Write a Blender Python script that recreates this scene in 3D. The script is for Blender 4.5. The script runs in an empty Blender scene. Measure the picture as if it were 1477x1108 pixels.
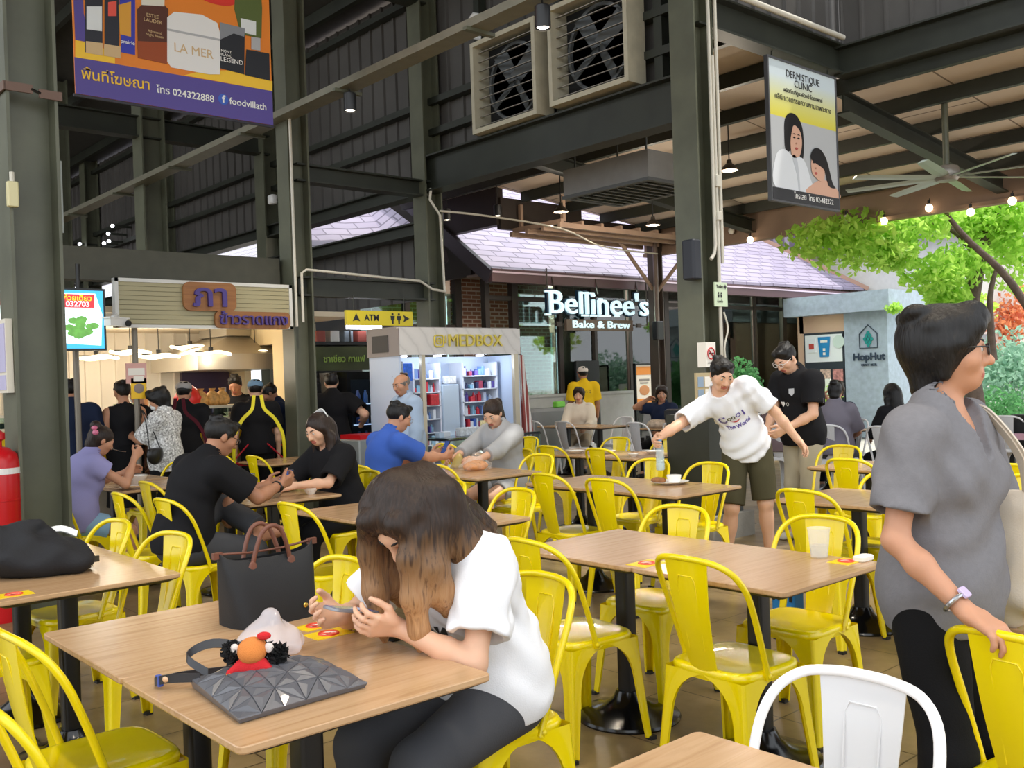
import bpy, bmesh, math, random
import numpy as np
from mathutils import Vector, Matrix, Euler

# ------------------------------------------------------------------ camera, sky, sun, exposure
# World axes follow the building grid: +X runs along the table rows (right and away from the camera),
# +Y along the hall (left and away), Z up.  Units are metres.
SC = bpy.context.scene
COL = SC.collection
FPX, CX, CY, CAMZ = 1400.0, 738.5, 554.0, 1.5
_p, _r, _th = math.radians(.29), math.radians(1.9), math.radians(48.6)
_F = np.array([math.cos(_th), math.sin(_th), 0]); _R = np.array([math.sin(_th), -math.cos(_th), 0]); _Z = np.array([0, 0, 1.])
CAM_FWD = _F * math.cos(_p) - _Z * math.sin(_p)
_up0 = _Z * math.cos(_p) + _F * math.sin(_p)
CAM_RIGHT = math.cos(_r) * _R - math.sin(_r) * _up0
CAM_UP = math.cos(_r) * _up0 + math.sin(_r) * _R
cam = bpy.data.cameras.new('camera')
cam.sensor_width = 36; cam.lens = FPX / 1477 * 36; cam.clip_start = .05; cam.clip_end = 300
camo = bpy.data.objects.new('camera', cam); COL.objects.link(camo)
camo.matrix_world = Matrix(((CAM_RIGHT[0], CAM_UP[0], -CAM_FWD[0], 0), (CAM_RIGHT[1], CAM_UP[1], -CAM_FWD[1], 0),
                            (CAM_RIGHT[2], CAM_UP[2], -CAM_FWD[2], CAMZ), (0, 0, 0, 1)))
SC.camera = camo
W = bpy.data.worlds.new('sky'); SC.world = W; W.use_nodes = True
bg = W.node_tree.nodes['Background']; bg.inputs[0].default_value = (.90, .95, 1.0, 1); bg.inputs[1].default_value = 2.15
sun = bpy.data.lights.new('sun', 'SUN'); sun.energy = 3.4; sun.angle = .02; sun.color = (1, .95, .86)
suno = bpy.data.objects.new('sun', sun); COL.objects.link(suno)
suno.rotation_euler = Vector((-.35, .25, -1)).to_track_quat('-Z', 'Y').to_euler()
SC.view_settings.view_transform = 'Standard'; SC.view_settings.look = 'None'
SC.view_settings.exposure = 0.0; SC.view_settings.gamma = 1.0; SC.view_settings.use_curve_mapping = False
SC.cycles.use_denoising = True
SC.cycles.max_bounces = 8; SC.cycles.diffuse_bounces = 4; SC.cycles.glossy_bounces = 3; SC.cycles.transparent_max_bounces = 12
SC.cycles.sample_clamp_indirect = 8
SC.cycles.caustics_reflective = False; SC.cycles.caustics_refractive = False

def _ray(px, py): return CAM_FWD * FPX + CAM_RIGHT * (px - CX) - CAM_UP * (py - CY)
_C = np.array([0, 0, CAMZ])
def onz(px, py, z=0.): d = _ray(px, py); return Vector(_C + d * (z - CAMZ) / d[2])
def onx(px, py, x): d = _ray(px, py); return Vector(_C + d * x / d[0])
def ony(px, py, y): d = _ray(px, py); return Vector(_C + d * y / d[1])
def atd(px, py, D): return Vector(_C + _ray(px, py) * D / FPX)

# ------------------------------------------------------------------ materials
def lin(h):
    if isinstance(h, str):
        h = [int(h[i:i + 2], 16) / 255 for i in (0, 2, 4)]
    return tuple((c / 12.92 if c <= .04045 else ((c + .055) / 1.055) ** 2.4) for c in h)
MATS = {}
def mat(name, col, rough=.5, metal=0., var=0., vscale=8., bump=0., bscale=60., emit=0., coat=0., trans=0., alpha=1., spec=.5, stretch=None, ecol=None, sub=0.):
    """A procedural surface: base colour with a little noise variation, optional bump."""
    if name in MATS: return MATS[name]
    m = bpy.data.materials.new(name); m.use_nodes = True; MATS[name] = m
    nt = m.node_tree; b = nt.nodes['Principled BSDF']
    c = lin(col); b.inputs['Base Color'].default_value = (*c, 1)
    b.inputs['Roughness'].default_value = rough; b.inputs['Metallic'].default_value = metal
    b.inputs['Specular IOR Level'].default_value = spec
    b.inputs['Coat Weight'].default_value = coat; b.inputs['Transmission Weight'].default_value = trans
    b.inputs['Alpha'].default_value = alpha
    if sub:
        b.inputs['Subsurface Weight'].default_value = sub; b.inputs['Subsurface Radius'].default_value = (.012, .005, .003); b.inputs['Subsurface Scale'].default_value = 1
    if emit:
        b.inputs['Emission Color'].default_value = (*(lin(ecol) if ecol else c), 1); b.inputs['Emission Strength'].default_value = emit
    if var or bump:
        tc = nt.nodes.new('ShaderNodeTexCoord'); src = tc.outputs['Object']
        if stretch:
            mp = nt.nodes.new('ShaderNodeMapping'); mp.inputs['Scale'].default_value = stretch
            nt.links.new(src, mp.inputs[0]); src = mp.outputs[0]
    if var:
        n = nt.nodes.new('ShaderNodeTexNoise'); n.inputs['Scale'].default_value = vscale; n.inputs['Detail'].default_value = 5
        nt.links.new(src, n.inputs['Vector'])
        r = nt.nodes.new('ShaderNodeValToRGB'); r.color_ramp.elements[0].position = .3; r.color_ramp.elements[1].position = .7
        r.color_ramp.elements[0].color = (*[x * (1 - var) for x in c], 1); r.color_ramp.elements[1].color = (*[min(1, x * (1 + var)) for x in c], 1)
        nt.links.new(n.outputs[0], r.inputs[0]); nt.links.new(r.outputs[0], b.inputs['Base Color'])
    if bump:
        n2 = nt.nodes.new('ShaderNodeTexNoise'); n2.inputs['Scale'].default_value = bscale; n2.inputs['Detail'].default_value = 3
        nt.links.new(src, n2.inputs['Vector'])
        bp = nt.nodes.new('ShaderNodeBump'); bp.inputs['Strength'].default_value = bump; bp.inputs['Distance'].default_value = .01
        nt.links.new(n2.outputs[0], bp.inputs['Height']); nt.links.new(bp.outputs[0], b.inputs['Normal'])
    return m

def nodes_of(m):
    nt = m.node_tree
    def N(t, **kw):
        n = nt.nodes.new(t)
        for k, v in kw.items():
            if k in n.inputs: n.inputs[k].default_value = v
            else: setattr(n, k, v)
        return n
    return nt, N, nt.nodes['Principled BSDF']

def ramp(nt, fac, stops, interp='LINEAR'):
    r = nt.nodes.new('ShaderNodeValToRGB'); cr = r.color_ramp; cr.interpolation = interp
    while len(cr.elements) < len(stops): cr.elements.new(.5)
    for e, (p, c) in zip(cr.elements, stops): e.position = p; e.color = (*lin(c), 1)
    nt.links.new(fac, r.inputs[0]); return r.outputs[0]

def wood_mat(name, stops, axis=0, scale=1., rough=.28):
    m = mat(name, stops[0][1], rough); nt, N, b = nodes_of(m)
    tc = N('ShaderNodeTexCoord'); oi = N('ShaderNodeObjectInfo')
    ad = N('ShaderNodeVectorMath', operation='MULTIPLY_ADD')
    nt.links.new(oi.outputs['Random'], ad.inputs[1]); ad.inputs[0].default_value = (7, 13, 3); nt.links.new(tc.outputs['Object'], ad.inputs[2])
    mp = N('ShaderNodeMapping'); s = [30 * scale, 30 * scale, 30 * scale]; s[axis] = 1.6 * scale; mp.inputs['Scale'].default_value = s
    nt.links.new(ad.outputs[0], mp.inputs[0])
    n = N('ShaderNodeTexNoise', Scale=1., Detail=6.); n.inputs['Distortion'].default_value = .6; nt.links.new(mp.outputs[0], n.inputs['Vector'])
    nt.links.new(ramp(nt, n.outputs[0], stops), b.inputs['Base Color'])
    rr = N('ShaderNodeMapRange'); rr.inputs[3].default_value = rough - .05; rr.inputs[4].default_value = rough + .1
    nt.links.new(n.outputs[0], rr.inputs[0]); nt.links.new(rr.outputs[0], b.inputs['Roughness'])
    return m

def brick_mat(name, c1, c2, mortar, sx, sz, axis='X', rough=.8, off=.5, msize=.02, bump=.3):
    m = mat(name, c1, rough); nt, N, b = nodes_of(m)
    tc = N('ShaderNodeTexCoord'); sp = N('ShaderNodeSeparateXYZ'); cb = N('ShaderNodeCombineXYZ'); nt.links.new(tc.outputs['Object'], sp.inputs[0])
    nt.links.new(sp.outputs[axis[0]], cb.inputs[0]); nt.links.new(sp.outputs[axis[1] if len(axis) > 1 else 'Z'], cb.inputs[1])
    br = N('ShaderNodeTexBrick'); br.inputs['Color1'].default_value = (*lin(c1), 1); br.inputs['Color2'].default_value = (*lin(c2), 1); br.inputs['Mortar'].default_value = (*lin(mortar), 1)
    br.offset = off; br.inputs['Scale'].default_value = 1; br.inputs['Brick Width'].default_value = sx; br.inputs['Row Height'].default_value = sz; br.inputs['Mortar Size'].default_value = msize
    nt.links.new(cb.outputs[0], br.inputs[0]); nt.links.new(br.outputs[0], b.inputs['Base Color'])
    if bump:
        bp = N('ShaderNodeBump'); bp.inputs['Strength'].default_value = bump; bp.invert = True
        nt.links.new(br.outputs['Fac'], bp.inputs['Height']); nt.links.new(bp.outputs[0], b.inputs['Normal'])
    return m

def glass_mat(name, tint='d8ece8', gl=.25, rough=.03, base=0.):
    m = bpy.data.materials.new(name); m.use_nodes = True; MATS[name] = m; nt = m.node_tree; nt.nodes.clear()
    o = nt.nodes.new('ShaderNodeOutputMaterial'); mx = nt.nodes.new('ShaderNodeMixShader'); t = nt.nodes.new('ShaderNodeBsdfTransparent'); g = nt.nodes.new('ShaderNodeBsdfGlossy')
    t.inputs[0].default_value = (*lin(tint), 1); g.inputs['Roughness'].default_value = rough; g.inputs[0].default_value = (1, 1, 1, 1)
    lw = nt.nodes.new('ShaderNodeLayerWeight'); lw.inputs[0].default_value = gl
    ma = nt.nodes.new('ShaderNodeMath'); ma.operation = 'MULTIPLY_ADD'; ma.inputs[1].default_value = 1 - base; ma.inputs[2].default_value = base; nt.links.new(lw.outputs['Fresnel'], ma.inputs[0]); nt.links.new(ma.outputs[0], mx.inputs[0]); nt.links.new(t.outputs[0], mx.inputs[1]); nt.links.new(g.outputs[0], mx.inputs[2]); nt.links.new(mx.outputs[0], o.inputs[0])
    return m

# ------------------------------------------------------------------ mesh helpers
class MB:
    """Collects shapes into one mesh."""
    def __init__(s): s.v = []; s.f = []; s.mi = []; s.m = 0
    def add(s, vs, fs):
        o = len(s.v); s.v += [tuple(x) for x in vs]; s.f += [tuple(i + o for i in f) for f in fs]; s.mi += [s.m] * len(fs); return s
    def box(s, c, d, rz=0., M=None):
        hx, hy, hz = d[0] / 2, d[1] / 2, d[2] / 2
        vs = [Vector((x, y, z)) for z in (-hz, hz) for y in (-hy, hy) for x in (-hx, hx)]
        if rz: R = Matrix.Rotation(rz, 3, 'Z'); vs = [R @ v for v in vs]
        if M is not None: vs = [M @ v for v in vs]
        return s.add([v + Vector(c) for v in vs], [(0, 2, 3, 1), (4, 5, 7, 6), (0, 1, 5, 4), (2, 6, 7, 3), (0, 4, 6, 2), (1, 3, 7, 5)])
    def bb(s, a, b): return s.box([(x + y) / 2 for x, y in zip(a, b)], [abs(y - x) for x, y in zip(a, b)])
    def bevbox(s, c, d, r=.01, n=3):
        """box with rounded vertical edges and a small chamfer at top and bottom"""
        hx, hy = d[0] / 2, d[1] / 2; ring = []
        for qx, qy, a0 in ((1, 1, 0), (-1, 1, 90), (-1, -1, 180), (1, -1, 270)):
            for k in range(n + 1):
                a = math.radians(a0 + 90 * k / n); ring.append((qx * (hx - r) + r * math.cos(a), qy * (hy - r) + r * math.sin(a)))
        ch = min(r, d[2] * .3) * .5; L = []
        for z, e in ((-d[2] / 2, ch), (-d[2] / 2 + ch, 0), (d[2] / 2 - ch, 0), (d[2] / 2, ch)):
            L.append([(c[0] + x * (1 - e / hx), c[1] + y * (1 - e / hy), c[2] + z) for x, y in ring])
        return s.loft(L, True, True)
    def loft(s, loops, cap0=False, cap1=False, closed=True):
        n = len(loops[0]); o = len(s.v); vs = [p for l in loops for p in l]; fs = []
        for i in range(len(loops) - 1):
            for j in range(n if closed else n - 1):
                k = (j + 1) % n; fs.append((i * n + j, i * n + k, (i + 1) * n + k, (i + 1) * n + j))
        if cap0: fs.append(tuple(range(n - 1, -1, -1)))
        if cap1: fs.append(tuple((len(loops) - 1) * n + j for j in range(n)))
        return s.add(vs, fs)
    def lathe(s, prof, c=(0, 0, 0), n=24, cap=True):
        L = [[(c[0] + r * math.cos(2 * math.pi * j / n), c[1] + r * math.sin(2 * math.pi * j / n), c[2] + z) for j in range(n)] for r, z in prof]
        return s.loft(L, cap, cap)
    def tube(s, pts, r, n=8, cap=True, closed=False):
        pts = [Vector(p) for p in pts]; L = []; N = len(pts); rr = r if isinstance(r, (list, tuple)) else [r] * N
        prev = None
        for i, p in enumerate(pts):
            a = pts[(i - 1) % N] if (i or closed) else p; b = pts[(i + 1) % N] if (i < N - 1 or closed) else p
            t = (b - a).normalized()
            if prev is None:
                u = t.cross(Vector((0, 0, 1)));
                if u.length < .05: u = t.cross(Vector((1, 0, 0)))
            else: u = prev - t * prev.dot(t)
            u.normalize(); prev = u; w = t.cross(u)
            L.append([p + (u * math.cos(2 * math.pi * j / n) + w * math.sin(2 * math.pi * j / n)) * rr[i] for j in range(n)])
        if closed: L.append(L[0]); cap = False
        return s.loft(L, cap, cap)
    def strip(s, pts, w, th, up=None):
        """ribbon with real thickness along pts; w is a width vector or list of them"""
        pts = [Vector(p) for p in pts]; L = []; N = len(pts)
        for i, p in enumerate(pts):
            t = (pts[min(i + 1, N - 1)] - pts[max(i - 1, 0)]).normalized(); wv = Vector(w[i] if isinstance(w[0], (list, tuple, Vector)) else w)
            nn = t.cross(wv).normalized() * th / 2
            L.append([p - wv / 2 - nn, p + wv / 2 - nn, p + wv / 2 + nn, p - wv / 2 + nn])
        return s.loft(L, True, True)
    def prism(s, poly, M, d):
        """2-D polygon extruded by d along local z, placed by 4x4 M"""
        n = len(poly); vs = [M @ Vector((x, y, 0)) for x, y in poly] + [M @ Vector((x, y, d)) for x, y in poly]
        return s.add(vs, [tuple(range(n - 1, -1, -1)), tuple(range(n, 2 * n))] + [(i, (i + 1) % n, n + (i + 1) % n, n + i) for i in range(n)])
    def ell(s, c, r, nu=16, nv=10, M=None):
        L = []
        for i in range(nv + 1):
            t = math.pi * (i / nv * .998 + .001); L.append([])
            for j in range(nu):
                a = 2 * math.pi * j / nu; q = Vector((r[0] * math.sin(t) * math.cos(a), r[1] * math.sin(t) * math.sin(a), -r[2] * math.cos(t)))
                if M is not None: q = M @ q
                L[-1].append(Vector(c) + q)
        return s.loft(L, True, True)
    def mesh(s, name, mats, smooth=None):
        me = bpy.data.meshes.new(name); me.from_pydata([tuple(v) for v in s.v], [], s.f)
        for m in (mats if isinstance(mats, (list, tuple)) else [mats]): me.materials.append(m)
        if any(s.mi): me.polygons.foreach_set('material_index', s.mi)
        me.update()
        if smooth:
            me.shade_smooth(); me.set_sharp_from_angle(angle=math.radians(smooth))
        return me

def link(name, me, parent=None, loc=None, rot=None):
    o = bpy.data.objects.new(name, me); COL.objects.link(o)
    if parent is not None: o.parent = parent
    if loc is not None: o.location = loc
    if rot is not None: o.rotation_euler = rot
    return o
def tag(o, label, cat, group=None):
    o['label'] = label; o['category'] = cat
    if group: o['group'] = group
    return o
def thing(name, label, cat, loc=(0, 0, 0), rz=0., group=None):
    o = bpy.data.objects.new(name, None); COL.objects.link(o); o.location = loc; o.rotation_euler = (0, 0, rz); o.empty_display_size = .05
    return tag(o, label, cat, group)
def part(name, mb, m, parent=None, smooth=None, loc=None, rot=None): return link(name, mb.mesh(name, m, smooth), parent, loc, rot)
def struct(name, mb, m, smooth=None): o = part(name, mb, m, None, smooth); o['kind'] = 'structure'; return o
def dup(root, loc, rz, label=None, group=None, scale=None):
    r = root.copy(); COL.objects.link(r); r.location = loc; r.rotation_euler = (0, 0, rz)
    if label: r['label'] = label
    if group: r['group'] = group
    for ch in list(root.children):
        c = ch.copy(); COL.objects.link(c); c.parent = r
        for g in ch.children:
            d = g.copy(); COL.objects.link(d); d.parent = c
    return r
FY = (math.pi / 2, 0, 0)                 # text on a plane facing -Y
FX = (math.pi / 2, 0, -math.pi / 2)      # text on a plane facing -X
_tc = {}
def text_mesh(body, size, ext=.004, off=0., align='CENTER', space=1., shear=0.):
    cu = bpy.data.curves.new('lettering', 'FONT'); cu.body = body; cu.size = size; cu.extrude = ext; cu.offset = off
    cu.align_x = align; cu.align_y = 'CENTER'; cu.space_character = space; cu.shear = shear; cu.resolution_u = 3
    o = bpy.data.objects.new('lettering', cu); COL.objects.link(o); bpy.context.view_layer.update()
    me = bpy.data.meshes.new_from_object(o.evaluated_get(bpy.context.evaluated_depsgraph_get()))
    bpy.data.objects.remove(o); bpy.data.curves.remove(cu)
    return me
def text(name, body, size, m, parent, loc, rot, ext=.004, off=0., width=None, height=None, **kw):
    me = text_mesh(body, size, ext, off, **kw); me.materials.clear(); me.materials.append(m)
    o = link(name, me, parent, loc, rot)
    if len(me.vertices):
        xs = [v.co.x for v in me.vertices]; ys = [v.co.y for v in me.vertices]
        sx = width / (max(xs) - min(xs)) if width else 1; sy = height / (max(ys) - min(ys)) if height else (sx if width else 1)
        for v in me.vertices: v.co.x *= sx; v.co.y = v.co.y * sy
    return o
def catmull(pts, n=6, closed=False):
    P = [Vector(p) for p in pts]; out = []; N = len(P)
    for i in range(N if closed else N - 1):
        p0, p1, p2, p3 = (P[(i - 1) % N] if (closed or i) else P[0]), P[i % N], P[(i + 1) % N], (P[(i + 2) % N] if (closed or i + 2 < N) else P[-1])
        for k in range(n):
            t = k / n; out.append(.5 * ((2 * p1) + (p2 - p0) * t + (2 * p0 - 5 * p1 + 4 * p2 - p3) * t * t + (3 * p1 - p0 - 3 * p2 + p3) * t ** 3))
    if not closed: out.append(P[-1])
    return out
def rrect(w, h, r, n=4):
    o = []
    for qx, qy, a0 in ((1, 1, 0), (-1, 1, 90), (-1, -1, 180), (1, -1, 270)):
        for k in range(n + 1):
            a = math.radians(a0 + 90 * k / n); o.append((qx * (w / 2 - r) + r * math.cos(a), qy * (h / 2 - r) + r * math.sin(a)))
    return o
def circ(r, n=20, ry=None, c=(0, 0)): return [(c[0] + r * math.cos(2 * math.pi * k / n), c[1] + (ry or r) * math.sin(2 * math.pi * k / n)) for k in range(n)]
def MY(x, y, z): return Matrix.Translation((x, y, z)) @ Euler(FY).to_matrix().to_4x4()   # local x->+X, y->+Z, z-> -Y
def MX(x, y, z): return Matrix.Translation((x, y, z)) @ Euler(FX).to_matrix().to_4x4()   # local x->-Y, y->+Z, z-> -X
# ------------------------------------------------------------------ palette
STEEL = mat('green_grey_steel_paint', '5b5d4c', .45, var=.18, vscale=3, bump=.05)
STEELD = mat('dark_steel_paint', '2b2e26', .5, var=.2, vscale=3)
CLAD = mat('corrugated_cladding', '4e4b48', .55, var=.15, vscale=1.5, bump=.05)
ROOFM = mat('roof_sheet', '3a3a38', .6, var=.15)
BOARD = mat('ceiling_board', 'd9c3ae', .8, var=.08, vscale=2)
FASC = mat('brown_fascia', '8a7260', .7, var=.12, vscale=2)
COND = mat('conduit_plastic', 'd2cdbf', .4)
CONC = mat('concrete', '8d8a82', .85, var=.15, vscale=6, bump=.2)
BLACK = mat('black_plastic', '121214', .4)
BLACKM = mat('black_metal', '0e0e10', .35, metal=.0)
WHITE = mat('white_paint', 'e8e8e6', .45)
GALV = mat('galvanised_metal', 'a9aaa6', .35, metal=.7, var=.08)
PAPER = mat('paper', 'eeeae0', .7)
RED = mat('red_paint', 'c2121b', .3)
INK = mat('dark_ink', '26262a', .6)
LAMP = mat('lamp_glow', 'fff0d8', .4, emit=14)
LAMPW = mat('white_led', 'f4f6ff', .4, emit=6)
BULB = mat('warm_bulb', 'ffe6c0', .3, emit=5)
GLASS = glass_mat('window_glass', gl=.3, base=.05); CAFEGL = glass_mat('reflective_glass', gl=.3, base=.06)
CLEAR = glass_mat('clear_plastic', 'f4f6f6', .15, .05)

def floor_mat():
    m = mat('polished_concrete_tile', '877660', .32); nt, N, b = nodes_of(m)
    tc = N('ShaderNodeTexCoord'); br = N('ShaderNodeTexBrick'); br.offset = 0
    br.inputs['Scale'].default_value = 1; br.inputs['Brick Width'].default_value = .6; br.inputs['Row Height'].default_value = .6; br.inputs['Mortar Size'].default_value = .004
    for k, c in (('Color1', 'ffffff'), ('Color2', 'f2f2f0'), ('Mortar', '8c8880')): br.inputs[k].default_value = (*lin(c), 1)
    nt.links.new(tc.outputs['Object'], br.inputs[0])
    n = N('ShaderNodeTexNoise', Scale=2.2, Detail=8.); n.inputs['Roughness'].default_value = .65; nt.links.new(tc.outputs['Object'], n.inputs['Vector'])
    c = ramp(nt, n.outputs[0], [(.25, '5f4f3b'), (.5, '86724f'), (.75, 'a48c68')])
    mx = N('ShaderNodeMix', data_type='RGBA', blend_type='MULTIPLY'); mx.inputs[0].default_value = 1
    nt.links.new(c, mx.inputs[6]); nt.links.new(br.outputs[0], mx.inputs[7]); nt.links.new(mx.outputs[2], b.inputs['Base Color'])
    n2 = N('ShaderNodeTexNoise', Scale=6., Detail=4.); nt.links.new(tc.outputs['Object'], n2.inputs['Vector'])
    r = N('ShaderNodeMapRange'); r.inputs[3].default_value = .18; r.inputs[4].default_value = .5; nt.links.new(n2.outputs[0], r.inputs[0]); nt.links.new(r.outputs[0], b.inputs['Roughness'])
    return m
mb = MB(); mb.bb((-9, -7, -.1), (14.3, 26, 0)); struct('floor', mb, floor_mat())
mb = MB(); mb.bb((-60, -60, -.3), (120, 120, -.02))
struct('ground', mb, mat('outdoor_paving', 'b9b4ac', .7, var=.12, vscale=.8, bump=.1))

# ------------------------------------------------------------------ hall: columns, beams, cladding, roofs
def hcol(mb, u, v, s, z0, z1, t=.022):
    mb.bb((u - s / 2, v - s / 2, z0), (u - s / 2 + t, v + s / 2, z1)); mb.bb((u + s / 2 - t, v - s / 2, z0), (u + s / 2, v + s / 2, z1))
    mb.bb((u - s / 2 + t, v - t / 2, z0), (u + s / 2 - t, v + t / 2, z1))
def ibeam(mb, a, b, h, w, t=.02):
    """I-beam between two points (top centre line), along X or Y"""
    a, b = Vector(a), Vector(b); d = (b - a).normalized(); s = Vector((-d.y, d.x, 0)).normalized(); up = Vector((0, 0, 1))
    for off, ww, hh in ((-t / 2, w, t), (-h / 2, t, h - 2 * t), (-h + t / 2, w, t)):
        L = [[p + up * off + s * ww / 2 * i + up * hh / 2 * j for i, j in ((1, 1), (-1, 1), (-1, -1), (1, -1))] for p in (a, b)]
        mb.loft(L, True, True)
# every column is an object of its own
COLS = [(1.98, 7.26, .33, 7.8), (7.24, 5.56, .28, 6.58), (7.24, 9.68, .26, 6.58), (7.24, 13.8, .3, 6.58), (7.24, 17.92, .3, 6.58), (7.24, 22.0, .3, 6.58), (5.39, 9.68, .26, 6.98), (5.39, 13.8, .34, 6.98), (5.39, 17.92, .3, 6.98)]
for i, (u, v, s, z1) in enumerate(COLS):
    mb = MB(); hcol(mb, u, v, s, 0, z1); struct('trim_%d_column' % (i + 1), mb, STEEL)
mb = MB(); mb.bb((7.0, 5.32, .2), (7.48, 5.8, 1.12)); struct('trim_20_column_casing', mb, STEELD)
mb = MB(); mb.bb((6.93, 5.25, 0), (7.55, 5.87, .22)); struct('trim_21_column_plinth', mb, CONC)
mb = MB(); hcol(mb, 14.0, 11.75, .2, 0, 4.25); mb.bb((13.84, 11.6, 0), (14.16, 11.9, .12)); struct('trim_22_canopy_post', mb, mat('brown_steel', '4a3f38', .5, var=.1))
BEAMS = [((7.24, 5.56, 4.27), (7.24, 9.68, 4.27), .44, .22), ((5.39, 9.68, 3.98), (7.24, 9.68, 3.98), .2, .18), ((5.39, 9.66, 2.72), (7.24, 9.66, 2.72), .22, .18),
         ((7.24, 5.56, 5.02), (9.84, 5.56, 5.02), .32, .2), ((9.84, 5.56, 5.0), (9.84, -5, 5.0), .32, .22), ((7.24, 9.68, 3.5), (7.24, 23, 3.5), .16, .18), ((7.24, 9.68, 4.0), (7.24, 23, 4.0), .18, .2),
         ((2.0, 13.8, 5.4), (7.24, 13.8, 5.4), .3, .2), ((2.0, 9.68, 6.5), (7.24, 9.68, 6.5), .35, .22), ((1.98, 5.56, 6.5), (7.24, 5.56, 6.5), .35, .22), ((1.98, 7.26, 4.75), (5.3, 7.26, 4.9), .01, .01)][:10]
for i, (a, b, h, w) in enumerate(BEAMS):
    mb = MB(); ibeam(mb, a, b, h, w); struct('trim_%d_beam' % (30 + i), mb, STEELD)
def clad(axis, fixed, a, b, z0, z1, side, pitch=.28):
    """corrugated sheet: a stepped profile extruded vertically"""
    pts = []; x = a
    while x < b - 1e-6:
        e = min(x + pitch, b); pts += [(x, 0), (x + (e - x) * .82, 0), (x + (e - x) * .86, .03 * side), (x + (e - x) * .96, .03 * side)]; x = e
    pts.append((b, 0)); back = .02 * -side
    L = []
    for z in (z0, z1):
        f = [((fixed + o, q, z) if axis == 'Y' else (q, fixed + o, z)) for q, o in pts]
        bk = [((fixed + back, q, z) if axis == 'Y' else (q, fixed + back, z)) for q, o in reversed(pts)]
        L.append(f + bk)
    return L
mb = MB()
mb.loft(clad('Y', 7.42, 5.5, 24, 4.0, 6.52, -1), True, True); mb.loft(clad('Y', 7.42, 9.7, 24, 2.55, 3.46, -1), True, True)
struct('wall_hall', mb, CLAD)
mb = MB(); mb.loft(clad('X', 5.66, 7.3, 10.02, 5.0, 7.6, -1), True, True); struct('wall_return', mb, CLAD)
mb = MB(); mb.loft(clad('Y', 9.96, -5, 5.6, 4.98, 7.6, -1), True, True); struct('wall_right', mb, CLAD)
mb = MB(); mb.loft(clad('X', 24, -9, 7.5, 0, 9.5, -1), True, True); struct('wall_far', mb, CLAD)
mb = MB()
for z in (4.6, 4.98, 5.66, 6.34):
    mb.bb((7.28, 5.6, z - .05), (7.40, 24, z + .03))
struct('trim_50_girts', mb, STEELD)
mb = MB()
for v in (7.36, 6.0, 8.7): mb.bb((7.3, v - .05, 4.27), (7.41, v + .05, 6.5))
struct('trim_51_wall_studs', mb, STEELD)
# nave roof with purlins
mb = MB(); mb.loft([[(7.5, -1.0, 6.55), (7.5, 24, 6.55), (7.5, 24, 6.6), (7.5, -1.0, 6.6)], [(-3, -1.0, 9.0), (-3, 24, 9.0), (-3, 24, 9.05), (-3, -1.0, 9.05)]], True, True)
struct('ceiling_nave', mb, ROOFM)
mb = MB()
for k in range(9):
    u = 7.0 - k * 1.15; z = 6.55 + (7.5 - u) * .2333; mb.bb((u - .04, -1, z - .18), (u + .04, 24, z - .01))
struct('trim_52_purlins', mb, STEELD)
# lower canopy roof: beige boards on dark joists
zr = lambda u: 5.0 - (u - 7.4) * .1075
def canopy(u0, u1, v0, v1, name):
    mb = MB(); mb.loft([[(u0, v0, zr(u0)), (u0, v1, zr(u0)), (u0, v1, zr(u0) + .06), (u0, v0, zr(u0) + .06)], [(u1, v0, zr(u1)), (u1, v1, zr(u1)), (u1, v1, zr(u1) + .06), (u1, v0, zr(u1) + .06)]], True, True)
    struct(name, mb, brick_mat('canopy_boards', 'eadacb', 'e2cfbd', '8a7868', 1.22, 2.4, 'XY', .8, .5, .012, .1))
canopy(7.5, 10.5, 5.66, 14.2, 'ceiling_canopy_rear'); canopy(10.5, 14.2, -6, 12.1, 'ceiling_canopy_front'); canopy(10.02, 10.5, -6, 5.66, 'ceiling_canopy_side')
mb = MB(); u = 8.1
while u < 14.1:
    v1 = 14.1 if u < 10.4 else 12.0; v0 = 5.7 if u < 9.9 else -6; mb.bb((u - .04, v0, zr(u) - .17), (u + .04, v1, zr(u) - .005)); u += .95
struct('trim_53_canopy_joists', mb, STEELD)
for i, v in enumerate((1.44, 5.56, 9.68)):
    mb = MB(); a = (9.9 if v < 6 else 7.4); ibeam(mb, (a, v, zr(a) - .2), (14.1, v, zr(14.1) - .2), .22, .16); struct('trim_%d_canopy_beam' % (54 + i), mb, STEELD)
mb = MB(); mb.bb((10.45, 12.1, 4.05), (10.6, 14.2, 4.72)); mb.bb((10.5, 12.05, 3.98), (14.2, 12.15, 4.3)); mb.bb((10.5, 12.05, 4.3), (12.4, 12.15, 4.5)); struct('trim_58_canopy_edge', mb, mat('dark_brown_timber', '2f2622', .6, var=.1))
mb = MB(); mb.bb((14.12, -6, 3.74), (14.2, 12.1, 4.3)); mb.bb((14.08, -6, 3.72), (14.24, 12.1, 3.78)); struct('trim_59_fascia', mb, FASC)
# timber lattice under the canopy's far end
lt = thing('timber_lattice', 'brown timber lattice fixed under the far end of the canopy', 'lattice', (0, 0, 0))
TIM = mat('lattice_timber', 'a08674', .7, var=.15, vscale=3)
mb = MB()
for k in range(8): u = 10.75 + k * .46; mb.bb((u, 10.9, 3.93), (u + .06, 12.05, 4.0))
part('cross_bar', mb, TIM, lt)
for k in range(4): mb = MB(); v = 10.9 + k * .38; mb.bb((10.7, v - .03, 3.86), (14.0, v + .03, 3.94)); part('long_bar', mb, TIM, lt)
for u in (10.9, 13.9):
    for v in (11.0, 12.0): mb = MB(); mb.bb((u - .03, v - .03, 3.98), (u + .03, v + .03, 4.4)); part('hanger', mb, TIM, lt)
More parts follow.
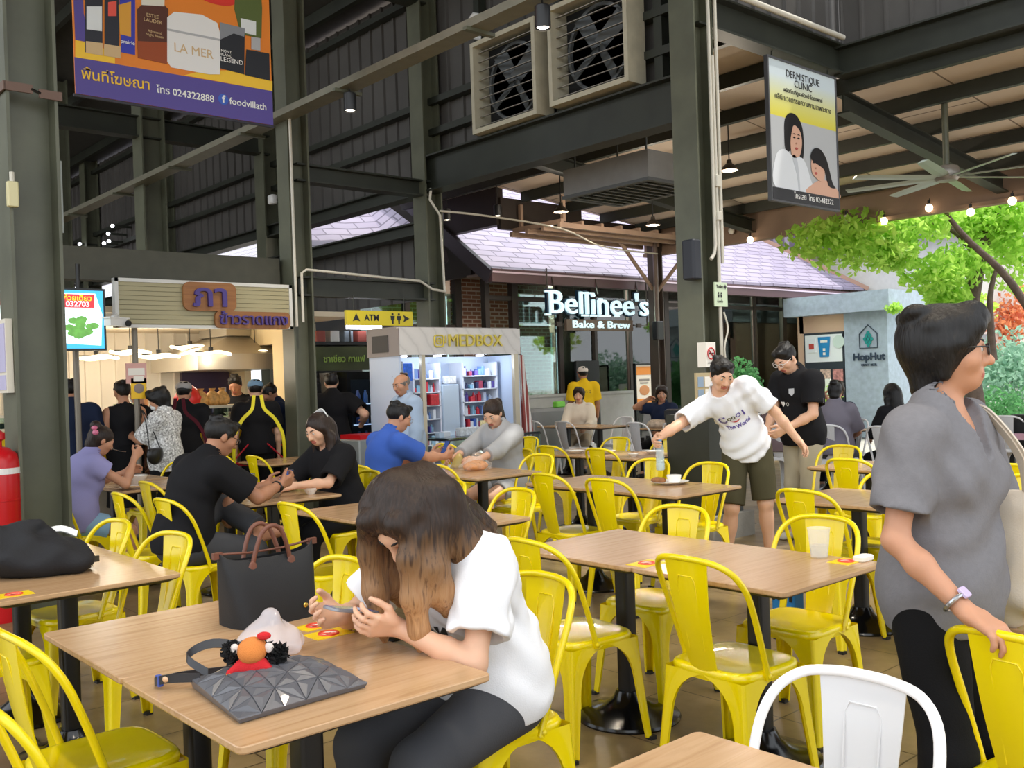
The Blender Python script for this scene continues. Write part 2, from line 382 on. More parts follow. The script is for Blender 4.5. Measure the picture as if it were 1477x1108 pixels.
# diagonal props of the canopy post
for i, (a, b) in enumerate((((14.0, 11.75, 3.0), (12.9, 11.75, 4.05)), ((14.0, 11.75, 3.0), (14.0, 10.6, 4.05)))):
    mb = MB(); mb.tube([a, b], .035, 8); tag(part('diagonal_brace', mb, TIM), ('brown diagonal brace from canopy post up towards the lattice', 'brown diagonal brace from canopy post up along the fascia')[i], 'brace')

# ------------------------------------------------------------------ conduits and cable tray
def conduit(label, pts, r=.016, m=COND, name='conduit_pipe'):
    mb = MB(); mb.tube(pts, r, 8); return tag(part(name, mb, m, smooth=50), label, 'pipe')
tr = thing('cable_tray', 'long steel cable tray running high along the hall wall', 'cable tray', (5.22, 6, 4.42))
mb = MB(); mb.bb((-.1, -7, 0), (.1, 13, .012)); mb.bb((-.1, -7, .012), (-.088, 13, .07)); mb.bb((.088, -7, .012), (.1, 13, .07)); part('tray', mb, mat('tray_metal', '7d7a6a', .45, metal=.3, var=.1), tr)
for k in range(9): mb = MB(); v = -6 + k * 2.06; mb.bb((-.14, v, -.03), (.17, v + .05, 0)); part('bracket', mb, STEEL, tr)
conduit('pale conduit pipe rising up the post beside the plaque stall', [(5.27, 9.5, 2.15), (5.27, 9.5, 4.42)])
conduit('pale conduit bent along the low beam above the yellow arrow sign', [(5.35, 9.5, 2.2), (5.35, 9.5, 2.74), (5.41, 9.5, 2.78), (6.95, 9.5, 2.72), (7.1, 9.45, 2.62), (7.3, 9.45, 2.6)])
conduit('white conduit down the corner post left of the cafe roof', [(7.16, 9.5, 3.86), (7.14, 9.5, 3.72), (7.3, 9.52, 3.55), (7.32, 9.5, 2.6)])
conduit('pale cable sagging from the hall post to the canopy post', catmull([(7.3, 9.52, 3.6), (8.2, 9.6, 3.62), (9.8, 9.9, 3.62), (11.6, 10.8, 3.6), (13.9, 11.6, 3.72)], 6), .014)
conduit('white conduit with a bent foot on the left of the toilet sign post', [(7.29, 5.4, 5.2), (7.29, 5.4, 2.66), (7.27, 5.4, 2.58), (7.22, 5.4, 2.53)], .017)
conduit('straight white conduit down the middle of the toilet sign post', [(7.335, 5.4, 4.4), (7.335, 5.4, 1.62)], .017)
conduit('white conduit along the right edge of the toilet sign post', [(7.395, 5.4, 5.1), (7.395, 5.4, 2.5)], .017)
conduit('thin white cable looping below the toilet sign', catmull([(7.36, 5.38, 2.05), (7.4, 5.37, 1.9), (7.34, 5.37, 1.72), (7.37, 5.37, 1.5), (7.34, 5.37, 1.45)], 5), .008)
conduit('brown rainwater pipe on the canopy post', [(13.86, 11.62, 4.0), (13.86, 11.62, 2.45), (13.8, 11.58, 2.35)], .045, mat('brown_pipe', '6e5e55', .4))
conduit('pale pipe lying on top of the upper right beam', [(7.5, 5.42, 5.06), (9.7, 5.42, 5.06)], .03)

# switch boxes and small gear on the posts
def boxlet(name, label, cat, c, d, m, **kw):
    mb = MB(); mb.bevbox(c, d, min(d[0], d[1]) * .2); return tag(part(name, mb, m), label, cat, **kw)
boxlet('junction_box', 'upper cream junction box on the toilet sign post conduit', 'box', (7.335, 5.39, 3.25), (.07, .05, .11), COND)
boxlet('junction_box', 'lower cream junction box on the toilet sign post conduit', 'box', (7.335, 5.39, 2.93), (.07, .05, .08), COND)
boxlet('loudspeaker', 'dark loudspeaker box on the left of the toilet sign post', 'speaker', (7.03, 5.47, 2.52), (.12, .14, .36), mat('navy_plastic', '20242e', .5))
boxlet('loudspeaker', 'black loudspeaker box low on the canopy post', 'speaker', (13.8, 11.56, 2.3), (.2, .14, .34), BLACK)
bx = thing('switch_box', 'cream switch box with a plug on the big left column', 'switch', (1.83, 7.075, 2.85))
mb = MB(); mb.bevbox((0, 0, 0), (.07, .05, .17), .01); part('case', mb, mat('cream_plastic', 'd8cfa0', .4), bx)
mb = MB(); mb.tube([(0, 0, .08), (0, 0, .15)], .016, 8); part('plug', mb, COND, bx)
st = thing('pipe_strap', 'brown metal strap clamped around the big left column', 'strap', (1.98, 7.26, 3.58))
BRN = mat('brown_strap', '6b5347', .6)
for a, b in (((-.175, -.185, -.03), (.0, -.17, .03)), ((.04, -.185, -.05), (.19, -.17, .01)), ((-.185, -.185, -.03), (-.172, .15, .03))): mb = MB(); mb.bb(a, b); part('strap_half', mb, BRN, st)
mb = MB(); mb.tube([(-.01, -.18, 0), (.05, -.18, -.02)], .01, 6); part('bolt', mb, BLACKM, st)
mb = MB(); mb.bb((2.146, 7.1, 2.62), (2.158, 7.36, 3.12)); tag(part('metal_plate', mb, mat('grey_plate', '868b85', .5)), 'grey plate fixed on the right edge of the left column', 'plate')
mb = MB(); mb.bb((1.77, 7.13, 1.52), (1.812, 7.36, 2.02)); nt_ = tag(part('notice_sheet', mb, mat('cream_card', 'd9d2c2', .6)), 'lavender notice sheet in a holder on the left column', 'notice')
mb = MB(); mb.bb((1.765, 7.15, 1.66), (1.77, 7.34, 1.99)); mb.bb((1.765, 7.15, 1.54), (1.77, 7.34, 1.64)); part('print', mb, mat('lavender_print', 'b9b4d2', .6), nt_)

p = onx(683, 38, 7.2); t = thing('gooseneck_pipe', 'white gooseneck pipe end on the hall wall left of the louvres', 'pipe', p); mb = MB(); mb.tube([(.1, 0, -.12), (.02, .04, -.1), (0, .06, 0), (0, .04, .1), (0, -.02, .13), (0, -.08, .1), (0, -.1, .04)], .03, 8); part('pipe', mb, WHITE, t, 60)
p = onx(393, 288, 7.1); t = thing('bulkhead_lamp', 'small white lamp fixed between the columns left of the corner post', 'lamp', p); mb = MB(); mb.bevbox((0, 0, 0), (.1, .16, .14), .03); part('case', mb, WHITE, t, 50); mb = MB(); mb.bb((.04, -.02, -.02), (.33, .02, .02)); part('bracket', mb, STEELD, t)
for i, (px, py) in enumerate(((162, 326), (156, 337), (157, 348), (150, 351), (140, 362), (139, 367), (115, 352))):
    p = onx(px, py, 7.0); t = thing('wall_light', 'tiny white light dotted on the dark wall right of the left column', 'lamp', p, group='tiny lights on the dark far wall'); mb = MB(); mb.ell((0, 0, 0), (.035, .06, .035), 10, 6); part('lens', mb, LAMPW, t, 60); mb = MB(); mb.bb((.02, -.02, -.02), (.38, .02, .02)); part('bracket', mb, STEELD, t)
# ------------------------------------------------------------------ tables
WOOD = wood_mat('oak_laminate', [(.25, 'ab8660'), (.45, 'bb9770'), (.6, 'c19e78'), (.8, 'b08c66')], 0, 1.5, .18)
EDGE = mat('table_edge', 'caa381', .4)
PI = math.pi
def make_table():
    t = thing('cafe_table', 'x', 'table')
    h = .345; mb = MB(); p = rrect(.69, .69, .018, 3)
    mb.loft([[(x * .994, y * .994, .732) for x, y in p], [(x, y, .736) for x, y in p], [(x, y, .7475) for x, y in p], [(x * .995, y * .995, .75) for x, y in p]], True, True); part('tabletop', mb, WOOD, t)
    mb = MB(); mb.loft([[(x * .9, y * .9, .716) for x, y in p], [(x * .992, y * .992, .732) for x, y in p]], True, True); part('underside', mb, mat('dark_underside', '2a2320', .6), t)
    mb = MB(); mb.bevbox((0, 0, .385), (.07, .07, .67), .014); mb.box((0, 0, .71), (.3, .3, .012)); part('post', mb, BLACKM, t, 40)
    mb = MB(); mb.lathe([(.225, 0), (.228, .008), (.222, .018), (.17, .034), (.11, .055), (.07, .085), (.052, .12)], n=36); part('base', mb, mat('black_gloss', '0c0c0e', .18), t, 40)
    return t
TB0 = make_table(); _tused = [False]
def table(u, v, label, group='wood-topped cafe tables', rz=0):
    rz = math.radians(rz)
    if not _tused[0]:
        _tused[0] = True; TB0.location = (u, v, 0); TB0['label'] = label; TB0['group'] = group; TB0.rotation_euler = (0, 0, rz); return TB0
    return dup(TB0, (u, v, 0), rz, label, group)

# ------------------------------------------------------------------ metal chairs
def make_chair(paint, splatpaint, nm):
    c = thing('metal_chair', 'x', 'chair')
    # seat: pressed sheet with a rolled edge and shallow dish
    def sq(r, z, e=5.0, n=40):
        o = []
        for k in range(n):
            a = 2 * PI * k / n; ca, sa = math.cos(a), math.sin(a); q = (abs(ca) ** e + abs(sa) ** e) ** (-1 / e); o.append((r * q * ca, r * q * sa, z))
        return o
    mb = MB(); mb.loft([sq(.178, .405), sq(.183, .425), sq(.183, .436), sq(.178, .446), sq(.170, .450), sq(.160, .449), sq(.14, .4455), sq(.09, .443), sq(.03, .442)], False, True)
    part('seat', mb, paint, c, 60)
    # four flared legs of pressed sheet
    for sx in (-1, 1):
        for sy in (-1, 1):
            mb = MB(); L = []
            for k in range(17):
                t = k / 16; z = .425 * (1 - t) + .012 * t
                zz = max(0, min(1, (z - .26) / .155)); w = .05 + .128 * (1 - math.sqrt(max(0, 1 - zz * zz))) if z > .26 else .034 + .016 * (z / .26)
                q = .183 + .032 * t ** 1.2; r = .014
                pts = [(q - w, q - .012), (q - w, q), (q - w * .5, q - .002), (q - r, q), (q - r * .3, q - r * .3), (q, q - r), (q - .002, q - w * .5), (q, q - w), (q - .012, q - w)]
                pts = [(x * sx, y * sy * (1 if sy < 0 else .99), z) for x, y in pts]
                L.append(pts if sx * sy > 0 else pts[::-1])
            mb.loft(L, False, False, closed=False)
            lg = part('leg', mb, paint, c, 50)
            mb = MB(); mb.box((.207 * sx, .207 * sy, .008), (.032, .032, .016)); part('rubber_foot', mb, BLACK, lg)
    # hoop tube
    half = [(.186, -.05, .418), (.19, -.075, .50), (.196, -.125, .64), (.196, -.165, .735), (.176, -.205, .80), (.13, -.238, .836), (.065, -.254, .848), (0, -.258, .85)]
    pts = catmull(half + [(-x, y, z) for x, y, z in half[-2::-1]], 4)
    mb = MB(); mb.tube(pts, .0115, 10); hp = part('back_frame', mb, paint, c, 60)
    for sx in (-1, 1):
        mb = MB(); mb.ell((.199 * sx, -.055, .432), (.006, .009, .009), 8, 6); part('bolt', mb, paint, hp)
    # tapered back splat, lightly dished, with a pressed panel line
    mb = MB(); L = []
    for k in range(13):
        t = k / 12; z = .438 + .402 * t; y = -.168 - .082 * t - .012 * math.sin(PI * t); w = .060 + .036 * t
        f = [(w * s, y - .010 * (1 - s * s), z) for s in (-1, -.6, -.2, .2, .6, 1)]; b = [(x, yy - .004, zz) for x, yy, zz in f[::-1]]
        L.append(f + b)
    mb.loft(L, True, True)
    rid = lambda x, t: (x, -.168 - .082 * t - .012 * math.sin(PI * t) - .0085, .438 + .402 * t)
    for dy in (.0, -.0045):
        mb.tube([Vector(rid(x, t)) + Vector((0, dy, 0)) for x, t in ((-.035, .2), (-.04, .82), (-.03, .87), (.03, .87), (.04, .82), (.035, .2))], .0026, 6)
    part('back_splat', mb, splatpaint, c, 40)
    return c
YEL = mat('yellow_paint', 'ead200', .2, coat=.3)
SILV = mat('white_chair_paint', 'f4f4f6', .28); SPL = mat('pale_grey_paint', 'd6d6d8', .35)
CH = {'y': [make_chair(YEL, YEL, 'yellow'), False], 'w': [make_chair(SILV, SPL, 'white'), False]}
def chair(kind, hu, hv, face, label, group=None, hoop=True):
    """hu, hv: where the top of the hoop stands; face: degrees, 0 = +X"""
    a = math.radians(face); d = .25 if hoop else 0
    u, v = hu + d * math.cos(a), hv + d * math.sin(a); rz = a - PI / 2
    group = group or ('yellow metal chairs' if kind == 'y' else 'white metal chairs')
    s = CH[kind]
    if not s[1]:
        s[1] = True; o = s[0]; o.location = (u, v, 0); o.rotation_euler = (0, 0, rz); o['label'] = label; o['group'] = group; return o
    return dup(s[0], (u, v, 0), rz, label, group)

for u, v, l in [
    (1.235, 2.25, 'nearest cafe table, under the faceted grey handbag and the woman\'s forearms'),
    (1.235, 2.94, 'cafe table carrying the black tote bag with brown handles'),
    (1.25, 4.24, 'cafe table holding the front half of the dark bundle beside left column'),
    (1.25, 4.93, 'cafe table against the left column behind the dark bundle'),
    (1.275, .94, 'cafe table with only its bare corner showing before the white chair'),
    (3.17, 2.2, 'cafe table with the clear plastic cup near its corner'),
    (3.17, 2.89, 'bare cafe table joined to the one with the plastic cup'),
    (3.19, 4.23, 'bare cafe table straight behind the long-haired woman\'s shoulder'),
    (3.19, 4.92, 'cafe table hidden behind the head of the long-haired woman'),
    (3.17, 6.13, 'cafe table where the barefoot man and the black-haired woman eat'),
    (3.17, 6.82, 'cafe table beside the barefoot man, half hidden by his back'),
    (2.96, 7.78, 'cafe table with the white bowl of the woman in lavender'),
    (2.96, 8.62, 'dark tray covered table behind the white bowl table'),
    (4.78, 8.95, 'empty cafe table in front of the yellow-strapped worker'),
    (5.0, 6.07, 'cafe table with the clear bag of orange food'),
    (5.0, 6.76, 'cafe table where the man in blue holds his phone'),
    (6.62, 8.05, 'cafe table in front of the man in the pale blue shirt'),
    (4.99, 4.14, 'cafe table under the plate with the white cup'),
    (4.99, 4.83, 'cafe table with the water bottle held over it, left half'),
    (6.88, 6.14, 'cafe table behind the water bottle near the green post'),
    (6.88, 6.83, 'cafe table with white food trays in the fourth row'),
    (5.2, 2.9, 'white-lit cafe table just left of the woman in grey'),
    (5.2, 2.21, 'cafe table hidden behind the woman in grey'),
    (6.94, 3.76, 'cafe table behind the leaning man\'s hanging arm'),
    (6.94, 3.07, 'cafe table beyond the two back-to-back yellow chairs at right'),
    (3.19, .85, 'cafe table at the right edge in front of the held chair'),
    (5.2, 1.45, 'cafe table at the right edge behind the cream tote bag'),
    (10.65, 10.8, 'cafe table before the seated woman in the cream blouse'),
    (10.65, 10.11, 'cafe table to the right of the cream blouse woman'),
    (10.65, 8.7, 'cafe table under the black shoulder bag of the navy woman'),
    (10.75, 6.35, 'cafe table shared by the people in mauve and grey shirts'),
    (13.0, 5.1, 'white-topped table by the green hedge at the right edge'),
]: table(u, v, l)
Yc = [(2.18, 2.34, 178, 'yellow chair the long-haired woman in white is sitting on'),
      (2.60, 2.90, -6, 'yellow chair right behind the seated woman\'s own chair'),
      (2.70, 2.17, -3, 'yellow chair turned away in front of the big bare table, nearest'),
      (3.75, 3.02, 182, 'yellow chair across the big bare table, facing the camera'),
      (3.83, 2.30, 181, 'yellow chair behind the clear plastic cup'),
      (4.60, 2.91, -4, 'yellow chair with dark back by the white-lit table left of woman in grey'),
      (5.66, 4.28, 178, 'yellow chair beside the leaning man\'s shorts, at the plate table'),
      (7.42, 4.26, 180, 'yellow chair facing the camera under the jersey man\'s elbow'),
      (6.33, 3.62, 0, 'yellow chair turned away just left of the grey shirt shoulder'),
      (5.70, 2.93, 180, 'yellow chair half hidden by the grey shirt sleeve'),
      (6.34, 6.72, 2, 'left of two dark-backed yellow chairs behind the bottle table'),
      (6.30, 6.03, 0, 'right of two dark-backed yellow chairs behind the bottle table'),
      (7.55, 6.89, 180, 'yellow chair facing the camera at the fourth row, left one'),
      (7.58, 6.23, 180, 'yellow chair facing the camera directly above the held bottle'),
      (7.25, 7.95, 180, 'small yellow chair right behind the ponytailed woman in grey'),
      (5.97, 6.66, 184, 'yellow chair carrying the ponytailed woman in grey'),
      (5.62, 6.02, 180, 'yellow chair with its hoop just right of the ponytailed woman'),
      (2.2, 6.35, 0, 'yellow chair behind the back of the barefoot man'),
      (4.48, 4.79, -4, 'left dark-backed yellow chair at the near side of the bottle table'),
      (4.45, 4.22, 2, 'right dark-backed yellow chair at the near side of the bottle table'),
      (5.70, 4.85, 180, 'yellow chair just below the held water bottle'),
      (3.80, 4.26, 176, 'yellow chair at the right end of the table behind the long-haired woman'),
      (3.87, 5.00, 180, 'yellow chair peeking over the long-haired woman\'s head'),
      (3.97, 6.12, 180, 'yellow chair under the black-haired woman at the table'),
      (4.53, 6.08, 0, 'dark-backed yellow chair in front of the blue shirt man\'s table'),
      (4.17, 6.6, -6, 'yellow chair under the man in the blue shirt'),
      (6.12, 8.05, 0, 'yellow chair beside the chair-high phone of the man in blue'),
      (7.40, 8.52, 180, 'small yellow chair in front of the lit pharmacy counter'),
      (2.61, 4.87, 0, 'yellow chair turned away above the brown handles of the tote'),
      (1.92, 3.14, 182, 'yellow chair facing the camera behind the black tote'),
      (1.75, 4.33, 190, 'yellow chair with looped hoop at the right corner of the bundle table'),
      (1.74, 5.01, 186, 'yellow chair between the left column and the looped-hoop chair'),
      (2.25, 5.74, 4, 'yellow chair under the barefoot man in black'),
      (2.60, 6.95, 0, 'yellow chair behind the barefoot man\'s shoulder'),
      (3.78, 6.80, 180, 'yellow chair in front of the yellow-strapped worker\'s legs, lower one'),
      (4.22, 8.55, 0, 'yellow chair under the empty table near the dark apron man'),
      (4.20, 9.25, 0, 'yellow chair left of the empty table in front of the stall'),
      (3.56, 8.65, 180, 'yellow chair in front of the white blouse woman\'s skirt'),
      (2.10, 7.62, 2, 'yellow chair under the woman in lavender'),
      (.70, 2.93, 2, 'yellow chair with its glossy seat before the faceted handbag'),
      (.50, 2.44, 0, 'yellow chair in the lower left corner, only its hoop showing'),
      (.72, 4.35, 0, 'yellow chair partly under the bundle table at the left edge'),
      (2.40, .97, -8, 'yellow chair gripped by the woman in grey'),
      (4.72, 2.2, 0, 'yellow chair hidden behind the woman in grey\'s hip'),
      (5.9, 2.2, 180, 'lower yellow chair behind the cream tote bag strap'),
      (6.45, 2.55, 0, 'upper yellow chair behind the cream tote bag strap'),
      ]
for u, v, a, l in Yc: chair('y', u, v, a, l)
Wc = [(1.89, 1.06, 182, 'white chair close to the camera with a grey pressed back panel'),
      (10.0, 10.95, 0, 'white chair left of the one below the cream blouse woman\'s table'),
      (9.98, 10.25, 0, 'white chair turned away in front of the cream blouse woman'),
      (11.35, 10.98, 180, 'white chair under the woman in the cream blouse'),
      (11.35, 10.2, 180, 'white chair behind the yellow-shirted cook\'s trousers'),
      (10.0, 8.85, 0, 'white chair turned away at the left of the black shoulder bag'),
      (10.0, 8.2, 0, 'white chair below the black shoulder bag, behind the bottle'),
      (11.38, 9.3, 180, 'white chair under the woman in navy'),
      (12.2, 9.6, 0, 'white chair before the framed menu stand'),
      (12.6, 8.7, 180, 'white chair behind the woman in navy'),
      (9.4, 12.0, 0, 'white chair beside the striped curtain, left one'),
      (9.9, 11.6, 0, 'white chair beside the striped curtain, right one'),
      (10.1, 6.7, 0, 'white chair turned away below the bald head in mauve'),
      (10.1, 6.0, 0, 'white chair turned away at the back of the bun-haired person'),
      (11.4, 6.35, 180, 'white chair across the table from the mauve shirt'),
      (10.0, 5.3, 0, 'white chair against the grey shirt shoulder, right of bun'),
      (12.3, 4.9, 0, 'white chair at the hedge table, left of the cream strap'),
      (12.4, 4.45, 0, 'white chair at the hedge table, right of the cream strap'),
      (13.7, 5.0, 180, 'white chair between hedge and table at the right edge')]
for u, v, a, l in Wc: chair('w', u, v, a, l)
# ------------------------------------------------------------------ wall louvres, duct unit, fan, lamps
def louver(name_label, v0, v1, z0, z1):
    t = thing('wall_louver', name_label, 'louver', (7.2, (v0 + v1) / 2, z0)); hw = (v1 - v0) / 2; h = z1 - z0
    LF = mat('cream_frame', 'b9b29c', .5, var=.1)
    mb = MB()
    for a, b in (((-.16, -hw, 0), (.1, hw, .05)), ((-.16, -hw, h - .05), (.1, hw, h)), ((-.16, -hw, .05), (.1, -hw + .05, h - .05)), ((-.16, hw - .05, .05), (.1, hw, h - .05))): mb.bb(a, b)
    part('frame', mb, LF, t)
    mb = MB(); mb.bb((.08, -hw + .05, .05), (.1, hw - .05, h - .05)); part('shade_backing', mb, mat('painted_shade', '0d0e10', .8), t)  # black sheet paints in the shade behind the slats
    mb = MB(); mb.lathe([(hw * .8, 0), (hw * .8, .04), (hw * .74, .04), (hw * .74, 0)], n=28)
    for k in range(4):
        M = Matrix.Rotation(k * PI / 2 + .5, 4, 'Z') @ Matrix.Translation((hw * .38, 0, .02)) @ Matrix.Rotation(.5, 4, 'X'); mb.box((0, 0, 0), (.1, .1, .02)) if 0 else mb.add([M @ Vector(q) for q in ((-hw * .36, -.08, 0), (hw * .36, -.12, 0), (hw * .36, .12, 0), (-hw * .36, .08, 0), (-hw * .36, -.08, .006), (hw * .36, -.12, .006), (hw * .36, .12, .006), (-hw * .36, .08, .006))], [(3, 2, 1, 0), (4, 5, 6, 7), (0, 1, 5, 4), (1, 2, 6, 5), (2, 3, 7, 6), (3, 0, 4, 7)])
    part('fan_wheel', mb, mat('fan_grey', '5a5e60', .5), t, 40, (.06, 0, h / 2), (0, -PI / 2, 0))
    n = 9
    for k in range(n):
        z = .1 + (h - .2) * k / (n - 1); M = Matrix.Rotation(-.25, 3, 'Y'); mb = MB(); mb.box((-.06, 0, z), (.055, 2 * hw - .1, .006), M=M); part('slat', mb, mat('slat_metal', '9a958c', .4, metal=.3), t)
louver('left louvred fan opening on the hall wall behind the lamp', 7.45, 8.52, 4.29, 5.32)
louver('right louvred fan opening on the hall wall, nearer the green post', 6.16, 7.25, 4.31, 5.34)

t = thing('duct_unit', 'grey sheet-metal air unit hanging under the canopy behind the green post', 'air conditioner', (8.1, 6.85, 3.6))
mb = MB(); mb.bb((0, 0, .03), (.95, 1.3, .34)); part('casing', mb, mat('duct_grey', '8c8a88', .5, var=.06), t)
mb = MB(); mb.bb((-.02, -.02, 0), (.97, .05, .035)); mb.bb((-.02, 1.25, 0), (.97, 1.32, .035)); mb.bb((-.02, .05, 0), (.05, 1.25, .035)); mb.bb((.9, .05, 0), (.97, 1.25, .035)); part('rim', mb, mat('duct_rim', '5d5f60', .5), t)
for k in range(9): mb = MB(); mb.box((.48, .14 + k * .13, .015), (.84, .1, .006), M=Matrix.Rotation(.6, 3, 'X')); part('vane', mb, mat('vane_grey', '7b807c', .4), t)
for x in (.1, .85):
    for y in (.1, 1.2): mb = MB(); mb.tube([(x, y, .33), (x, y, 1.33 - (x) * .11)], .012, 6); part('hanger_rod', mb, STEELD, t)

t = thing('ceiling_fan', 'large eight-bladed ceiling fan hanging under the canopy', 'fan', (11.03, 4.95, 3.62))
mb = MB(); mb.tube([(0, 0, .1), (0, 0, .98)], .035, 10); mb.box((0, 0, .96), (.16, .16, .04)); part('drop_rod', mb, STEEL, t)
mb = MB(); mb.lathe([(.05, .14), (.12, .12), (.14, .08), (.14, 0), (.11, -.04), (.03, -.05)], n=20); part('motor', mb, mat('fan_motor', '9a948c', .35, metal=.4), t, 40)
BL = mat('fan_blade', 'a9b3a9', .35, metal=.3)
for k in range(8):
    a = k * PI / 4 + .22; M = Matrix.Rotation(a, 4, 'Z') @ Matrix.Rotation(.2, 4, 'X'); mb = MB()
    L = []
    for x, w in ((.1, .05), (.3, .075), (.8, .07), (1.12, .06)): L.append([M @ Vector((x, y, z)) for y, z in ((-w, 0), (0, .014), (w, 0), (0, -.006))])
    mb.loft(L, True, True); part('blade', mb, BL, t)

def add_light(name, kind, loc, energy, color=(1, .86, .68), parent=None, size=.1, spot=1.6, rot=(0, 0, 0), blend=.6):
    l = bpy.data.lights.new(name, kind); l.energy = energy; l.color = color
    if kind == 'SPOT': l.spot_size = spot; l.spot_blend = blend; l.shadow_soft_size = size
    elif kind == 'POINT': l.shadow_soft_size = size
    elif kind == 'AREA': l.size = size
    o = bpy.data.objects.new(name, l); COL.objects.link(o); o.location = loc; o.rotation_euler = rot
    if parent is not None: o.parent = parent
    return o
def spot_lamp(label, u, v, z, top, e=140, group=None):
    t = thing('spot_lamp', label, 'lamp', (u, v, z), group=group)
    mb = MB(); mb.lathe([(.06, .0), (.062, .01), (.062, .17), (.05, .18), (.012, .185)], n=20, cap=False); mb.lathe([(.055, .012), (.001, .012)], n=20, cap=False); part('housing', mb, mat('lamp_black', '1c1d20', .4), t, 40)
    mb = MB(); mb.lathe([(.05, .013), (.03, .007), (.002, .006)], n=20, cap=False); part('lens', mb, LAMP, t)
    if top > .19: mb = MB(); mb.tube([(0, 0, .18), (0, 0, top)], .008, 6); part('stem', mb, BLACK, t)
    add_light('lamp_light', 'SPOT', (0, 0, -.02), e, parent=t, size=.06, spot=2.0, blend=.8)
spot_lamp('left of two black cylinder lamps under the cable tray', 5.22, 8.2, 4.2, .22)
spot_lamp('right of two black cylinder lamps under the cable tray, before the louvre', 5.22, 5.42, 4.2, .22)
HALL = 'added unseen hall lamps'  # unseen lamps added above the frame to light the near tables
for i, (u, v) in enumerate(((1.2, .6), (1.3, 2.6), (1.2, 4.4), (3.2, 1.2), (3.2, 3.2), (5.0, 1.6), (5.22, 3.4))):
    spot_lamp('unseen black cylinder lamp added high over the near tables', u, v, 4.6, 1.95 + (7.5 - u) * .2333, 100, HALL)
def dome_lamp(label, p, drop=.35):
    t = thing('pendant_lamp', label, 'lamp', p)
    mb = MB(); mb.lathe([(.11, 0), (.105, .015), (.07, .06), (.035, .09), (.03, .13), (.012, .14)], n=20, cap=False); part('shade', mb, mat('lamp_bronze', '3a332d', .4), t, 40)
    mb = MB(); mb.ell((0, 0, .03), (.055, .055, .045), 12, 8); part('bulb', mb, BULB, t, 60)
    mb = MB(); mb.tube([(0, 0, .13), (0, 0, drop)], .008, 6); part('stem', mb, BLACK, t)
    add_light('lamp_light', 'POINT', (0, 0, -.06), 45, parent=t, size=.05)
for l, px, py, u in (('dome pendant lamp nearest the cafe sign, right one', 942, 325, 11.5), ('dome pendant lamp in the middle of the canopy', 809, 306, 9.9), ('dome pendant lamp just right of the green post', 1052, 246, 10.2)):
    p = onx(px, py, u); dome_lamp(l, p, zr(u) - p.z - .01)
for l, px, py, u in (('small black canopy lamp at left under the sagging cable', 645, 318, 9.3), ('small black canopy lamp between two dome pendants', 718, 312, 10.0)):
    p = onx(px, py, u); spot_lamp(l, p.x, p.y, p.z, zr(p.x) - p.z, 40)

# string of bulbs on the fascia
mb = MB(); pts = []
bul = [(1055, 333, 0), (1082, 346, 1), (1178, 335, 1), (1221, 315, 0), (1275, 319, 1), (1340, 300, 1), (1400, 306, 1), (1460, 290, 1)]
for i, (px, py, on) in enumerate(bul):
    p = onx(px, py, 14.02); t = thing('festoon_bulb', ['unlit bulb beside the toilet sign post on the fascia', 'lit bulb at the left end below the fascia', 'lit bulb below the clinic banner', 'unlit bulb right of the clinic banner', 'lit bulb over the leafy branch', 'lit bulb in the middle of the leafy branch', 'lit bulb left of the tree trunk top', 'lit bulb at the right end of the fascia'][i], 'bulb', p, group='festoon bulbs on the fascia')
    mb = MB(); mb.ell((0, 0, 0), (.055, .055, .06), 14, 10); part('globe', mb, BULB if on else mat('unlit_bulb', 'e6e4dc', .2), t, 60)
    mb = MB(); mb.tube([(0, 0, .05), (0, 0, .11)], .022, 8); mb.tube([(0, 0, .1), (.03, 0, max(.14, 3.76 - p.z))], .006, 6); part('socket', mb, BLACK, t)

# ------------------------------------------------------------------ hanging banners
def poly_on(name, pts, m, parent, y, d=.002):
    """flat printed shape on a plane facing -Y, given in (x, z)"""
    mb = MB(); n = len(pts); mb.prism(pts, MY(0, y, 0), d); return part(name, mb, m, parent)
def pm(name, c, rough=.5): return mat('print_' + name, c, rough, emit=0)
BV = 8.5
def B(px, py): p = ony(px, py, BV); return (p.x, p.z)
bn = thing('advert_banner', 'large hanging banner of cosmetics in orange and purple beside the left column', 'banner', (0, 0, 0))
lx, rx = 2.71, 4.53
poly_on('panel', [(lx, 4.02), (rx, 4.02), (rx, 6.1), (lx, 6.1)], pm('orange', 'f08a2c'), bn, BV, .01)
y1 = BV - .011
poly_on('purple_field', [(lx, 4.02), (rx, 4.02), (rx, B(392, 132)[1]), (lx, B(108, 83)[1])], pm('purple', '5a4c9a'), bn, y1)
poly_on('yellow_wave', [B(108, 83), B(165, 92), B(165, 76), B(125, 62), B(108, 58)], pm('yellow', 'ffce3a'), bn, y1)
poly_on('yellow_wave', [B(265, 109), B(392, 132), B(392, 118), B(330, 102), B(290, 103)], pm('yellow', 'ffce3a'), bn, y1)
poly_on('purple_field', [B(108, 58), B(130, 62), B(120, 20), (B(118, 0)[0], 6.1), (lx, 6.1)], pm('purple', '5a4c9a'), bn, y1)
poly_on('red_dot', [(x + B(310, -4)[0], z + B(310, -4)[1]) for x, z in circ(.2, 24, .07)], pm('red', 'e43b2e'), bn, y1 - .001)
y2 = y1 - .003
def prod(name, pts, m, k=0): return poly_on(name, [B(*p) for p in pts], m, bn, y2 - k * .002)
prod('lipstick_print', [(122, -60), (147, -60), (147, 80), (122, 76)], pm('dark', '2a2a33')); prod('lipstick_print', [(124, 10), (146, 10), (146, 46), (124, 43)], pm('pale', 'e9ecec'), 1); prod('lipstick_print', [(123, 60), (147, 63), (147, 81), (123, 77)], pm('gold', 'd9b98a'), 1)
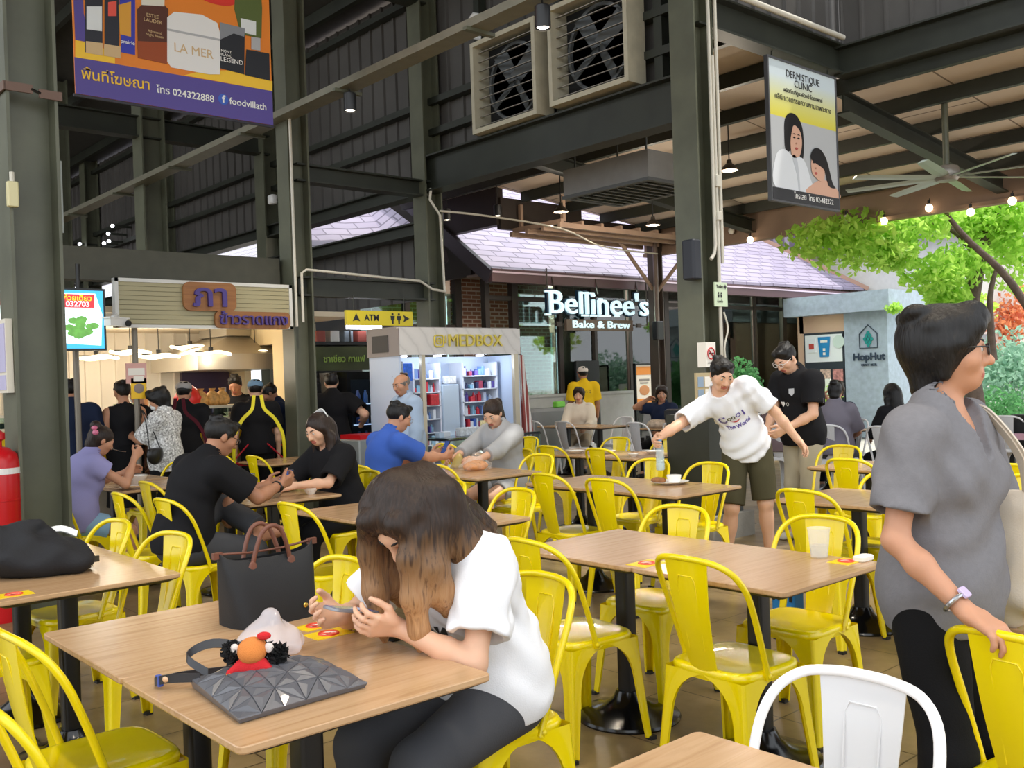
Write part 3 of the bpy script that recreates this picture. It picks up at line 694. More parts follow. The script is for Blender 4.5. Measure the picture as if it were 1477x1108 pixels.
prod('lipstick_print', [(150, -60), (171, -60), (171, 84), (150, 80)], pm('dark', '2a2a33')); prod('lipstick_print', [(155, 4), (167, 2), (167, 24), (155, 24)], pm('coral', 'ee5a4a'), 1); prod('lipstick_print', [(149, 64), (173, 68), (173, 85), (149, 81)], pm('gold', 'd9b98a'), 1)
prod('box_print', [(170, -60), (194, -60), (194, 80), (174, 76)], pm('blue', '3b3fb0')); prod('box_print', [(170, 8), (188, 3), (188, 54), (172, 50)], pm('amber', 'e3a43a'), 1)
prod('bottle_print', [(202, -60), (236, -60), (236, 8), (242, 14), (240, 93), (198, 84), (197, 14), (203, 8)], pm('brown', '5a2f20')); prod('bottle_print', [(197, 60), (240, 62), (240, 93), (198, 84)], pm('amber2', 'a04a1f'), 1); prod('bottle_print', [(202, -60), (236, -60), (236, 10), (203, 8)], pm('cream', 'e9e3d4'), 2)
prod('jar_print', [(240, 26), (250, 18), (290, 22), (312, 34), (316, 48), (316, 108), (300, 108), (246, 98), (240, 90)], pm('jar', 'f2f0ee'), 2); prod('jar_print', [(240, 42), (316, 57), (316, 60), (240, 45)], pm('silver', 'b9b9bb'), 3)
prod('box_print', [(316, 33), (352, 42), (351, 108), (316, 99)], pm('black', '25262c'), 1); prod('box_print', [(316, 33), (352, 42), (351, 54), (336, 49), (316, 58)], pm('grey', '8d9096'), 2)
prod('bottle_print', [(340, -60), (372, -60), (377, 12), (376, 56), (346, 50), (337, 14)], pm('green', '5c6a34')); prod('bottle_print', [(346, 27), (368, 32), (368, 52), (347, 47)], pm('pale', 'e9ecec'), 1)
prod('bottle_print', [(354, 72), (387, 78), (388, 117), (352, 109)], pm('black', '25262c'), 2); prod('bottle_print', [(361, 54), (374, 56), (374, 74), (361, 72)], pm('silver', 'b9b9bb'), 3)
YT = pm('yellow', 'ffce3a'); WT = pm('white', 'fbfaf6'); GT = pm('gold', 'd9b98a')
def btext(s, px, py, w, m, off=.004, nm='lettering', k=0, **kw):
    a, b = ony(px - w / 2, py - w * .085, BV), ony(px + w / 2, py + w * .085, BV); c = ony(px, py, BV)
    return text(nm, s, .1, m, bn, (c.x, y2 - .004 - k * .002, c.z), FY, .001, off * .25, width=abs(b.x - a.x), **kw)
btext('พื้นที่โฆษณา', 167, 116, 98, YT); btext('โทร 024322888', 267, 137, 83, WT); btext('foodvillath', 357, 151, 53, WT)
c = ony(321, 144, BV); poly_on('round_badge', [(x + c.x, z + c.z) for x, z in circ(.05)], pm('badge_blue', '3f66c8'), bn, y2 - .002); text('lettering', 'f', .09, WT, bn, (c.x, y2 - .007, c.z), FY, .001, .004)
btext('LA MER', 278, 75, 56, GT, 0, k=2); btext('LEGEND', 333, 89, 32, WT, 0, k=2); btext('MONT\nBLANC', 325, 78, 16, WT, 0, k=2); btext('ESTEE\nLAUDER', 219, 28, 26, GT, 0, k=2); btext('prairie', 183, 62, 20, WT, .001, k=2)
btext('Advanced\nNight Repair', 222, 50, 26, GT, 0, k=2)
mb = MB(); mb.bb((lx - .01, BV - .004, 4.0), (rx + .01, BV + .02, 4.02)); part('rail', mb, mat('rail_dark', '2e2c38', .5), bn)
for x in (lx + .1, rx - .1): mb = MB(); mb.tube([(x, BV + .01, 6.1), (x, BV + .01, 7.05)], .006, 6); part('hanging_wire', mb, STEELD, bn)
mb = MB(); mb.bb((1.9, 8.42, 7.0), (5.0, 8.58, 7.15)); struct('trim_60_banner_beam', mb, STEELD)

CV = 5.5
cb = thing('clinic_banner', 'framed hanging poster of two women under the upper right beam', 'banner', (0, 0, 0))
clx, crx, cz0, cz1 = 8.38, 9.63, 3.21, 4.62
cm = mat('print_clinic_ground', 'c9ccd0', .5); nt, N, b_ = nodes_of(cm); tc = N('ShaderNodeTexCoord'); sp = N('ShaderNodeSeparateXYZ'); nt.links.new(tc.outputs['Object'], sp.inputs[0]); mr = N('ShaderNodeMapRange'); mr.inputs[1].default_value = 4.05; mr.inputs[2].default_value = 4.62; nt.links.new(sp.outputs['Z'], mr.inputs[0])
nt.links.new(ramp(nt, mr.outputs[0], [(0, 'b9bbbd'), (.02, 'ded24a'), (.3, 'dcd982'), (.75, 'cfdbe0')]), b_.inputs['Base Color'])
mb = MB(); mb.bb((clx, CV, cz0), (crx, CV + .03, cz1)); part('panel', mb, cm, cb)
mb = MB(); mb.bb((clx - .02, CV - .01, cz0 - .02), (clx, CV + .035, cz1 + .02)); mb.bb((crx, CV - .01, cz0 - .02), (crx + .02, CV + .035, cz1 + .02)); mb.bb((clx, CV - .01, cz0 - .02), (crx, CV + .035, cz0)); mb.bb((clx, CV - .01, cz1), (crx, CV + .035, cz1 + .02)); part('frame', mb, mat('frame_grey', '55565a', .5), cb)
def cp(name, pts, m, k, sm=True): return poly_on(name, [(clx + q.x * 1.25, cz0 + max(0, q.y) * 1.41) for q in (catmull([(x, z, 0) for x, z in pts], 5, True) if sm else [Vector((x, z, 0)) for x, z in pts])], m, cb, CV - .002 - k * .002)
HAIRP = pm('hair', '17161a'); SKP = pm('skin', 'd8aa92'); COATP = pm('coat', 'dfe2e6')
cp('footer_print', [(0, 0), (1, 0), (1, .085), (0, .085)], pm('dark_footer', '2c2d31'), 5, False)
cp('hair_print', [(.22, .36), (.2, .5), (.22, .6), (.3, .645), (.4, .63), (.47, .55), (.48, .4), (.44, .3), (.38, .4)], HAIRP, 0)
cp('portrait_print', [(.05, .085), (.06, .3), (.18, .37), (.32, .33), (.46, .33), (.55, .22), (.57, .085)], COATP, 1)
cp('portrait_print', [(.3, .33), (.28, .42), (.3, .5), (.34, .56), (.42, .53), (.45, .45), (.42, .36), (.37, .33)], SKP, 2)
cp('portrait_print', [(.5, .085), (.6, .16), (.72, .2), (.84, .2), (.98, .15), (1, .085)], SKP, 2)
cp('hair_print', [(.58, .34), (.62, .42), (.72, .43), (.82, .36), (.9, .2), (.95, .16), (.84, .17), (.78, .28)], HAIRP, 4)
cp('portrait_print', [(.62, .22), (.58, .27), (.59, .35), (.64, .39), (.72, .37), (.78, .29), (.76, .19)], SKP, 3)
for cx_, cz_, s_ in ((.36, .45, 1), (.645, .3, .95)):
    for dx in ((-.03, .035) if cx_ < .5 else (-.03, .02)):
        cp('eye_print', [(cx_ + dx - .018, cz_ + .02), (cx_ + dx, cz_ + .027), (cx_ + dx + .018, cz_ + .02), (cx_ + dx, cz_ + .014)], HAIRP, 5); cp('brow_print', [(cx_ + dx - .022, cz_ + .042), (cx_ + dx, cz_ + .05), (cx_ + dx + .022, cz_ + .043), (cx_ + dx, cz_ + .044)], HAIRP, 5)
    cp('lips_print', [(cx_ - .022, cz_ - .055), (cx_, cz_ - .048), (cx_ + .022, cz_ - .055), (cx_, cz_ - .068)], pm('lip', 'b8524e'), 5); cp('nose_print', [(cx_ - .012, cz_ - .02), (cx_, cz_ - .012), (cx_ + .012, cz_ - .02), (cx_, cz_ - .027)], pm('nose', 'c08f78'), 5)
cp('coat_fold', [(.3, .33), (.36, .2), (.38, .09), (.4, .09), (.39, .22), (.36, .33)], pm('coat_shade', 'c3c7cd'), 2)
for s, z, w, f, o in (('DERMISTIQUE', .925, .5, 0, .0), ('CLINIC', .865, .26, 0, .0), ('ผลิตภัณฑ์ดูแลผิวหน้าโดยแพทย์', .8, .58, 0, .0), ('คลินิกเวชกรรมความงามเฉพาะทาง', .74, .84, 0, 0)):
    text('lettering', s, .1, INK, cb, (clx + .5 * 1.25, CV - .004, cz0 + z * 1.41), FY, .001, o, width=w * 1.25)
text('lettering', 'โทรเลย  โทร 02-432222', .06, WT, cb, (clx + .6 * 1.25, CV - .016, cz0 + .045 * 1.41), FY, .001, 0, width=.6 * 1.25)
for x in (clx + .1, crx - .1): mb = MB(); mb.tube([(x, CV + .02, cz1), (x, CV + .02, 4.71)], .008, 6); part('hanging_wire', mb, STEELD, cb)

# ------------------------------------------------------------------ signs on the green post, arrow sign
PV = 5.41
t = thing('toilet_sign', 'pale green toilet sign plate on the green post', 'sign', (7.33, PV - .03, 2.21))
mb = MB(); mb.bb((-.105, -.006, -.11), (.085, .006, .11)); part('plate', mb, mat('pale_green_plate', 'cfe0c0', .5), t)
text('lettering', 'Toilet', .07, INK, t, (-.03, -.008, .07), FY, .001, .001, width=.1); mb = MB(); mb.prism([(0, -.012), (.02, -.012), (.02, -.022), (.04, 0), (.02, .022), (.02, .012), (0, .012)], MY(.03, -.007, .07), .003); part('arrow', mb, INK, t)
mb = MB()
for x in (-.05, -.01): mb.prism(circ(.009, 12), MY(x, -.007, .012), .002); mb.prism([(-.012, 0), (.012, 0), (.008, -.03), (-.008, -.03)], MY(x, -.007, 0), .002)
part('figure_icons', mb, INK, t); text('lettering', 'ห้องน้ำ', .03, INK, t, (-.03, -.008, -.065), FY, .001, 0, width=.08)
t = thing('no_smoking_sign', 'white no-smoking sign with a red ring on the green post', 'sign', (7.06, 5.32, 1.66))
mb = MB(); mb.bb((-.07, -.006, -.11), (.07, .09, .11)); part('plate', mb, PAPER, t)
mb = MB(); mb.tube([(x, -.01, z) for x, z in circ(.05, 24, .05, (0, .01))], .005, 6, closed=True); mb.tube([(-.035, -.01, .045), (.035, -.01, -.025)], .005, 6); part('red_ring', mb, RED, t)
mb = MB(); mb.bb((-.032, -.009, .003), (.03, -.006, .017)); mb.bb((.032, -.009, .003), (.038, -.006, .017)); part('cigarette', mb, INK, t); text('lettering', 'NO SMOKING', .02, INK, t, (0, -.009, -.075), FY, .001, 0, width=.1)
t = thing('notice_board', 'tan notice board with papers leaning on the foot of the green post', 'notice', (6.93, 5.31, 1.31))
mb = MB(); mb.bb((-.11, -.01, -.19), (.11, .01, .19)); part('board', mb, mat('tan_board', 'b7a680', .6), t)
for x, z in ((-.05, .11), (.05, .11), (-.05, 0), (.05, 0), (-.05, -.11), (.05, -.11)): mb = MB(); mb.bb((x - .04, -.013, z - .045), (x + .04, -.01, z + .045)); part('paper', mb, PAPER if x > 0 else mat('blue_print', '8fa3b8', .6), t)
t = thing('white_notice', 'small white paper taped right of the tan notice board', 'notice', (7.12, 5.31, 1.3)); mb = MB(); mb.bb((-.06, -.003, -.14), (.06, .003, .14)); part('paper', mb, PAPER, t)
t = thing('direction_sign', 'yellow hanging sign with ATM arrow and toilet figures', 'sign', (6.35, 9.5, 2.26))
YS = mat('sign_yellow', 'e3cf2a', .5)
mb = MB(); mb.bb((-.46, -.02, -.085), (.46, .02, .085)); part('plate', mb, YS, t)
text('lettering', 'ATM', .1, INK, t, (-.12, -.022, 0), FY, .001, .003, width=.2)
mb = MB(); mb.prism([(-.05, -.04), (0, -.025), (.05, -.04), (0, .05)], MY(-.33, -.021, 0), .003); mb.prism([(-.04, -.045), (.05, 0), (-.04, .045), (-.02, 0)], MY(.36, -.021, 0), .003); part('arrow', mb, INK, t)
mb = MB()
for x in (.17, .26): mb.prism(circ(.014, 12), MY(x, -.021, .05), .003); mb.prism([(-.03, .03), (.03, .03), (.024, -.02), (.012, -.02), (.01, -.065), (-.01, -.065), (-.012, -.02), (-.024, -.02)], MY(x, -.021, 0), .003)
part('figure_icons', mb, INK, t)
for x in (-.35, .35): mb = MB(); mb.tube([(x, 0, .08), (x, 0, .26)], .006, 6); part('hanging_wire', mb, STEELD, t)
# ------------------------------------------------------------------ the cafe building beyond the canopy
DBR = mat('cafe_dark_brown', '3b302b', .5, var=.08)
TILE = brick_mat('lilac_roof_tile', 'a49bb0', '958ca3', '6a6175', .5, .17, 'XY', .5, .5, .016, .8)
TILE2 = brick_mat('brown_roof_tile', 'b09a90', 'a58c80', '7c685f', .22, .2, 'XY', .5, .5, .02, .5)
CV0 = 13.0                                # the facade plane
cafe = thing('cafe_building', 'cafe with brown posts, big windows and a lilac tiled roof', 'building', (0, 0, 0))
mb = MB()
for u, w in ((10.9, .1), (11.55, .14), (12.67, .1), (13.61, .07), (14.61, .08), (15.75, .14), (17.64, .1), (18.9, .08), (20.08, .16), (21.3, .08), (22.4, .2)):
    mb.m = 0; mb.bb((u - w / 2, CV0 - .06, 0), (u + w / 2, CV0 + .06, 3.4))
part('window_posts', mb, DBR, cafe); cafe.children[0]['kind'] = 'stuff'
mb = MB(); mb.bb((10.9, CV0 - .04, 2.9), (22.4, CV0 + .04, 2.98)); mb.bb((10.9, CV0 - .05, 3.34), (22.4, CV0 + .05, 3.46)); mb.bb((14.7, CV0 - .04, 0), (22.4, CV0 + .04, .12)); part('transom', mb, DBR, cafe)
us = [11.6, 12.67, 13.61, 14.61, 15.75, 17.64, 18.9, 20.08, 21.3, 22.4]
for i in range(9):
    mb = MB(); mb.bb((us[i] + .06, CV0 - .006, 1.2 if i < 3 else .12), (us[i + 1] - .06, CV0 + .006, 2.9)); part('window_pane', mb, CAFEGL, cafe)
    mb = MB(); mb.bb((us[i] + .06, CV0 - .006, 2.98), (us[i + 1] - .06, CV0 + .006, 3.34)); part('transom_pane', mb, CAFEGL, cafe)
mb = MB(); mb.bb((11.6, CV0 - .08, 0), (14.66, CV0 + .02, 1.15)); mb.bb((11.58, CV0 - .11, 1.15), (14.68, CV0 + .05, 1.2)); part('dado_wall', mb, mat('pale_panel', 'b6b6b4', .5, var=.05), cafe)
mb = MB()
for u in (12.67, 13.61): mb.bb((u - .006, CV0 - .084, .05), (u + .006, CV0 - .078, 1.12))
part('panel_joint', mb, DBR, cafe)
BRK = brick_mat('cafe_brick', '9c6a50', '8a5a45', 'c9b7a6', .22, .075, 'XZ', .85, .5, .012, .3)
mb = MB(); mb.bb((10.95, 13.9, 0), (13.3, 14.05, 3.4)); part('brick_wall', mb, BRK, cafe)
mb = MB(); mb.bb((11.7, 13.86, 1.25), (12.5, 13.9, 2.35)); part('chalk_panel', mb, mat('slate_green', '46524c', .6), cafe)
mb = MB(); mb.bb((13.3, 17.0, 0), (13.5, 17.2, 3.4)); mb.bb((16.4, 17.0, 0), (22.5, 17.2, 3.4)); mb.bb((22.3, 13, 0), (22.5, 17.2, 3.4)); mb.bb((13.3, 17.0, 2.6), (16.4, 17.2, 3.4)); part('inner_wall', mb, mat('cafe_inner_wall', 'bdb2a8', .7, var=.06), cafe)
mb = MB(); mb.bb((13.5, 17.08, 0), (16.4, 17.1, 2.6)); part('rear_pane', mb, GLASS, cafe)
mb = MB(); mb.bb((10.9, 13.0, 3.4), (22.5, 17.2, 3.46)); part('inner_ceiling', mb, mat('cafe_ceiling', 'b5aca4', .7), cafe)
mb = MB(); mb.bb((10.9, CV0, 0), (22.4, 17.2, .02)); part('inner_floor', mb, mat('cafe_floor', '8b857c', .3), cafe)
for k in range(7):
    mb = MB(); u = 12.2 + k * 1.45; mb.lathe([(.07, 3.385), (.07, 3.4)], (u, 14.2 + (k % 2) * 1.2, 0), 14); part('ceiling_light', mb, mat('warm_downlight', 'ffe3bd', .4, emit=6), cafe)
    if k % 2: add_light('cafe_light', 'POINT', (u, 14.6, 3.1), 260, (1, .85, .7), None, .1)
mb = MB(); mb.bb((17.0, 15.2, 0), (19.6, 15.8, 1.1)); part('counter', mb, mat('counter_white', 'cfcac4', .5), cafe)
for z in (1.0, 1.45, 1.9):
    mb = MB(); mb.bb((15.9, 14.6, z), (17.5, 14.95, z + .03)); part('lit_shelf', mb, mat('shelf_glow', 'ffe2a8', .5, emit=1.6), cafe)
for k in range(22):
    random.seed(k); mb = MB(); mb.lathe([(.04, 0), (.045, .12), (.02, .17), (.02, .22)], (15.98 + (k % 8) * .19, 14.8, (1.03, 1.48, 1.93)[k // 8]), 8); part('jar', mb, mat('jar_%d' % (k % 4), ('b57a3a', 'e5dccb', '8a4a30', 'd9c48a')[k % 4], .4), cafe)
# roof: main slope, bargeboard at its left end, hip at its right end
e0, e1 = (10.45, 12.35, 3.30), (22.85, 12.35, 3.42)
mb = MB(); r0, r1 = (10.45, 17.6, 6.95), (19.3, 17.6, 6.95)
mb.loft([[e0, e1, r1, r0], [tuple(np.add(p, (0, 0, .06))) for p in (e0, e1, r1, r0)]], True, True); part('roof', mb, TILE, cafe)
mb = MB(); mb.loft([[e1, (22.85, 20, 3.42), (19.3, 17.6, 6.95)], [(22.85, 12.35, 3.48), (22.85, 20, 3.48), (19.3, 17.6, 7.01)]], True, True); part('hip_roof', mb, TILE2, cafe)
PUR = mat('plum_gutter', '5c4348', .45)
mb = MB(); mb.bb((10.4, 12.2, 3.12), (22.9, 12.36, 3.34)); part('gutter', mb, PUR, cafe)
mb = MB(); mb.bb((10.4, 12.185, 3.27), (22.9, 12.2, 3.30)); part('gutter_line', mb, mat('pale_gutter_line', 'd8c4d4', .4), cafe)
mb = MB(); mb.bb((10.5, 12.36, 3.26), (22.8, 13.0, 3.30)); part('soffit', mb, mat('soffit', '8d7c74', .7), cafe)
mb = MB(); mb.strip([(10.42, 12.25, 3.2), (10.42, 17.6, 6.92)], (0, .13, -.2), .1); part('bargeboard', mb, mat('bargeboard', '38323a', .5), cafe)
mb = MB(); mb.strip([(22.85, 12.3, 3.46), (19.3, 17.6, 7.05)], (.18, .1, 0), .1); part('hip_ridge', mb, mat('ridge_terracotta', 'b08b78', .6), cafe)
mb = MB(); mb.loft([[(10.6, 13.0, 3.3), (10.6, 17.4, 3.3), (10.6, 17.4, 6.6), (10.6, 13.0, 3.6)], [(10.7, 13.0, 3.3), (10.7, 17.4, 3.3), (10.7, 17.4, 6.6), (10.7, 13.0, 3.6)]], True, True); part('gable_wall', mb, mat('gable_dark', '3a3130', .7), cafe)
# lower side roof with dark gable trim, left of the cafe
sb = thing('side_building', 'low dark-framed building with pale roof left of the cafe', 'building', (0, 0, 0))
mb = MB(); mb.loft([[(7.9, 13.4, 3.15), (9.6, 13.4, 3.2), (10.35, 13.4, 3.75), (10.35, 16.5, 5.6), (7.9, 16.5, 5.3)], [(7.9, 13.4, 3.21), (9.6, 13.4, 3.26), (10.35, 13.4, 3.81), (10.35, 16.5, 5.66), (7.9, 16.5, 5.36)]], True, True); part('roof', mb, TILE, sb); mb = MB(); mb.loft([[(8.3, 17.9, 3.2), (8.3, 34, 3.2), (8.3, 34, 3.26), (8.3, 17.9, 3.26)], [(13, 17.9, 6.3), (13, 34, 6.3), (13, 34, 6.36), (13, 17.9, 6.36)]], True, True); part('rear_roof', mb, brick_mat('grey_roof_tile', 'b9b4bf', 'a9a3b0', '7d7784', .2, .22, 'YX', .45, .5, .02, .5), sb)
mb = MB(); mb.strip([(7.9, 13.35, 3.08), (9.6, 13.35, 3.12), (10.36, 13.35, 3.68)], (0, .06, .2), .06); part('gutter', mb, mat('bargeboard', '38323a', .5), sb)
mb = MB(); mb.bb((8.0, 14.4, 0), (10.5, 14.6, 3.3)); part('brick_wall', mb, BRK, sb)
mb = MB()
for a, b in (((8.6, 13.6, 0), (8.72, 13.72, 3.1)), ((9.62, 13.6, 0), (9.72, 13.72, 3.1)), ((10.72, 13.6, 0), (10.86, 13.72, 3.4)), ((8.6, 13.62, 2.42), (10.8, 13.7, 2.5))): mb.bb(a, b)
part('window_frame', mb, DBR, sb)
for a, b in ((8.72, 9.62), (9.72, 10.72)): mb = MB(); mb.bb((a, 13.65, .4), (b, 13.66, 2.42)); mb.bb((a, 13.65, 2.5), (b, 13.66, 3.05)); part('window_pane', mb, GLASS, sb)
# brand sign over the facade: glowing letters on dark backs, wooden board below
sg = thing('cafe_sign', 'big glowing white cafe name sign with a wooden board below', 'sign', (12.86, 12.12, 2.79))
LETW = mat('sign_glow_white', 'd6f2fa', .4, emit=.72); NAVY = mat('sign_navy_back', '14344f', .4); SBR = mat('sign_board_brown', '6d5d50', .6, var=.1)
text('letter_backs', "Bellinee's", .5, NAVY, sg, (0, .02, 0), FY, .03, .008, width=2.66, height=.47)
text('lettering', "Bellinee's", .5, LETW, sg, (0, -.03, 0), FY, .025, .001, width=2.58, height=.42)
mb = MB()      # slab serifs of the letters
for x, z, w in ((-1.33, -.2, .14), (-1.33, .2, .14), (-.42, -.2, .17), (-.2, -.2, .17), (.02, -.2, .17), (.18, -.2, .12), (.42, -.2, .12), (-.45, .2, .12), (-.23, .2, .12), (0, .1, .1)): mb.bb((x - w / 2, -.05, z - .016), (x + w / 2, -.02, z + .016))
part('letter_serifs', mb, LETW, sg)
mb = MB(); mb.bb((-.88, -.03, -.47), (.86, .03, -.27)); part('board', mb, SBR, sg); text('lettering', 'Bake & Brew', .16, LETW, sg, (0, -.045, -.365), FY, .012, .0005, width=1.5, height=.13)
for s in (-1, 1):
    mb = MB(); mb.tube([(s * .9, 0, -.36), (s * 1.3, 0, -.36), (s * 1.3, 0, .6)], .015, 6); mb.bb((s * 1.05 - .06, -.02, -.4), (s * 1.05 + .06, .02, -.32)); part('bracket', mb, DBR, sg)
for x in (-1.1, 0, 1.1): mb = MB(); mb.tube([(x, .02, .2), (x, .1, .52)], .012, 6); part('hanger', mb, DBR, sg)
# framed menu stand, black board and counter in front of the cafe
ms = thing('menu_stand', 'black-framed upright menu poster stand in front of the cafe', 'menu stand', (14.33, 12.4, 0))
mb = MB(); mb.bb((-.27, -.03, .3), (-.24, .03, 1.72)); mb.bb((.24, -.03, .3), (.27, .03, 1.72)); mb.bb((-.27, -.03, 1.69), (.27, .03, 1.72)); mb.bb((-.27, -.03, .9), (.27, .03, .93)); mb.bb((-.27, -.2, 0), (-.24, .2, .3)); mb.bb((.24, -.2, 0), (.27, .2, .3)); part('frame', mb, BLACKM, ms)
mb = MB(); mb.bb((-.24, -.01, .93), (.24, .01, 1.69)); part('poster', mb, mat('poster_cream', 'eadfd0', .5), ms)
mb = MB(); mb.bb((-.22, -.014, 1.5), (.22, -.01, 1.66)); mb.bb((-.22, -.014, .96), (.22, -.01, 1.04)); part('print', mb, mat('poster_orange', 'e08a35', .5), ms)
mb = MB(); mb.ell((0, -.012, 1.2), (.15, .004, .1), 14, 6); part('print', mb, mat('poster_food', 'c98a5a', .5), ms)
mb = MB(); mb.bb((-.15, -.014, 1.38), (.15, -.01, 1.42)); mb.bb((-.12, -.014, 1.33), (.12, -.01, 1.355)); part('print', mb, mat('poster_grey', '8d8580', .5), ms)
boxlet('black_board', 'tall plain black panel leaning by the cafe window behind the cook', 'panel', (13.1, 12.72, .9), (.62, .06, 1.8), BLACK)
boxlet('service_counter', 'grey service counter with black front left of the cook', 'counter', (11.2, 11.75, .5), (1.3, .5, 1.0), mat('counter_grey', '7f8284', .5))
boxlet('green_box', 'small bright green box on the grey service counter', 'box', (11.35, 11.7, 1.05), (.2, .12, .1), mat('lime_box', '7ccf4a', .5))
bar = thing('parasol', 'white parasol standing in the yard behind the cafe windows', 'parasol', (17.5, 21, 0))
mb = MB(); mb.lathe([(1.6, 2.3), (.8, 2.75), (.05, 3.0)], n=8); part('canopy', mb, mat('parasol_white', 'f2f2f0', .7), bar); mb = MB(); mb.tube([(0, 0, 0), (0, 0, 2.9)], .03, 8); part('pole', mb, GALV, bar)

# ------------------------------------------------------------------ the concrete craft beer hut
CONB = mat('rough_blue_concrete', 'a9b6c4', .85, var=.12, vscale=9, bump=.6, bscale=14)
hh = thing('beer_hut', 'rough blue-grey concrete beer hut with an overhanging parapet', 'building', (0, 0, 0))
mb = MB(); mb.bb((19.05, 9.82, 2.68), (22.6, 12.3, 3.1)); part('parapet', mb, CONB, hh)
mb = MB(); mb.bb((19.3, 10.0, 0), (22.4, 10.98, 2.68)); part('wall', mb, CONB, hh)
mb = MB(); mb.bb((19.35, 10.98, 2.3), (22.3, 12.1, 2.68)); mb.bb((19.35, 12.0, 0), (22.3, 12.15, 2.68)); mb.bb((22.2, 10.98, 0), (22.35, 12.1, 2.68)); part('header', mb, mat('hut_beige', 'd9b59c', .7), hh)
mb = MB(); mb.bb((19.33, 11.02, .3), (19.37, 11.98, 2.3)); part('display_window', mb, mat('hut_window_board', '3a4048', .3), hh)
mb = MB(); mb.bb((19.318, 11.05, 1.65), (19.33, 11.95, 2.25)); part('white_board', mb, mat('hut_white', 'eef2f4', .5), hh)
def hp_(name, v, z, w, h, m, k=0): mb = MB(); mb.bb((19.30 - k * .006, v - w / 2, z - h / 2), (19.317 - k * .006, v + w / 2, z + h / 2)); return part(name, mb, m, hh)
hp_('poster', 11.78, 2.02, .2, .3, mat('poster_white', 'e9eef2', .5)); hp_('poster', 11.78, 2.0, .12, .12, mat('poster_red', 'c24a40', .5), 1)
mb = MB(); mb.prism([(-.15, .22), (.15, .22), (.11, -.22), (-.11, -.22)], MX(19.31, 11.47, 1.98), .012); part('poster', mb, mat('poster_cup_blue', '1f86c2', .5), hh); hp_('poster', 11.47, 2.1, .17, .06, PAPER, 1); hp_('poster', 11.47, 1.92, .06, .06, PAPER, 1); hp_('poster', 11.47, 1.83, .06, .06, PAPER, 1)
mb = MB(); mb.prism(circ(.14, 20), MX(19.31, 11.12, 2.08), .012); part('poster', mb, mat('poster_ring', 'cfe0d8', .5), hh)
for k, (v, z, c) in enumerate(((11.76, 1.35, '7fa6b0'), (11.46, 1.35, 'd9b9a8'), (11.16, 1.35, 'c88a86'), (11.76, 1.02, '7a86b0'), (11.46, 1.02, '9a6fa0'), (11.16, 1.02, 'b07aa8'))): hp_('poster', v, z, .24, .27, mat('menu_%d' % k, c, .5, var=.5, vscale=18))
TEAL = mat('teal_print', '1d8f8c', .5); INKB = mat('ink_blue', '2b3a4c', .5)
E5 = (19.285, 10.42, 2.13); mb = MB(); mb.tube([MX(*E5) @ Vector((x, z, 0)) for x, z in ((-.2, -.22), (.2, -.22), (.2, .08), (0, .27), (-.2, .08))], .012, 6, closed=True); part('house_emblem', mb, INKB, hh)
mb = MB()
for r_, n_ in ((.13, 1), (.07, 2), (0, 3), (-.07, 2), (-.13, 1)):
    for k in range(n_): mb.prism([(0, .045), (.035, .02), (.03, -.02), (0, -.05), (-.03, -.02), (-.035, .02)], MX(E5[0], E5[1] - (k - (n_ - 1) / 2) * .078, E5[2] - .03 + r_), .012)
part('hop_emblem', mb, TEAL, hh)
text('lettering', 'HopHut', .2, INKB, hh, (19.28, 10.42, 1.72), FX, .006, .006, width=.72); text('lettering', 'CRAFT BEER', .06, INKB, hh, (19.28, 10.42, 1.55), FX, .006, .002, width=.36)
ex = thing('fire_extinguisher', 'red fire extinguisher standing beside the beer hut window', 'fire extinguisher', (18.9, 12.2, .75))
mb = MB(); mb.lathe([(.07, 0), (.08, .02), (.08, .38), (.04, .45), (.025, .47)], n=16); part('bottle', mb, RED, ex, 40); mb = MB(); mb.box((0, 0, .5), (.05, .05, .06)); mb.box((-.05, 0, .53), (.14, .02, .02)); part('valve', mb, BLACK, ex)
mb = MB(); mb.bb((-.12, -.12, -.75), (.12, .12, 0)); part('stand', mb, CONC, ex)
eb = thing('easel_board', 'white leaning easel board between the jersey man and beer hut', 'sign', (17.3, 10.6, 0)); mb = MB(); mb.box((0, 0, .85), (.04, .8, .9), M=Matrix.Rotation(.15, 3, 'Y')); part('board', mb, WHITE, eb)
for y in (-.35, .35): mb = MB(); mb.tube([(-.1, y, 0), (.1, y, 1.2)], .02, 6); part('leg', mb, GALV, eb)

# ------------------------------------------------------------------ far roofs, hedge, trees
def far_house(label, u, v, w, d, zh, zr_, mw, mr, rz=0):
    t = thing('house', label, 'building', (u, v, 0), rz)
    mb = MB(); mb.bb((-w / 2, -d / 2, 0), (w / 2, d / 2, zh)); part('wall', mb, mw, t)
    mb = MB(); L = [[(-w / 2 - .5, -d / 2 - .6, zh), (-w / 2 - .5, 0, zr_), (-w / 2 - .5, d / 2 + .6, zh)], [(w / 2 + .5, -d / 2 - .6, zh), (w / 2 + .5, 0, zr_), (w / 2 + .5, d / 2 + .6, zh)]]
    mb.loft(L, True, True); part('roof', mb, mr, t)
    for k in range(int(w // 1.6)): mb = MB(); mb.bb((-w / 2 + .5 + k * 1.6, -d / 2 - .03, 1), (-w / 2 + 1.3 + k * 1.6, -d / 2, 2.2)); part('window', mb, mat('far_pane', '7f8f98', .2), t)
WALLW = mat('far_white_wall', 'd8d6d2', .8, var=.05)
far_house('wide pale building with a lilac roof far behind the beer hut', 38, 17, 30, 14, 4.6, 8.5, WALLW, TILE)
far_house('small gabled house behind the tree at the right edge', 36, 3.5, 8, 9, 4.0, 6.8, mat('far_cream_wall', 'dcc9a8', .8), TILE2, 1.2)
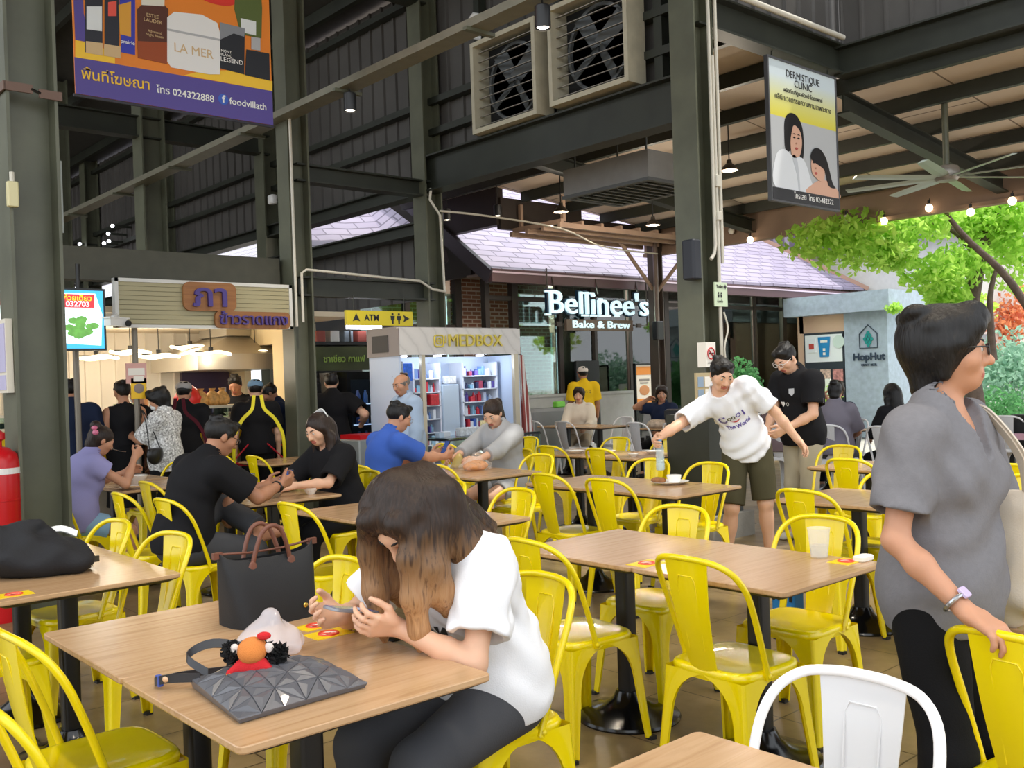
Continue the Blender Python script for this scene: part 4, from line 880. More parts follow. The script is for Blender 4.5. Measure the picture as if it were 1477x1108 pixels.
def leaf_mesh(n, cs, size, seed=1):
    """many small two-triangle leaves scattered through ellipsoid clumps"""
    rng = np.random.default_rng(seed); V = []; Fc = []
    for i in range(n):
        c, r = cs[rng.integers(len(cs))]; d = rng.normal(size=3); d /= np.linalg.norm(d); p = np.array(c) + d * np.array(r) * rng.random() ** .55
        a = rng.normal(size=3) + (0, 0, -.3); a /= np.linalg.norm(a); b = np.cross(a, rng.normal(size=3)); b /= np.linalg.norm(b); s = size * (.6 + .8 * rng.random()); o = len(V)
        V += [p - a * s * .55, p + b * s * .32 + np.cross(a, b) * s * .08, p + a * s * .55, p - b * s * .32 + np.cross(a, b) * s * .08]; Fc += [(o, o + 1, o + 2), (o, o + 2, o + 3)]
    mb = MB(); mb.v = [tuple(v) for v in V]; mb.f = Fc; mb.mi = [0] * len(Fc); return mb
def leaf_mat(name, c, c2):
    m = mat(name, c, .5); nt, N, b = nodes_of(m); g = N('ShaderNodeNewGeometry'); nt.links.new(ramp(nt, g.outputs['Random Per Island'], [(0, c), (1, c2)]), b.inputs['Base Color'])
    tr_ = N('ShaderNodeBsdfTranslucent'); tr_.inputs[0].default_value = (*lin(c2), 1); mx = N('ShaderNodeMixShader'); mx.inputs[0].default_value = .6; out = nt.nodes['Material Output']
    nt.links.new(b.outputs[0], mx.inputs[1]); nt.links.new(tr_.outputs[0], mx.inputs[2]); nt.links.new(mx.outputs[0], out.inputs[0]); return m
LEAF = leaf_mat('maple_leaf', '86be3a', 'c8ec72'); LEAFD = leaf_mat('hedge_leaf', '3f7a4a', '6aa86a'); BARK = mat('bark', '5f5148', .9, var=.25, vscale=10, bump=.6)
tp = lambda px, py, D: tuple(atd(px, py, D))
tree = thing('tree', 'leafy tree with forked trunk behind the woman in grey', 'tree', (16.4, 6.9, 0))
base = Vector((16.4, 6.9, 0)); q = lambda *a: Vector(atd(*a)) - base
mb = MB(); mb.tube([(0, 0, 0), q(1398, 520, 16), q(1402, 430, 16), q(1415, 360, 16), q(1440, 300, 16), q(1490, 220, 16)], [.16, .14, .125, .11, .08, .05], 10); part('trunk', mb, BARK, tree, 60)
for a in ([(1412, 370, 16), (1380, 335, 15.8), (1340, 318, 15.5), (1290, 312, 15.2)], [(1540, 540, 15), (1460, 410, 15), (1400, 350, 15), (1370, 315, 15), (1350, 280, 15)], [(1432, 520, 15.6), (1428, 430, 15.6), (1440, 380, 15.6)], [(1440, 300, 16), (1420, 270, 16), (1380, 250, 16)]):
    mb = MB(); mb.tube(catmull([q(*p) for p in a], 4), [.075 - .05 * k / (4 * (len(a) - 1)) for k in range(4 * (len(a) - 1) + 1)], 8); part('branch', mb, BARK, tree, 60)
cl = [(q(1190, 345, 15), (.45, .6, .25)), (q(1240, 360, 15), (.5, .6, .3)), (q(1250, 330, 15.3), (.5, .6, .25)), (q(1300, 335, 15.5), (.5, .6, .25)), (q(1290, 365, 15.2), (.25, .3, .2)), (q(1330, 310, 15.5), (.5, .5, .2)), (q(1400, 320, 16), (.4, .4, .25)), (q(1345, 395, 15.5), (.35, .4, .25)), (q(1390, 380, 15.8), (.4, .4, .3)), (q(1365, 430, 15.8), (.3, .3, .25)), (q(1450, 330, 16), (.4, .4, .35)), (q(1475, 370, 16), (.5, .5, .5)), (q(1420, 300, 16.5), (.8, .8, .3)), (q(1300, 300, 17), (1.2, 1.2, .3)), (q(1470, 280, 16), (.8, .8, .4))]
part('foliage', leaf_mesh(9500, [(c, tuple(1.35 * x for x in r)) for c, r in cl], .12, 3), LEAF, tree)
def shrub(label, px, py, D, r, n, m, size=.09, cat='shrub', nm='shrub', seed=1, stem=True):
    p = atd(px, py, D); zb = 0 if stem else p.z - r[2]; t = thing(nm, label, cat, (p.x, p.y, zb)); pz_ = p.z - zb
    part('foliage', leaf_mesh(n, [((0, 0, pz_), r), ((r[0] * .4, 0, pz_ - r[2] * .4), r), ((-r[0] * .4, 0, pz_ - r[2] * .5), r)], size, seed), m, t)
    if stem: mb = MB(); mb.tube([(0, 0, 0), (.03, .02, p.z)], .03, 6); part('stem', mb, BARK, t)
    return t
shrub('clipped dark green hedge behind the cream bag strap', 1450, 590, 17, (1.3, 1.3, .45), 3500, LEAFD, .09, 'hedge', 'hedge', 5)
shrub('blue-green leafy bush above the hedge at the right edge', 1460, 520, 19, (.9, .9, .7), 2200, leaf_mat('silver_leaf', '6a9a86', 'a9cdb4'), .12, seed=6)
shrub('bright yellow-green bush right above the black-haired woman', 1390, 440, 17.5, (.5, .5, .3), 900, leaf_mat('lime_leaf', '9cc83a', 'd2e86a'), .12, seed=7)
shrub('red-flowering bush beyond the yard at the right edge', 1458, 450, 24, (.9, .9, .7), 1200, leaf_mat('flower_leaf', 'c85a4a', 'e8a070'), .13, seed=8)
shrub('low green plant box under the beer hut window', 1175, 570, 19.3, (.35, .5, .22), 700, LEAF, .08, seed=9)
shrub('small fern hanging on the corner of the hut parapet', 1290, 443, 19.95, (.16, .16, .1), 200, LEAF, .08, seed=10, stem=False)
shrub('round green bush added for reflected greenery before the cafe glass, right of the toilet sign post', 1066, 545, 20.55, (.5, .35, .45), 1300, LEAFD, .1, seed=11)  # added bush stands in for greenery mirrored in the glass
pz = thing('planter_trough', 'grey concrete trough at the foot of the beer hut window', 'planter', (18.9, 11.5, 0)); mb = MB(); mb.bb((-.15, -.5, 0), (.15, .5, .6)); part('trough', mb, CONC, pz)
# ------------------------------------------------------------------ the rice stall at the left
SV = 10.95; SG = 9.5           # counter line and sign plane
CREAM = mat('stall_cream', 'e6d3a8', .6); WARMW = mat('stall_back_sheet', 'ece4d4', .5)
st = thing('food_stall', 'brightly lit curry rice stall with a beige slatted sign front', 'stall', (0, 0, 0))
mb = MB(); mb.bb((.5, 9.75, 2.6), (5.22, 9.93, 2.92)); part('upper_fascia', mb, mat('olive_band', '4b4a3e', .6, var=.1), st)
mb = MB(); L = clad('X', 13.4, .5, 6.4, .0, 2.4, -1, .2); mb.loft(L, True, True); part('back_sheet', mb, WARMW, st)
mb = MB(); mb.bb((.5, SG + .05, 2.2), (5.2, 9.9, 2.26)); mb.bb((.5, 9.9, 2.3), (6.3, 13.4, 2.36)); part('ceiling_sheet', mb, mat('stall_ceiling', 'e8d8bd', .6), st)
mb = MB(); mb.bb((5.86, SV - .1, 0), (6.04, SV + .25, 2.3)); mb.bb((6.3, SV + .2, 0), (6.4, 13.4, .9)); mb.bb((6.3, 12.9, 0), (6.4, 13.4, 2.3)); mb.bb((5.95, SV + .1, 2.05), (6.4, 13.4, 2.3)); part('side_wall', mb, CREAM, st)
mb = MB()
for k in range(9): z = 2.16 + k * .046; mb.bb((3.35, SG - .02, z), (5.18, SG - .004, z + .041))
mb.bb((3.35, SG - .004, 2.14), (5.18, SG + .04, 2.58)); part('slat_front', mb, mat('beige_slat', 'a9a17e', .5), st)
mb = MB()
for a, b in (((3.32, SG - .03, 2.12), (5.21, SG + .05, 2.15)), ((3.32, SG - .03, 2.565), (5.21, SG + .05, 2.6)), ((3.32, SG - .03, 2.12), (3.355, SG + .05, 2.6)), ((5.175, SG - .03, 2.12), (5.21, SG + .05, 2.6))): mb.bb(a, b)
part('sign_frame', mb, mat('frame_pale', 'd5d5d0', .4), st)
for u in (3.0, 3.56): mb = MB(); mb.tube([(u, SG + .15, 0), (u, SG + .15, 2.2)], .028, 10); part('pole', mb, mat('brushed_pole', '7d766a', .4, metal=.4), st)
PLQ = wood_mat('plaque_wood', [(.3, '8a5a30'), (.7, 'a06c3c')], 0, 1.5, .5); PURP = mat('plaque_purple', '4a3a86', .5)
def plaque(label, px0, px1, py0, py1, s, tw, th):
    a, b = ony(px0, (py0 + py1) / 2, SG - .03), ony(px1, (py0 + py1) / 2, SG - .03); h = abs(ony((px0 + px1) / 2, py0, SG - .03).z - ony((px0 + px1) / 2, py1, SG - .03).z)
    t = thing('wooden_plaque', label, 'sign', ((a.x + b.x) / 2, SG - .03, (a.z + b.z) / 2 + .0)); w = b.x - a.x
    mb = MB(); mb.prism(rrect(w, h, min(.07, h * .3)), MY(0, .0, 0), .03); part('board', mb, PLQ, t)
    text('lettering', s, .2, PURP, t, (0, -.045, 0), FY, .015, .003, width=w * tw, height=h * th)
plaque('upper wooden plaque with two purple Thai letters', 263, 339, 408, 449, 'ภา', .64, .66); plaque('lower long wooden plaque with purple Thai words', 309, 417, 450, 474, 'ข้าวราดแกง', .9, .8)
hood = thing('range_hood', 'steel range hood hanging over the stall cooking side', 'range hood', (5.55, 12.2, 1.74))
mb = MB(); mb.loft([[(-.55, -.7, 0), (.75, -.7, 0), (.75, .8, 0), (-.55, .8, 0)], [(-.55, -.7, .2), (.75, -.7, .2), (.75, .8, .2), (-.55, .8, .2)], [(.1, -.2, .45), (.7, -.2, .45), (.7, .6, .45), (.1, .6, .45)]], True, True); part('canopy', mb, mat('hood_steel', 'b9b2a4', .35, metal=.6), hood); mb = MB(); mb.bb((.05, -.25, .45), (.72, .6, .66)); part('duct', mb, mat('hood_steel', 'b9b2a4', .35, metal=.6), hood)
mb = MB(); mb.bb((5.55, 13.3, .95), (6.25, 13.38, 1.75)); wdw = tag(part('serving_window', mb, mat('dark_window_purple', '463a52', .3)), 'dark serving window at the back right of the stall', 'window')
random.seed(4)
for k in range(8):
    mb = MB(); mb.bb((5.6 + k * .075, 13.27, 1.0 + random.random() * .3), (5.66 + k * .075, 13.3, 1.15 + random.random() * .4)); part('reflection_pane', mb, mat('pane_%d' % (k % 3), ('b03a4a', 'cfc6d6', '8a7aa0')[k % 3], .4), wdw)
# counter, glass top, food
ct = thing('stall_counter', 'long stall counter with yellow front panels and a glass top', 'counter', (4.0, SV - .1, 0))
mb = MB(); mb.bb((-2.6, -.25, 0), (1.8, .35, .9)); part('body', mb, mat('counter_steel', 'b5b0a2', .35, metal=.4), ct)
for k in range(6): mb = MB(); mb.bb((-2.5 + k * .71, -.27, .72), (-1.84 + k * .71, -.25, 1.14)); part('front_panel', mb, mat('counter_yellow', 'e8c400', .4), ct)
mb = MB(); mb.bb((-2.6, -.25, 1.14), (1.8, .35, 1.17)); mb.bb((-2.6, -.28, 1.28), (1.8, .2, 1.31)); part('shelf_top', mb, mat('counter_cream', 'efe4c8', .35), ct)
for k in range(6): mb = MB(); mb.bb((-2.58 + k * .72, -.2, 1.17), (-1.9 + k * .72, -.19, 1.28)); part('glass_front', mb, GLASS, ct)
for k in range(5): mb = MB(); mb.lathe([(.1, 0), (.15, .05), (.14, .05), (.03, .02)], (-2.2 + k * .85, .05, 1.17), 16); part('food_tray', mb, GALV, ct)
FRY = mat('fried_snack', 'c69a5a', .6, var=.3, vscale=30)
for k, u in enumerate((4.72, 4.86, 4.98, 5.45, 5.56)):
    p = (u, SV - .15, 1.31); mb = MB(); mb.lathe([(.05, 0), (.085, .03), (.09, .08), (.06, .14), (.025, .17), (.04, .2)], n=12); tag(part('snack_bag', mb, FRY, None, 60, p), 'bag of fried snacks on the stall counter top', 'snack bag', 'snack bags on the stall counter')
mb = MB(); mb.lathe([(.04, 0), (.14, .02), (.16, .1), (.1, .2), (.05, .24)], n=14); tag(part('red_bag', mb, mat('red_plastic', 'd92a22', .4), None, 60, (4.58, SV - .12, 1.31)), 'bright red plastic bag on the stall counter', 'bag')
mb = MB(); mb.lathe([(.06, 0), (.07, .2), (.06, .2)], n=14); tag(part('steel_pot', mb, mat('orange_pot', 'd9a070', .5), None, 40, (4.1, SV, 1.31)), 'tan cylindrical pot on the stall counter', 'pot')
mb = MB(); mb.lathe([(.09, 0), (.15, .06), (.14, .06)], n=16); tag(part('salad_bowl', mb, mat('bowl_green', '8aa86a', .4), None, 40, (3.9, SV - .1, 1.31)), 'shallow green bowl on the stall counter', 'bowl')
# cloud-shaped LED pendants
for i, (px, py, v, s) in enumerate(((139, 516, 11.6, 1.), (188, 508, 12.2, 1.), (229, 514, 11.5, 1.), (274, 501, 12.2, 1.), (304, 510, 11.5, 1.), (368, 509, 11.8, 1.05))):
    p = ony(px, py, v); t = thing('cloud_lamp', 'glowing cloud-shaped LED lamp in the stall, ' + ('leftmost beside the menu screen', 'left of the steel pole', 'right of the steel pole', 'higher one before the range hood', 'lower one before the range hood', 'nearest the cream side wall')[i], 'lamp', p, group='cloud lamps in the stall')
    ring = catmull([(math.cos(a) * .21 * s * (1 + .12 * (k % 2)), math.sin(a) * .2 * s * (1 + .12 * (k % 2)), .012 * math.sin(3 * a)) for k, a in enumerate([2 * PI * j / 12 for j in range(12)])], 3, True)
    mb = MB(); mb.tube(ring, .02, 8, closed=True); part('led_ring', mb, mat('stall_led', 'fff0cc', .4, emit=2.4), t, 60)
    mb = MB(); mb.tube([(-.2, 0, .02), (.2, 0, .02)], .01, 6); mb.lathe([(.03, .02), (.03, .08)], n=10); mb.tube([(0, 0, .06), (0, 0, 2.3 - p.z)], .006, 6); part('cord', mb, BLACK, t)
    add_light('lamp_light', 'POINT', (0, 0, -.08), 19, (1, .88, .7), t, .2)
# stall posters, screens and camera
t = thing('stall_notice', 'pink and white notice hung on the stall pole', 'notice', (3.55, SG + .12, 1.68)); mb = MB(); mb.bb((-.1, -.01, -.1), (.1, 0, .1)); part('sheet', mb, mat('pink_notice', 'd9a8a0', .6), t); mb = MB(); mb.bb((-.08, -.014, -.02), (.08, -.01, .05)); mb.bb((-.03, -.014, -.08), (.07, -.01, -.03)); part('print', mb, PAPER, t)
t = thing('stall_poster', 'yellow food poster below the pink notice on the pole', 'poster', (3.57, SG + .12, 1.53)); mb = MB(); mb.bb((-.075, -.01, -.1), (.075, 0, .1)); part('sheet', mb, mat('poster_yellow', 'f0c020', .5), t); mb = MB(); mb.ell((0, -.012, 0), (.05, .004, .05), 14, 6); part('print', mb, mat('poster_dish', '8a7a70', .5), t)
SKYB = mat('screen_blue', '3fb6e6', .3, emit=.9); SCW = mat('screen_white', 'eafaff', .3, emit=1.1); SCR = mat('screen_red', 'd8303a', .3, emit=.7); SCY = mat('screen_yellow', 'ffe02a', .3, emit=.8); SCG = mat('screen_green', '6ab04a', .3, emit=.6, var=.4, vscale=14)
def screen(label, px0, px1, py0, py1, v):
    a, b = ony(px0, py1, v), ony(px1, py0, v); w, h = b.x - a.x, b.z - a.z
    t = thing('menu_screen', label, 'screen', ((a.x + b.x) / 2, v, (a.z + b.z) / 2))
    mb = MB(); mb.bb((-w / 2 - .02, 0, -h / 2 - .02), (w / 2 + .02, .05, h / 2 + .02)); part('bezel', mb, BLACK, t)
    mb = MB(); mb.bb((-w / 2, -.004, -h / 2), (w / 2, 0, h / 2)); part('display', mb, SKYB, t)
    mb = MB(); mb.prism([(x * .47 * w, z * .45 * h) for x, z in ((-1, -.9), (.9, -1), (1, .2), (.7, 1), (-1, 1))], MY(0, -.004, 0), .002); part('display_glow', mb, SCW, t)
    mb = MB(); mb.bb((-w * .42, -.009, h * .2), (w * .3, -.007, h * .43)); part('price_panel', mb, SCR, t)
    mb = MB(); random.seed(3)
    for k in range(16): a_ = random.random() * 6.28; r_ = random.random() ** .5; mb.prism(circ(.05, 8, .03, (math.cos(a_) * w * .3 * r_, -h * .12 + math.sin(a_) * h * .17 * r_)), MY(0, -.0062 - k * .0002, 0), .002)
    part('dish_picture', mb, SCG, t)
    text('lettering', 'ก๋วยเตี๋ยว', .1, SCY, t, (-w * .06, -.012, h * .36), FY, .001, .002, width=w * .6); text('lettering', '032703', .1, SCW, t, (-w * .06, -.012, h * .26), FY, .001, .002, width=w * .5)
    mb = MB(); mb.tube([(0, .04, h / 2), (0, .04, 2.7 - t.location.z)], .02, 6); part('mount', mb, BLACK, t)
screen('glowing blue menu screen right of the big left column', 84, 148, 420, 503, 9.35)
screen('glowing blue menu screen cut by the left picture edge', -52, 12, 415, 500, 9.3)
p = ony(167, 465, 9.35); t = thing('security_camera', 'white security camera below the corner of the beige sign', 'camera', p)
M = Matrix.Rotation(.5, 3, 'Z'); mb = MB(); mb.box((0, 0, 0), (.22, .08, .07), M=M); mb.box((0, 0, .04), (.26, .1, .012), M=M); part('housing', mb, WHITE, t); mb = MB(); mb.lathe([(.03, 0), (.03, .02)], n=12); part('lens', mb, BLACK, t, None, (.1, -.03, -.01), (0, PI / 2, .5)); mb = MB(); mb.tube([(-.02, .02, .05), (.06, .13, .08)], .02, 6); part('bracket', mb, WHITE, t)
# tall panel wall with chalk lettering right of the stall
mb = MB(); mb.bb((6.06, SV + .05, 0), (6.4, SV + .12, 2.1)); cbw = tag(part('chalk_wall', mb, brick_mat('grey_brick_paint', '5d5d5c', '555554', '3f3f3f', .2, .07, 'XZ', .8)), 'grey painted brick panel right of the lit stall', 'panel')
for k, (a, b, c) in enumerate((((6.22, 1.6), (6.34, 1.78), 'c8c832'), ((6.1, 1.64), (6.15, 1.7), 'd8d8d0'))): mb = MB(); mb.bb((a[0], SV + .04, a[1]), (b[0], SV + .05, b[1])); part('note', mb, mat('note_%d' % k, c, .6), cbw)
mb = MB(); mb.lathe([(.13, 0), (.13, .01)], n=20); part('round_plate', mb, mat('pale_round', 'b9b6b0', .5), cbw, None, (6.2, SV + .05, 1.28), FY)

# ------------------------------------------------------------------ dark drinks kiosk
dk = thing('drinks_kiosk', 'dark drinks kiosk with a green shop board between the stall and pharmacy', 'kiosk', (0, 0, 0))
kb = 10.55
mb = MB(); mb.bb((6.1, kb, 1.68), (7.0, kb + .05, 1.98)); part('sign_board', mb, mat('dark_green_board', '4a5230', .5, var=.3, vscale=4), dk)
text('lettering', 'ชาเขียว กาแฟ', .1, mat('green_letters', 'a8c860', .5), dk, (6.5, kb - .01, 1.82), FY, .004, .001, width=.6)
mb = MB(); mb.bb((6.08, kb, 2.0), (7.3, kb + .9, 2.04)); mb.bb((6.45, kb + .85, 0), (7.3, kb + .9, 2.4)); part('shell', mb, mat('kiosk_black', '1b1b1d', .5), dk)
mb = MB(); mb.bb((6.5, kb - .05, 0), (7.3, kb + .7, 1.66)); part('fridge', mb, mat('fridge_black', '17181b', .25), dk)
mb = MB(); mb.bb((6.55, kb - .06, .5), (7.25, kb - .05, 1.56)); part('fridge_door', mb, mat('fridge_glass', '27303a', .1), dk)
for r in range(3):
    mb = MB(); mb.bb((6.57, kb - .075, .72 + r * .26), (7.23, kb - .06, .735 + r * .26)); part('fridge_shelf', mb, mat('shelf_blue_led', 'b8d8ff', .4, emit=.8), dk)
random.seed(8)
for k in range(18):
    c = ('2b4fa0', '3a6fc0', 'd8e0e8', 'a03a3a', '284a78', '6a8ab0')[k % 6]; x = 6.62 + (k % 6) * .11; z = .735 + (k // 6) * .26
    mb = MB(); mb.lathe([(.03, 0), (.032, .1), (.014, .15), (.014, .17)], n=10); tag(part('drink_bottle', mb, mat('bottle_' + c, c, .3), None, 50, (x, kb - .1, z)), 'small bottle in the black drinks fridge', 'bottle', 'bottles in the drinks fridge')
for k in range(5):
    mb = MB(); mb.bevbox((0, 0, .07), (.13, .14, .14), .01); tag(part('display_box', mb, mat('dbox_%d' % (k % 3), ('9a4a40', 'd8d8d4', '7f8a94')[k % 3], .5), None, None, (6.2 + k * .2, kb + .1, 2.04)), 'display box standing on top of the drinks kiosk', 'box', 'boxes on the drinks kiosk roof')
mb = MB(); mb.bb((0, 0, 0), (.5, .06, .05)); tag(part('tube_light', mb, LAMPW, None, None, (6.55, kb - .05, 2.2)), 'white tube light on top of the drinks kiosk', 'lamp')
mb = MB(); mb.tube([(6.6, kb + .0, 2.03), (6.6, kb + .0, 2.2)], .01, 6); part('tube_stand', mb, BLACK, dk); mb = MB(); mb.tube([(7.0, kb + .0, 2.03), (7.0, kb + .0, 2.2)], .01, 6); part('tube_stand', mb, BLACK, dk)
mb = MB(); mb.bevbox((0, 0, .45), (.7, .5, .9), .02); rc = tag(part('low_counter', mb, mat('counter_silver', '9aa0a0', .35, metal=.4), None, None, (5.95, 9.1, 0)), 'low steel counter with red trays behind the black-haired woman', 'counter')
mb = MB(); mb.bb((-.3, -.2, 0), (.3, .2, .05)); tag(part('red_tray', mb, RED, None, None, (5.95, 9.1, .9)), 'red tray on the low steel counter', 'tray')

# ------------------------------------------------------------------ pharmacy kiosk
KV = 8.95; k0, k1 = 6.22, 8.02
mk = thing('pharmacy_kiosk', 'bright pharmacy kiosk with a marble sign and gold lettering', 'kiosk', (0, 0, 0))
MARB = mat('marble_print', 'd6d3d0', .4); nt, N, b = nodes_of(MARB); tc = N('ShaderNodeTexCoord'); mp = N('ShaderNodeMapping'); mp.inputs['Rotation'].default_value = (0, .7, 0); nt.links.new(tc.outputs['Object'], mp.inputs[0]); wv = N('ShaderNodeTexWave', Scale=2.2, Distortion=6., Detail=4.); nt.links.new(mp.outputs[0], wv.inputs['Vector']); nt.links.new(ramp(nt, wv.outputs[0], [(0, 'cbc8c5'), (.12, 'd5d2cf'), (1, 'dad7d4')]), b.inputs['Base Color'])
mb = MB(); mb.bb((k0, KV - .03, 1.81), (k1, KV + .03, 2.12)); part('sign_panel', mb, MARB, mk)
mb = MB(); mb.bb((k0 - .01, KV - .02, 1.8), (k0 + .02, KV + .62, 2.11)); mb.bb((k0, KV + .03, 2.08), (k1, KV + .62, 2.13)); part('side_panel', mb, mat('kiosk_mauve_grey', '8b8280', .5), mk)
mb = MB(); mb.bb((k0 - .02, KV + .18, 1.85), (k0 - .01, KV + .5, 2.04)); part('side_grille', mb, mat('grille_dark', '3c3a3b', .6), mk)
GOLD = mat('gold_letters', 'd9c64a', .35); text('lettering', 'MEDBOX', .15, GOLD, mk, (7.3, KV - .045, 1.965), FY, .012, 0, width=.82)
mb = MB(); mb.tube([MY(6.76, KV - .04, 1.965) @ Vector((x, z, 0)) for x, z in rrect(.13, .13, .03, 3)], .009, 6, closed=True); mb.tube([MY(6.76, KV - .04, 1.965) @ Vector((x, z, 0)) for x, z in circ(.035, 12)], .008, 6, closed=True); mb.bb((6.73, KV - .05, 1.96), (6.79, KV - .035, 1.97)); mb.tube([MY(6.76, KV - .04, 1.965) @ Vector((x, z, 0)) for x, z in ((.06, -.02), (.1, -.02), (.1, .06))], .008, 6); part('emblem', mb, GOLD, mk)
ICE = mat('kiosk_ice_white', 'c9d8ee', .5); mb = MB(); mb.bb((k0, KV + .56, 0), (k1, KV + .6, 1.8)); mb.bb((k0, KV, 0), (k0 + .03, KV + .6, 1.8)); mb.bb((k1 - .03, KV, 0), (k1, KV + .6, 1.8)); part('shell', mb, ICE, mk)
for a_, b_ in ((6.52, 6.57), (k1 - .1, k1 - .03)): mb = MB(); mb.bb((a_, KV - .02, 0), (b_, KV + .03, 1.81)); part('post', mb, mat('champagne_post', 'b9b09a', .35, metal=.3), mk)
SHW = mat('shelf_white', 'e3e8f2', .4)
for u0, u1, zs in ((6.26, 6.5, (.6, .85, 1.1, 1.35)), (6.62, 7.02, (.75, .9, 1.06, 1.22, 1.38, 1.54)), (7.35, 7.92, (.75, .92, 1.08, 1.24, 1.4, 1.56))):
    mb = MB(); mb.bb((u0, KV + .3, .5), (u0 + .02, KV + .56, 1.72)); mb.bb((u1 - .02, KV + .3, .5), (u1, KV + .56, 1.72)); part('shelf_side', mb, SHW, mk)
    for z in zs: mb = MB(); mb.bb((u0, KV + .3, z - .012), (u1, KV + .56, z)); part('shelf', mb, SHW, mk)
mb = MB(); mb.bevbox((7.18, KV + .43, 1.15), (.26, .24, .62), .02); part('cabinet', mb, mat('pale_cabinet', 'b9c9d8', .4), mk)
for k, u in enumerate((6.45, 6.95, 7.6)):
    mb = MB(); mb.lathe([(.05, 1.795), (.05, 1.81)], (u, KV + .25, 0), 14); part('downlight', mb, LAMPW, mk); add_light('kiosk_light', 'POINT', (u, KV + .2, 1.7), 4.8, (.75, .85, 1), None, .06)
random.seed(12); PC = ['c8283a', 'e8eef4', '3a62c0', '7fb0c8', 'e8eef4', '5a4a9a', 'd8dde6', '2b2f55', '6a8ac0', '9a3a50', 'b8c4d8']
n = 0
for u0, u1, zs in ((6.28, 6.48, (.6, .85, 1.1, 1.35)), (6.65, 7.0, (.75, .9, 1.06, 1.38, 1.54)), (7.38, 7.9, (.75, .92, 1.08, 1.24, 1.4, 1.56))):
    for z in zs:
        x = u0 + .01
        while x < u1 - .04:
            w = .025 + random.random() * .035; h = .05 + random.random() * .075; c = random.choice(PC); mb = MB(); cn = dict(c8283a='red', e8eef4='white', b03a50='crimson', e0d27a='yellow', d85a8a='pink').get(c, 'violet' if c in ('5a4a9a',) else 'blue')
            if random.random() < .55: mb.bevbox((0, 0, h / 2), (w, .1, h), .005)
            else: mb.lathe([(w / 2, 0), (w / 2, h * .7), (w * .25, h * .8), (w * .25, h)], n=10)
            if x + w < u1: tag(part('medicine_pack', mb, mat('pack_' + c, c, .4), None, None, (x + w / 2, KV + .38, z)), 'small %s pack on the lit pharmacy shelves' % cn, 'package', '%s packs on the pharmacy shelves' % cn); n += 1
            x += w + .006
for l, u, z, w, h, c, y in (('blue bag hanging left of the pharmacy post', 6.46, 1.52, .12, .2, '2f6fe0', .2), ('grey striped packs hanging at the left pharmacy edge', 6.31, 1.36, .06, .38, '9aa4b0', .12), ('row of dark hanging packs at the left pharmacy edge', 6.4, .95, .16, .24, '3a3560', .14), ('large red box on the middle pharmacy shelf', 6.9, 1.22, .13, .13, 'c01c28', .3), ('narrow red box beside the large red box', 6.73, 1.22, .08, .12, 'c01c28', .3), ('white carton on top of the pale cabinet', 7.2, 1.47, .16, .09, 'e8eef4', .36), ('pink pack hanging below the dark packs', 6.43, .78, .05, .16, 'e03aa0', .15), ('yellow-white plush bundle on the pharmacy counter', 7.45, .92, .2, .1, 'e8d8a0', -.05), ('grey plastic bag heap on the glass counter', 7.05, .86, .3, .1, 'c8d0d8', -.15)):
    mb = MB(); mb.bevbox((0, 0, h / 2), (w, .08, h), .012); tag(part('medicine_pack', mb, mat('hang_' + c, c, .45, var=.25, vscale=40), None, None, (u, KV + y, z)), l, 'package')
gc = thing('display_counter', 'glass display counter full of small packs below the pharmacy shelves', 'counter', (7.3, KV - .15, 0))
mb = MB(); mb.bb((-.7, -.2, 0), (.7, .2, .42)); part('base', mb, mat('counter_base_grey', 'a9aeb6', .4), gc)
mb = MB(); mb.bb((-.7, -.21, .42), (.7, -.2, .86)); mb.bb((-.7, -.2, .84), (.7, .2, .86)); part('glass', mb, GLASS, gc)
mb = MB(); mb.bb((-.71, -.215, .83), (.71, .21, .845)); part('rim', mb, BLACKM, gc); mb = MB(); mb.bb((-.68, -.15, .62), (.68, .18, .63)); part('glass_shelf', mb, SHW, gc)
add_light('counter_light', 'POINT', (7.3, KV - .15, .78), 4, (.85, .92, 1), None, .05)
for k in range(26):
    random.seed(100 + k); w = .06 + random.random() * .05; z = (.42, .63, .86)[k % 3]; c = ('dfe8f2', '7fb0d8', 'b8d0e8', 'c84a5a', 'd8c0d8')[k % 5]; cn = ('white', 'blue', 'pale blue', 'red', 'lilac')[k % 5]
    mb = MB(); mb.bevbox((0, 0, .03), (w, .09, .06), .005); tag(part('medicine_pack', mb, mat('pack_' + c, c, .4), None, None, (6.66 + (k // 3) * .15, KV - .12 + .1 * (k % 2), z)), 'small %s pack in the glass pharmacy counter' % cn, 'package', '%s packs in the pharmacy counter' % cn)
cu = thing('striped_curtain', 'gathered red and white striped curtain at the right of the pharmacy', 'curtain', (8.12, KV + .1, 0))
mb = MB(); L = []
for k in range(9):
    t = k / 8; z = 1.8 - 1.75 * t; w = .05 + .09 * t; L.append([(.12 * t + w * math.cos(a) * (1 + .25 * math.cos(6 * a)), w * .6 * math.sin(a) * (1 + .25 * math.cos(6 * a)), z) for a in [2 * PI * j / 36 for j in range(36)]])
mb.loft(L, True, True)
cm_ = mat('striped_cloth', 'd8c8c0', .8); nt, N, b = nodes_of(cm_); tc = N('ShaderNodeTexCoord'); wv = N('ShaderNodeTexWave', Scale=5.); nt.links.new(tc.outputs['Object'], wv.inputs['Vector']); nt.links.new(ramp(nt, wv.outputs[0], [(0, '9a4a44'), (.45, '9a4a44'), (.55, 'e0dcd8')], 'CONSTANT'), b.inputs['Base Color'])
part('cloth', mb, cm_, cu, 60); mb = MB(); mb.tube([(0, 0, 0), (0, 0, 1.9)], .02, 8); part('pole', mb, BLACKM, cu)
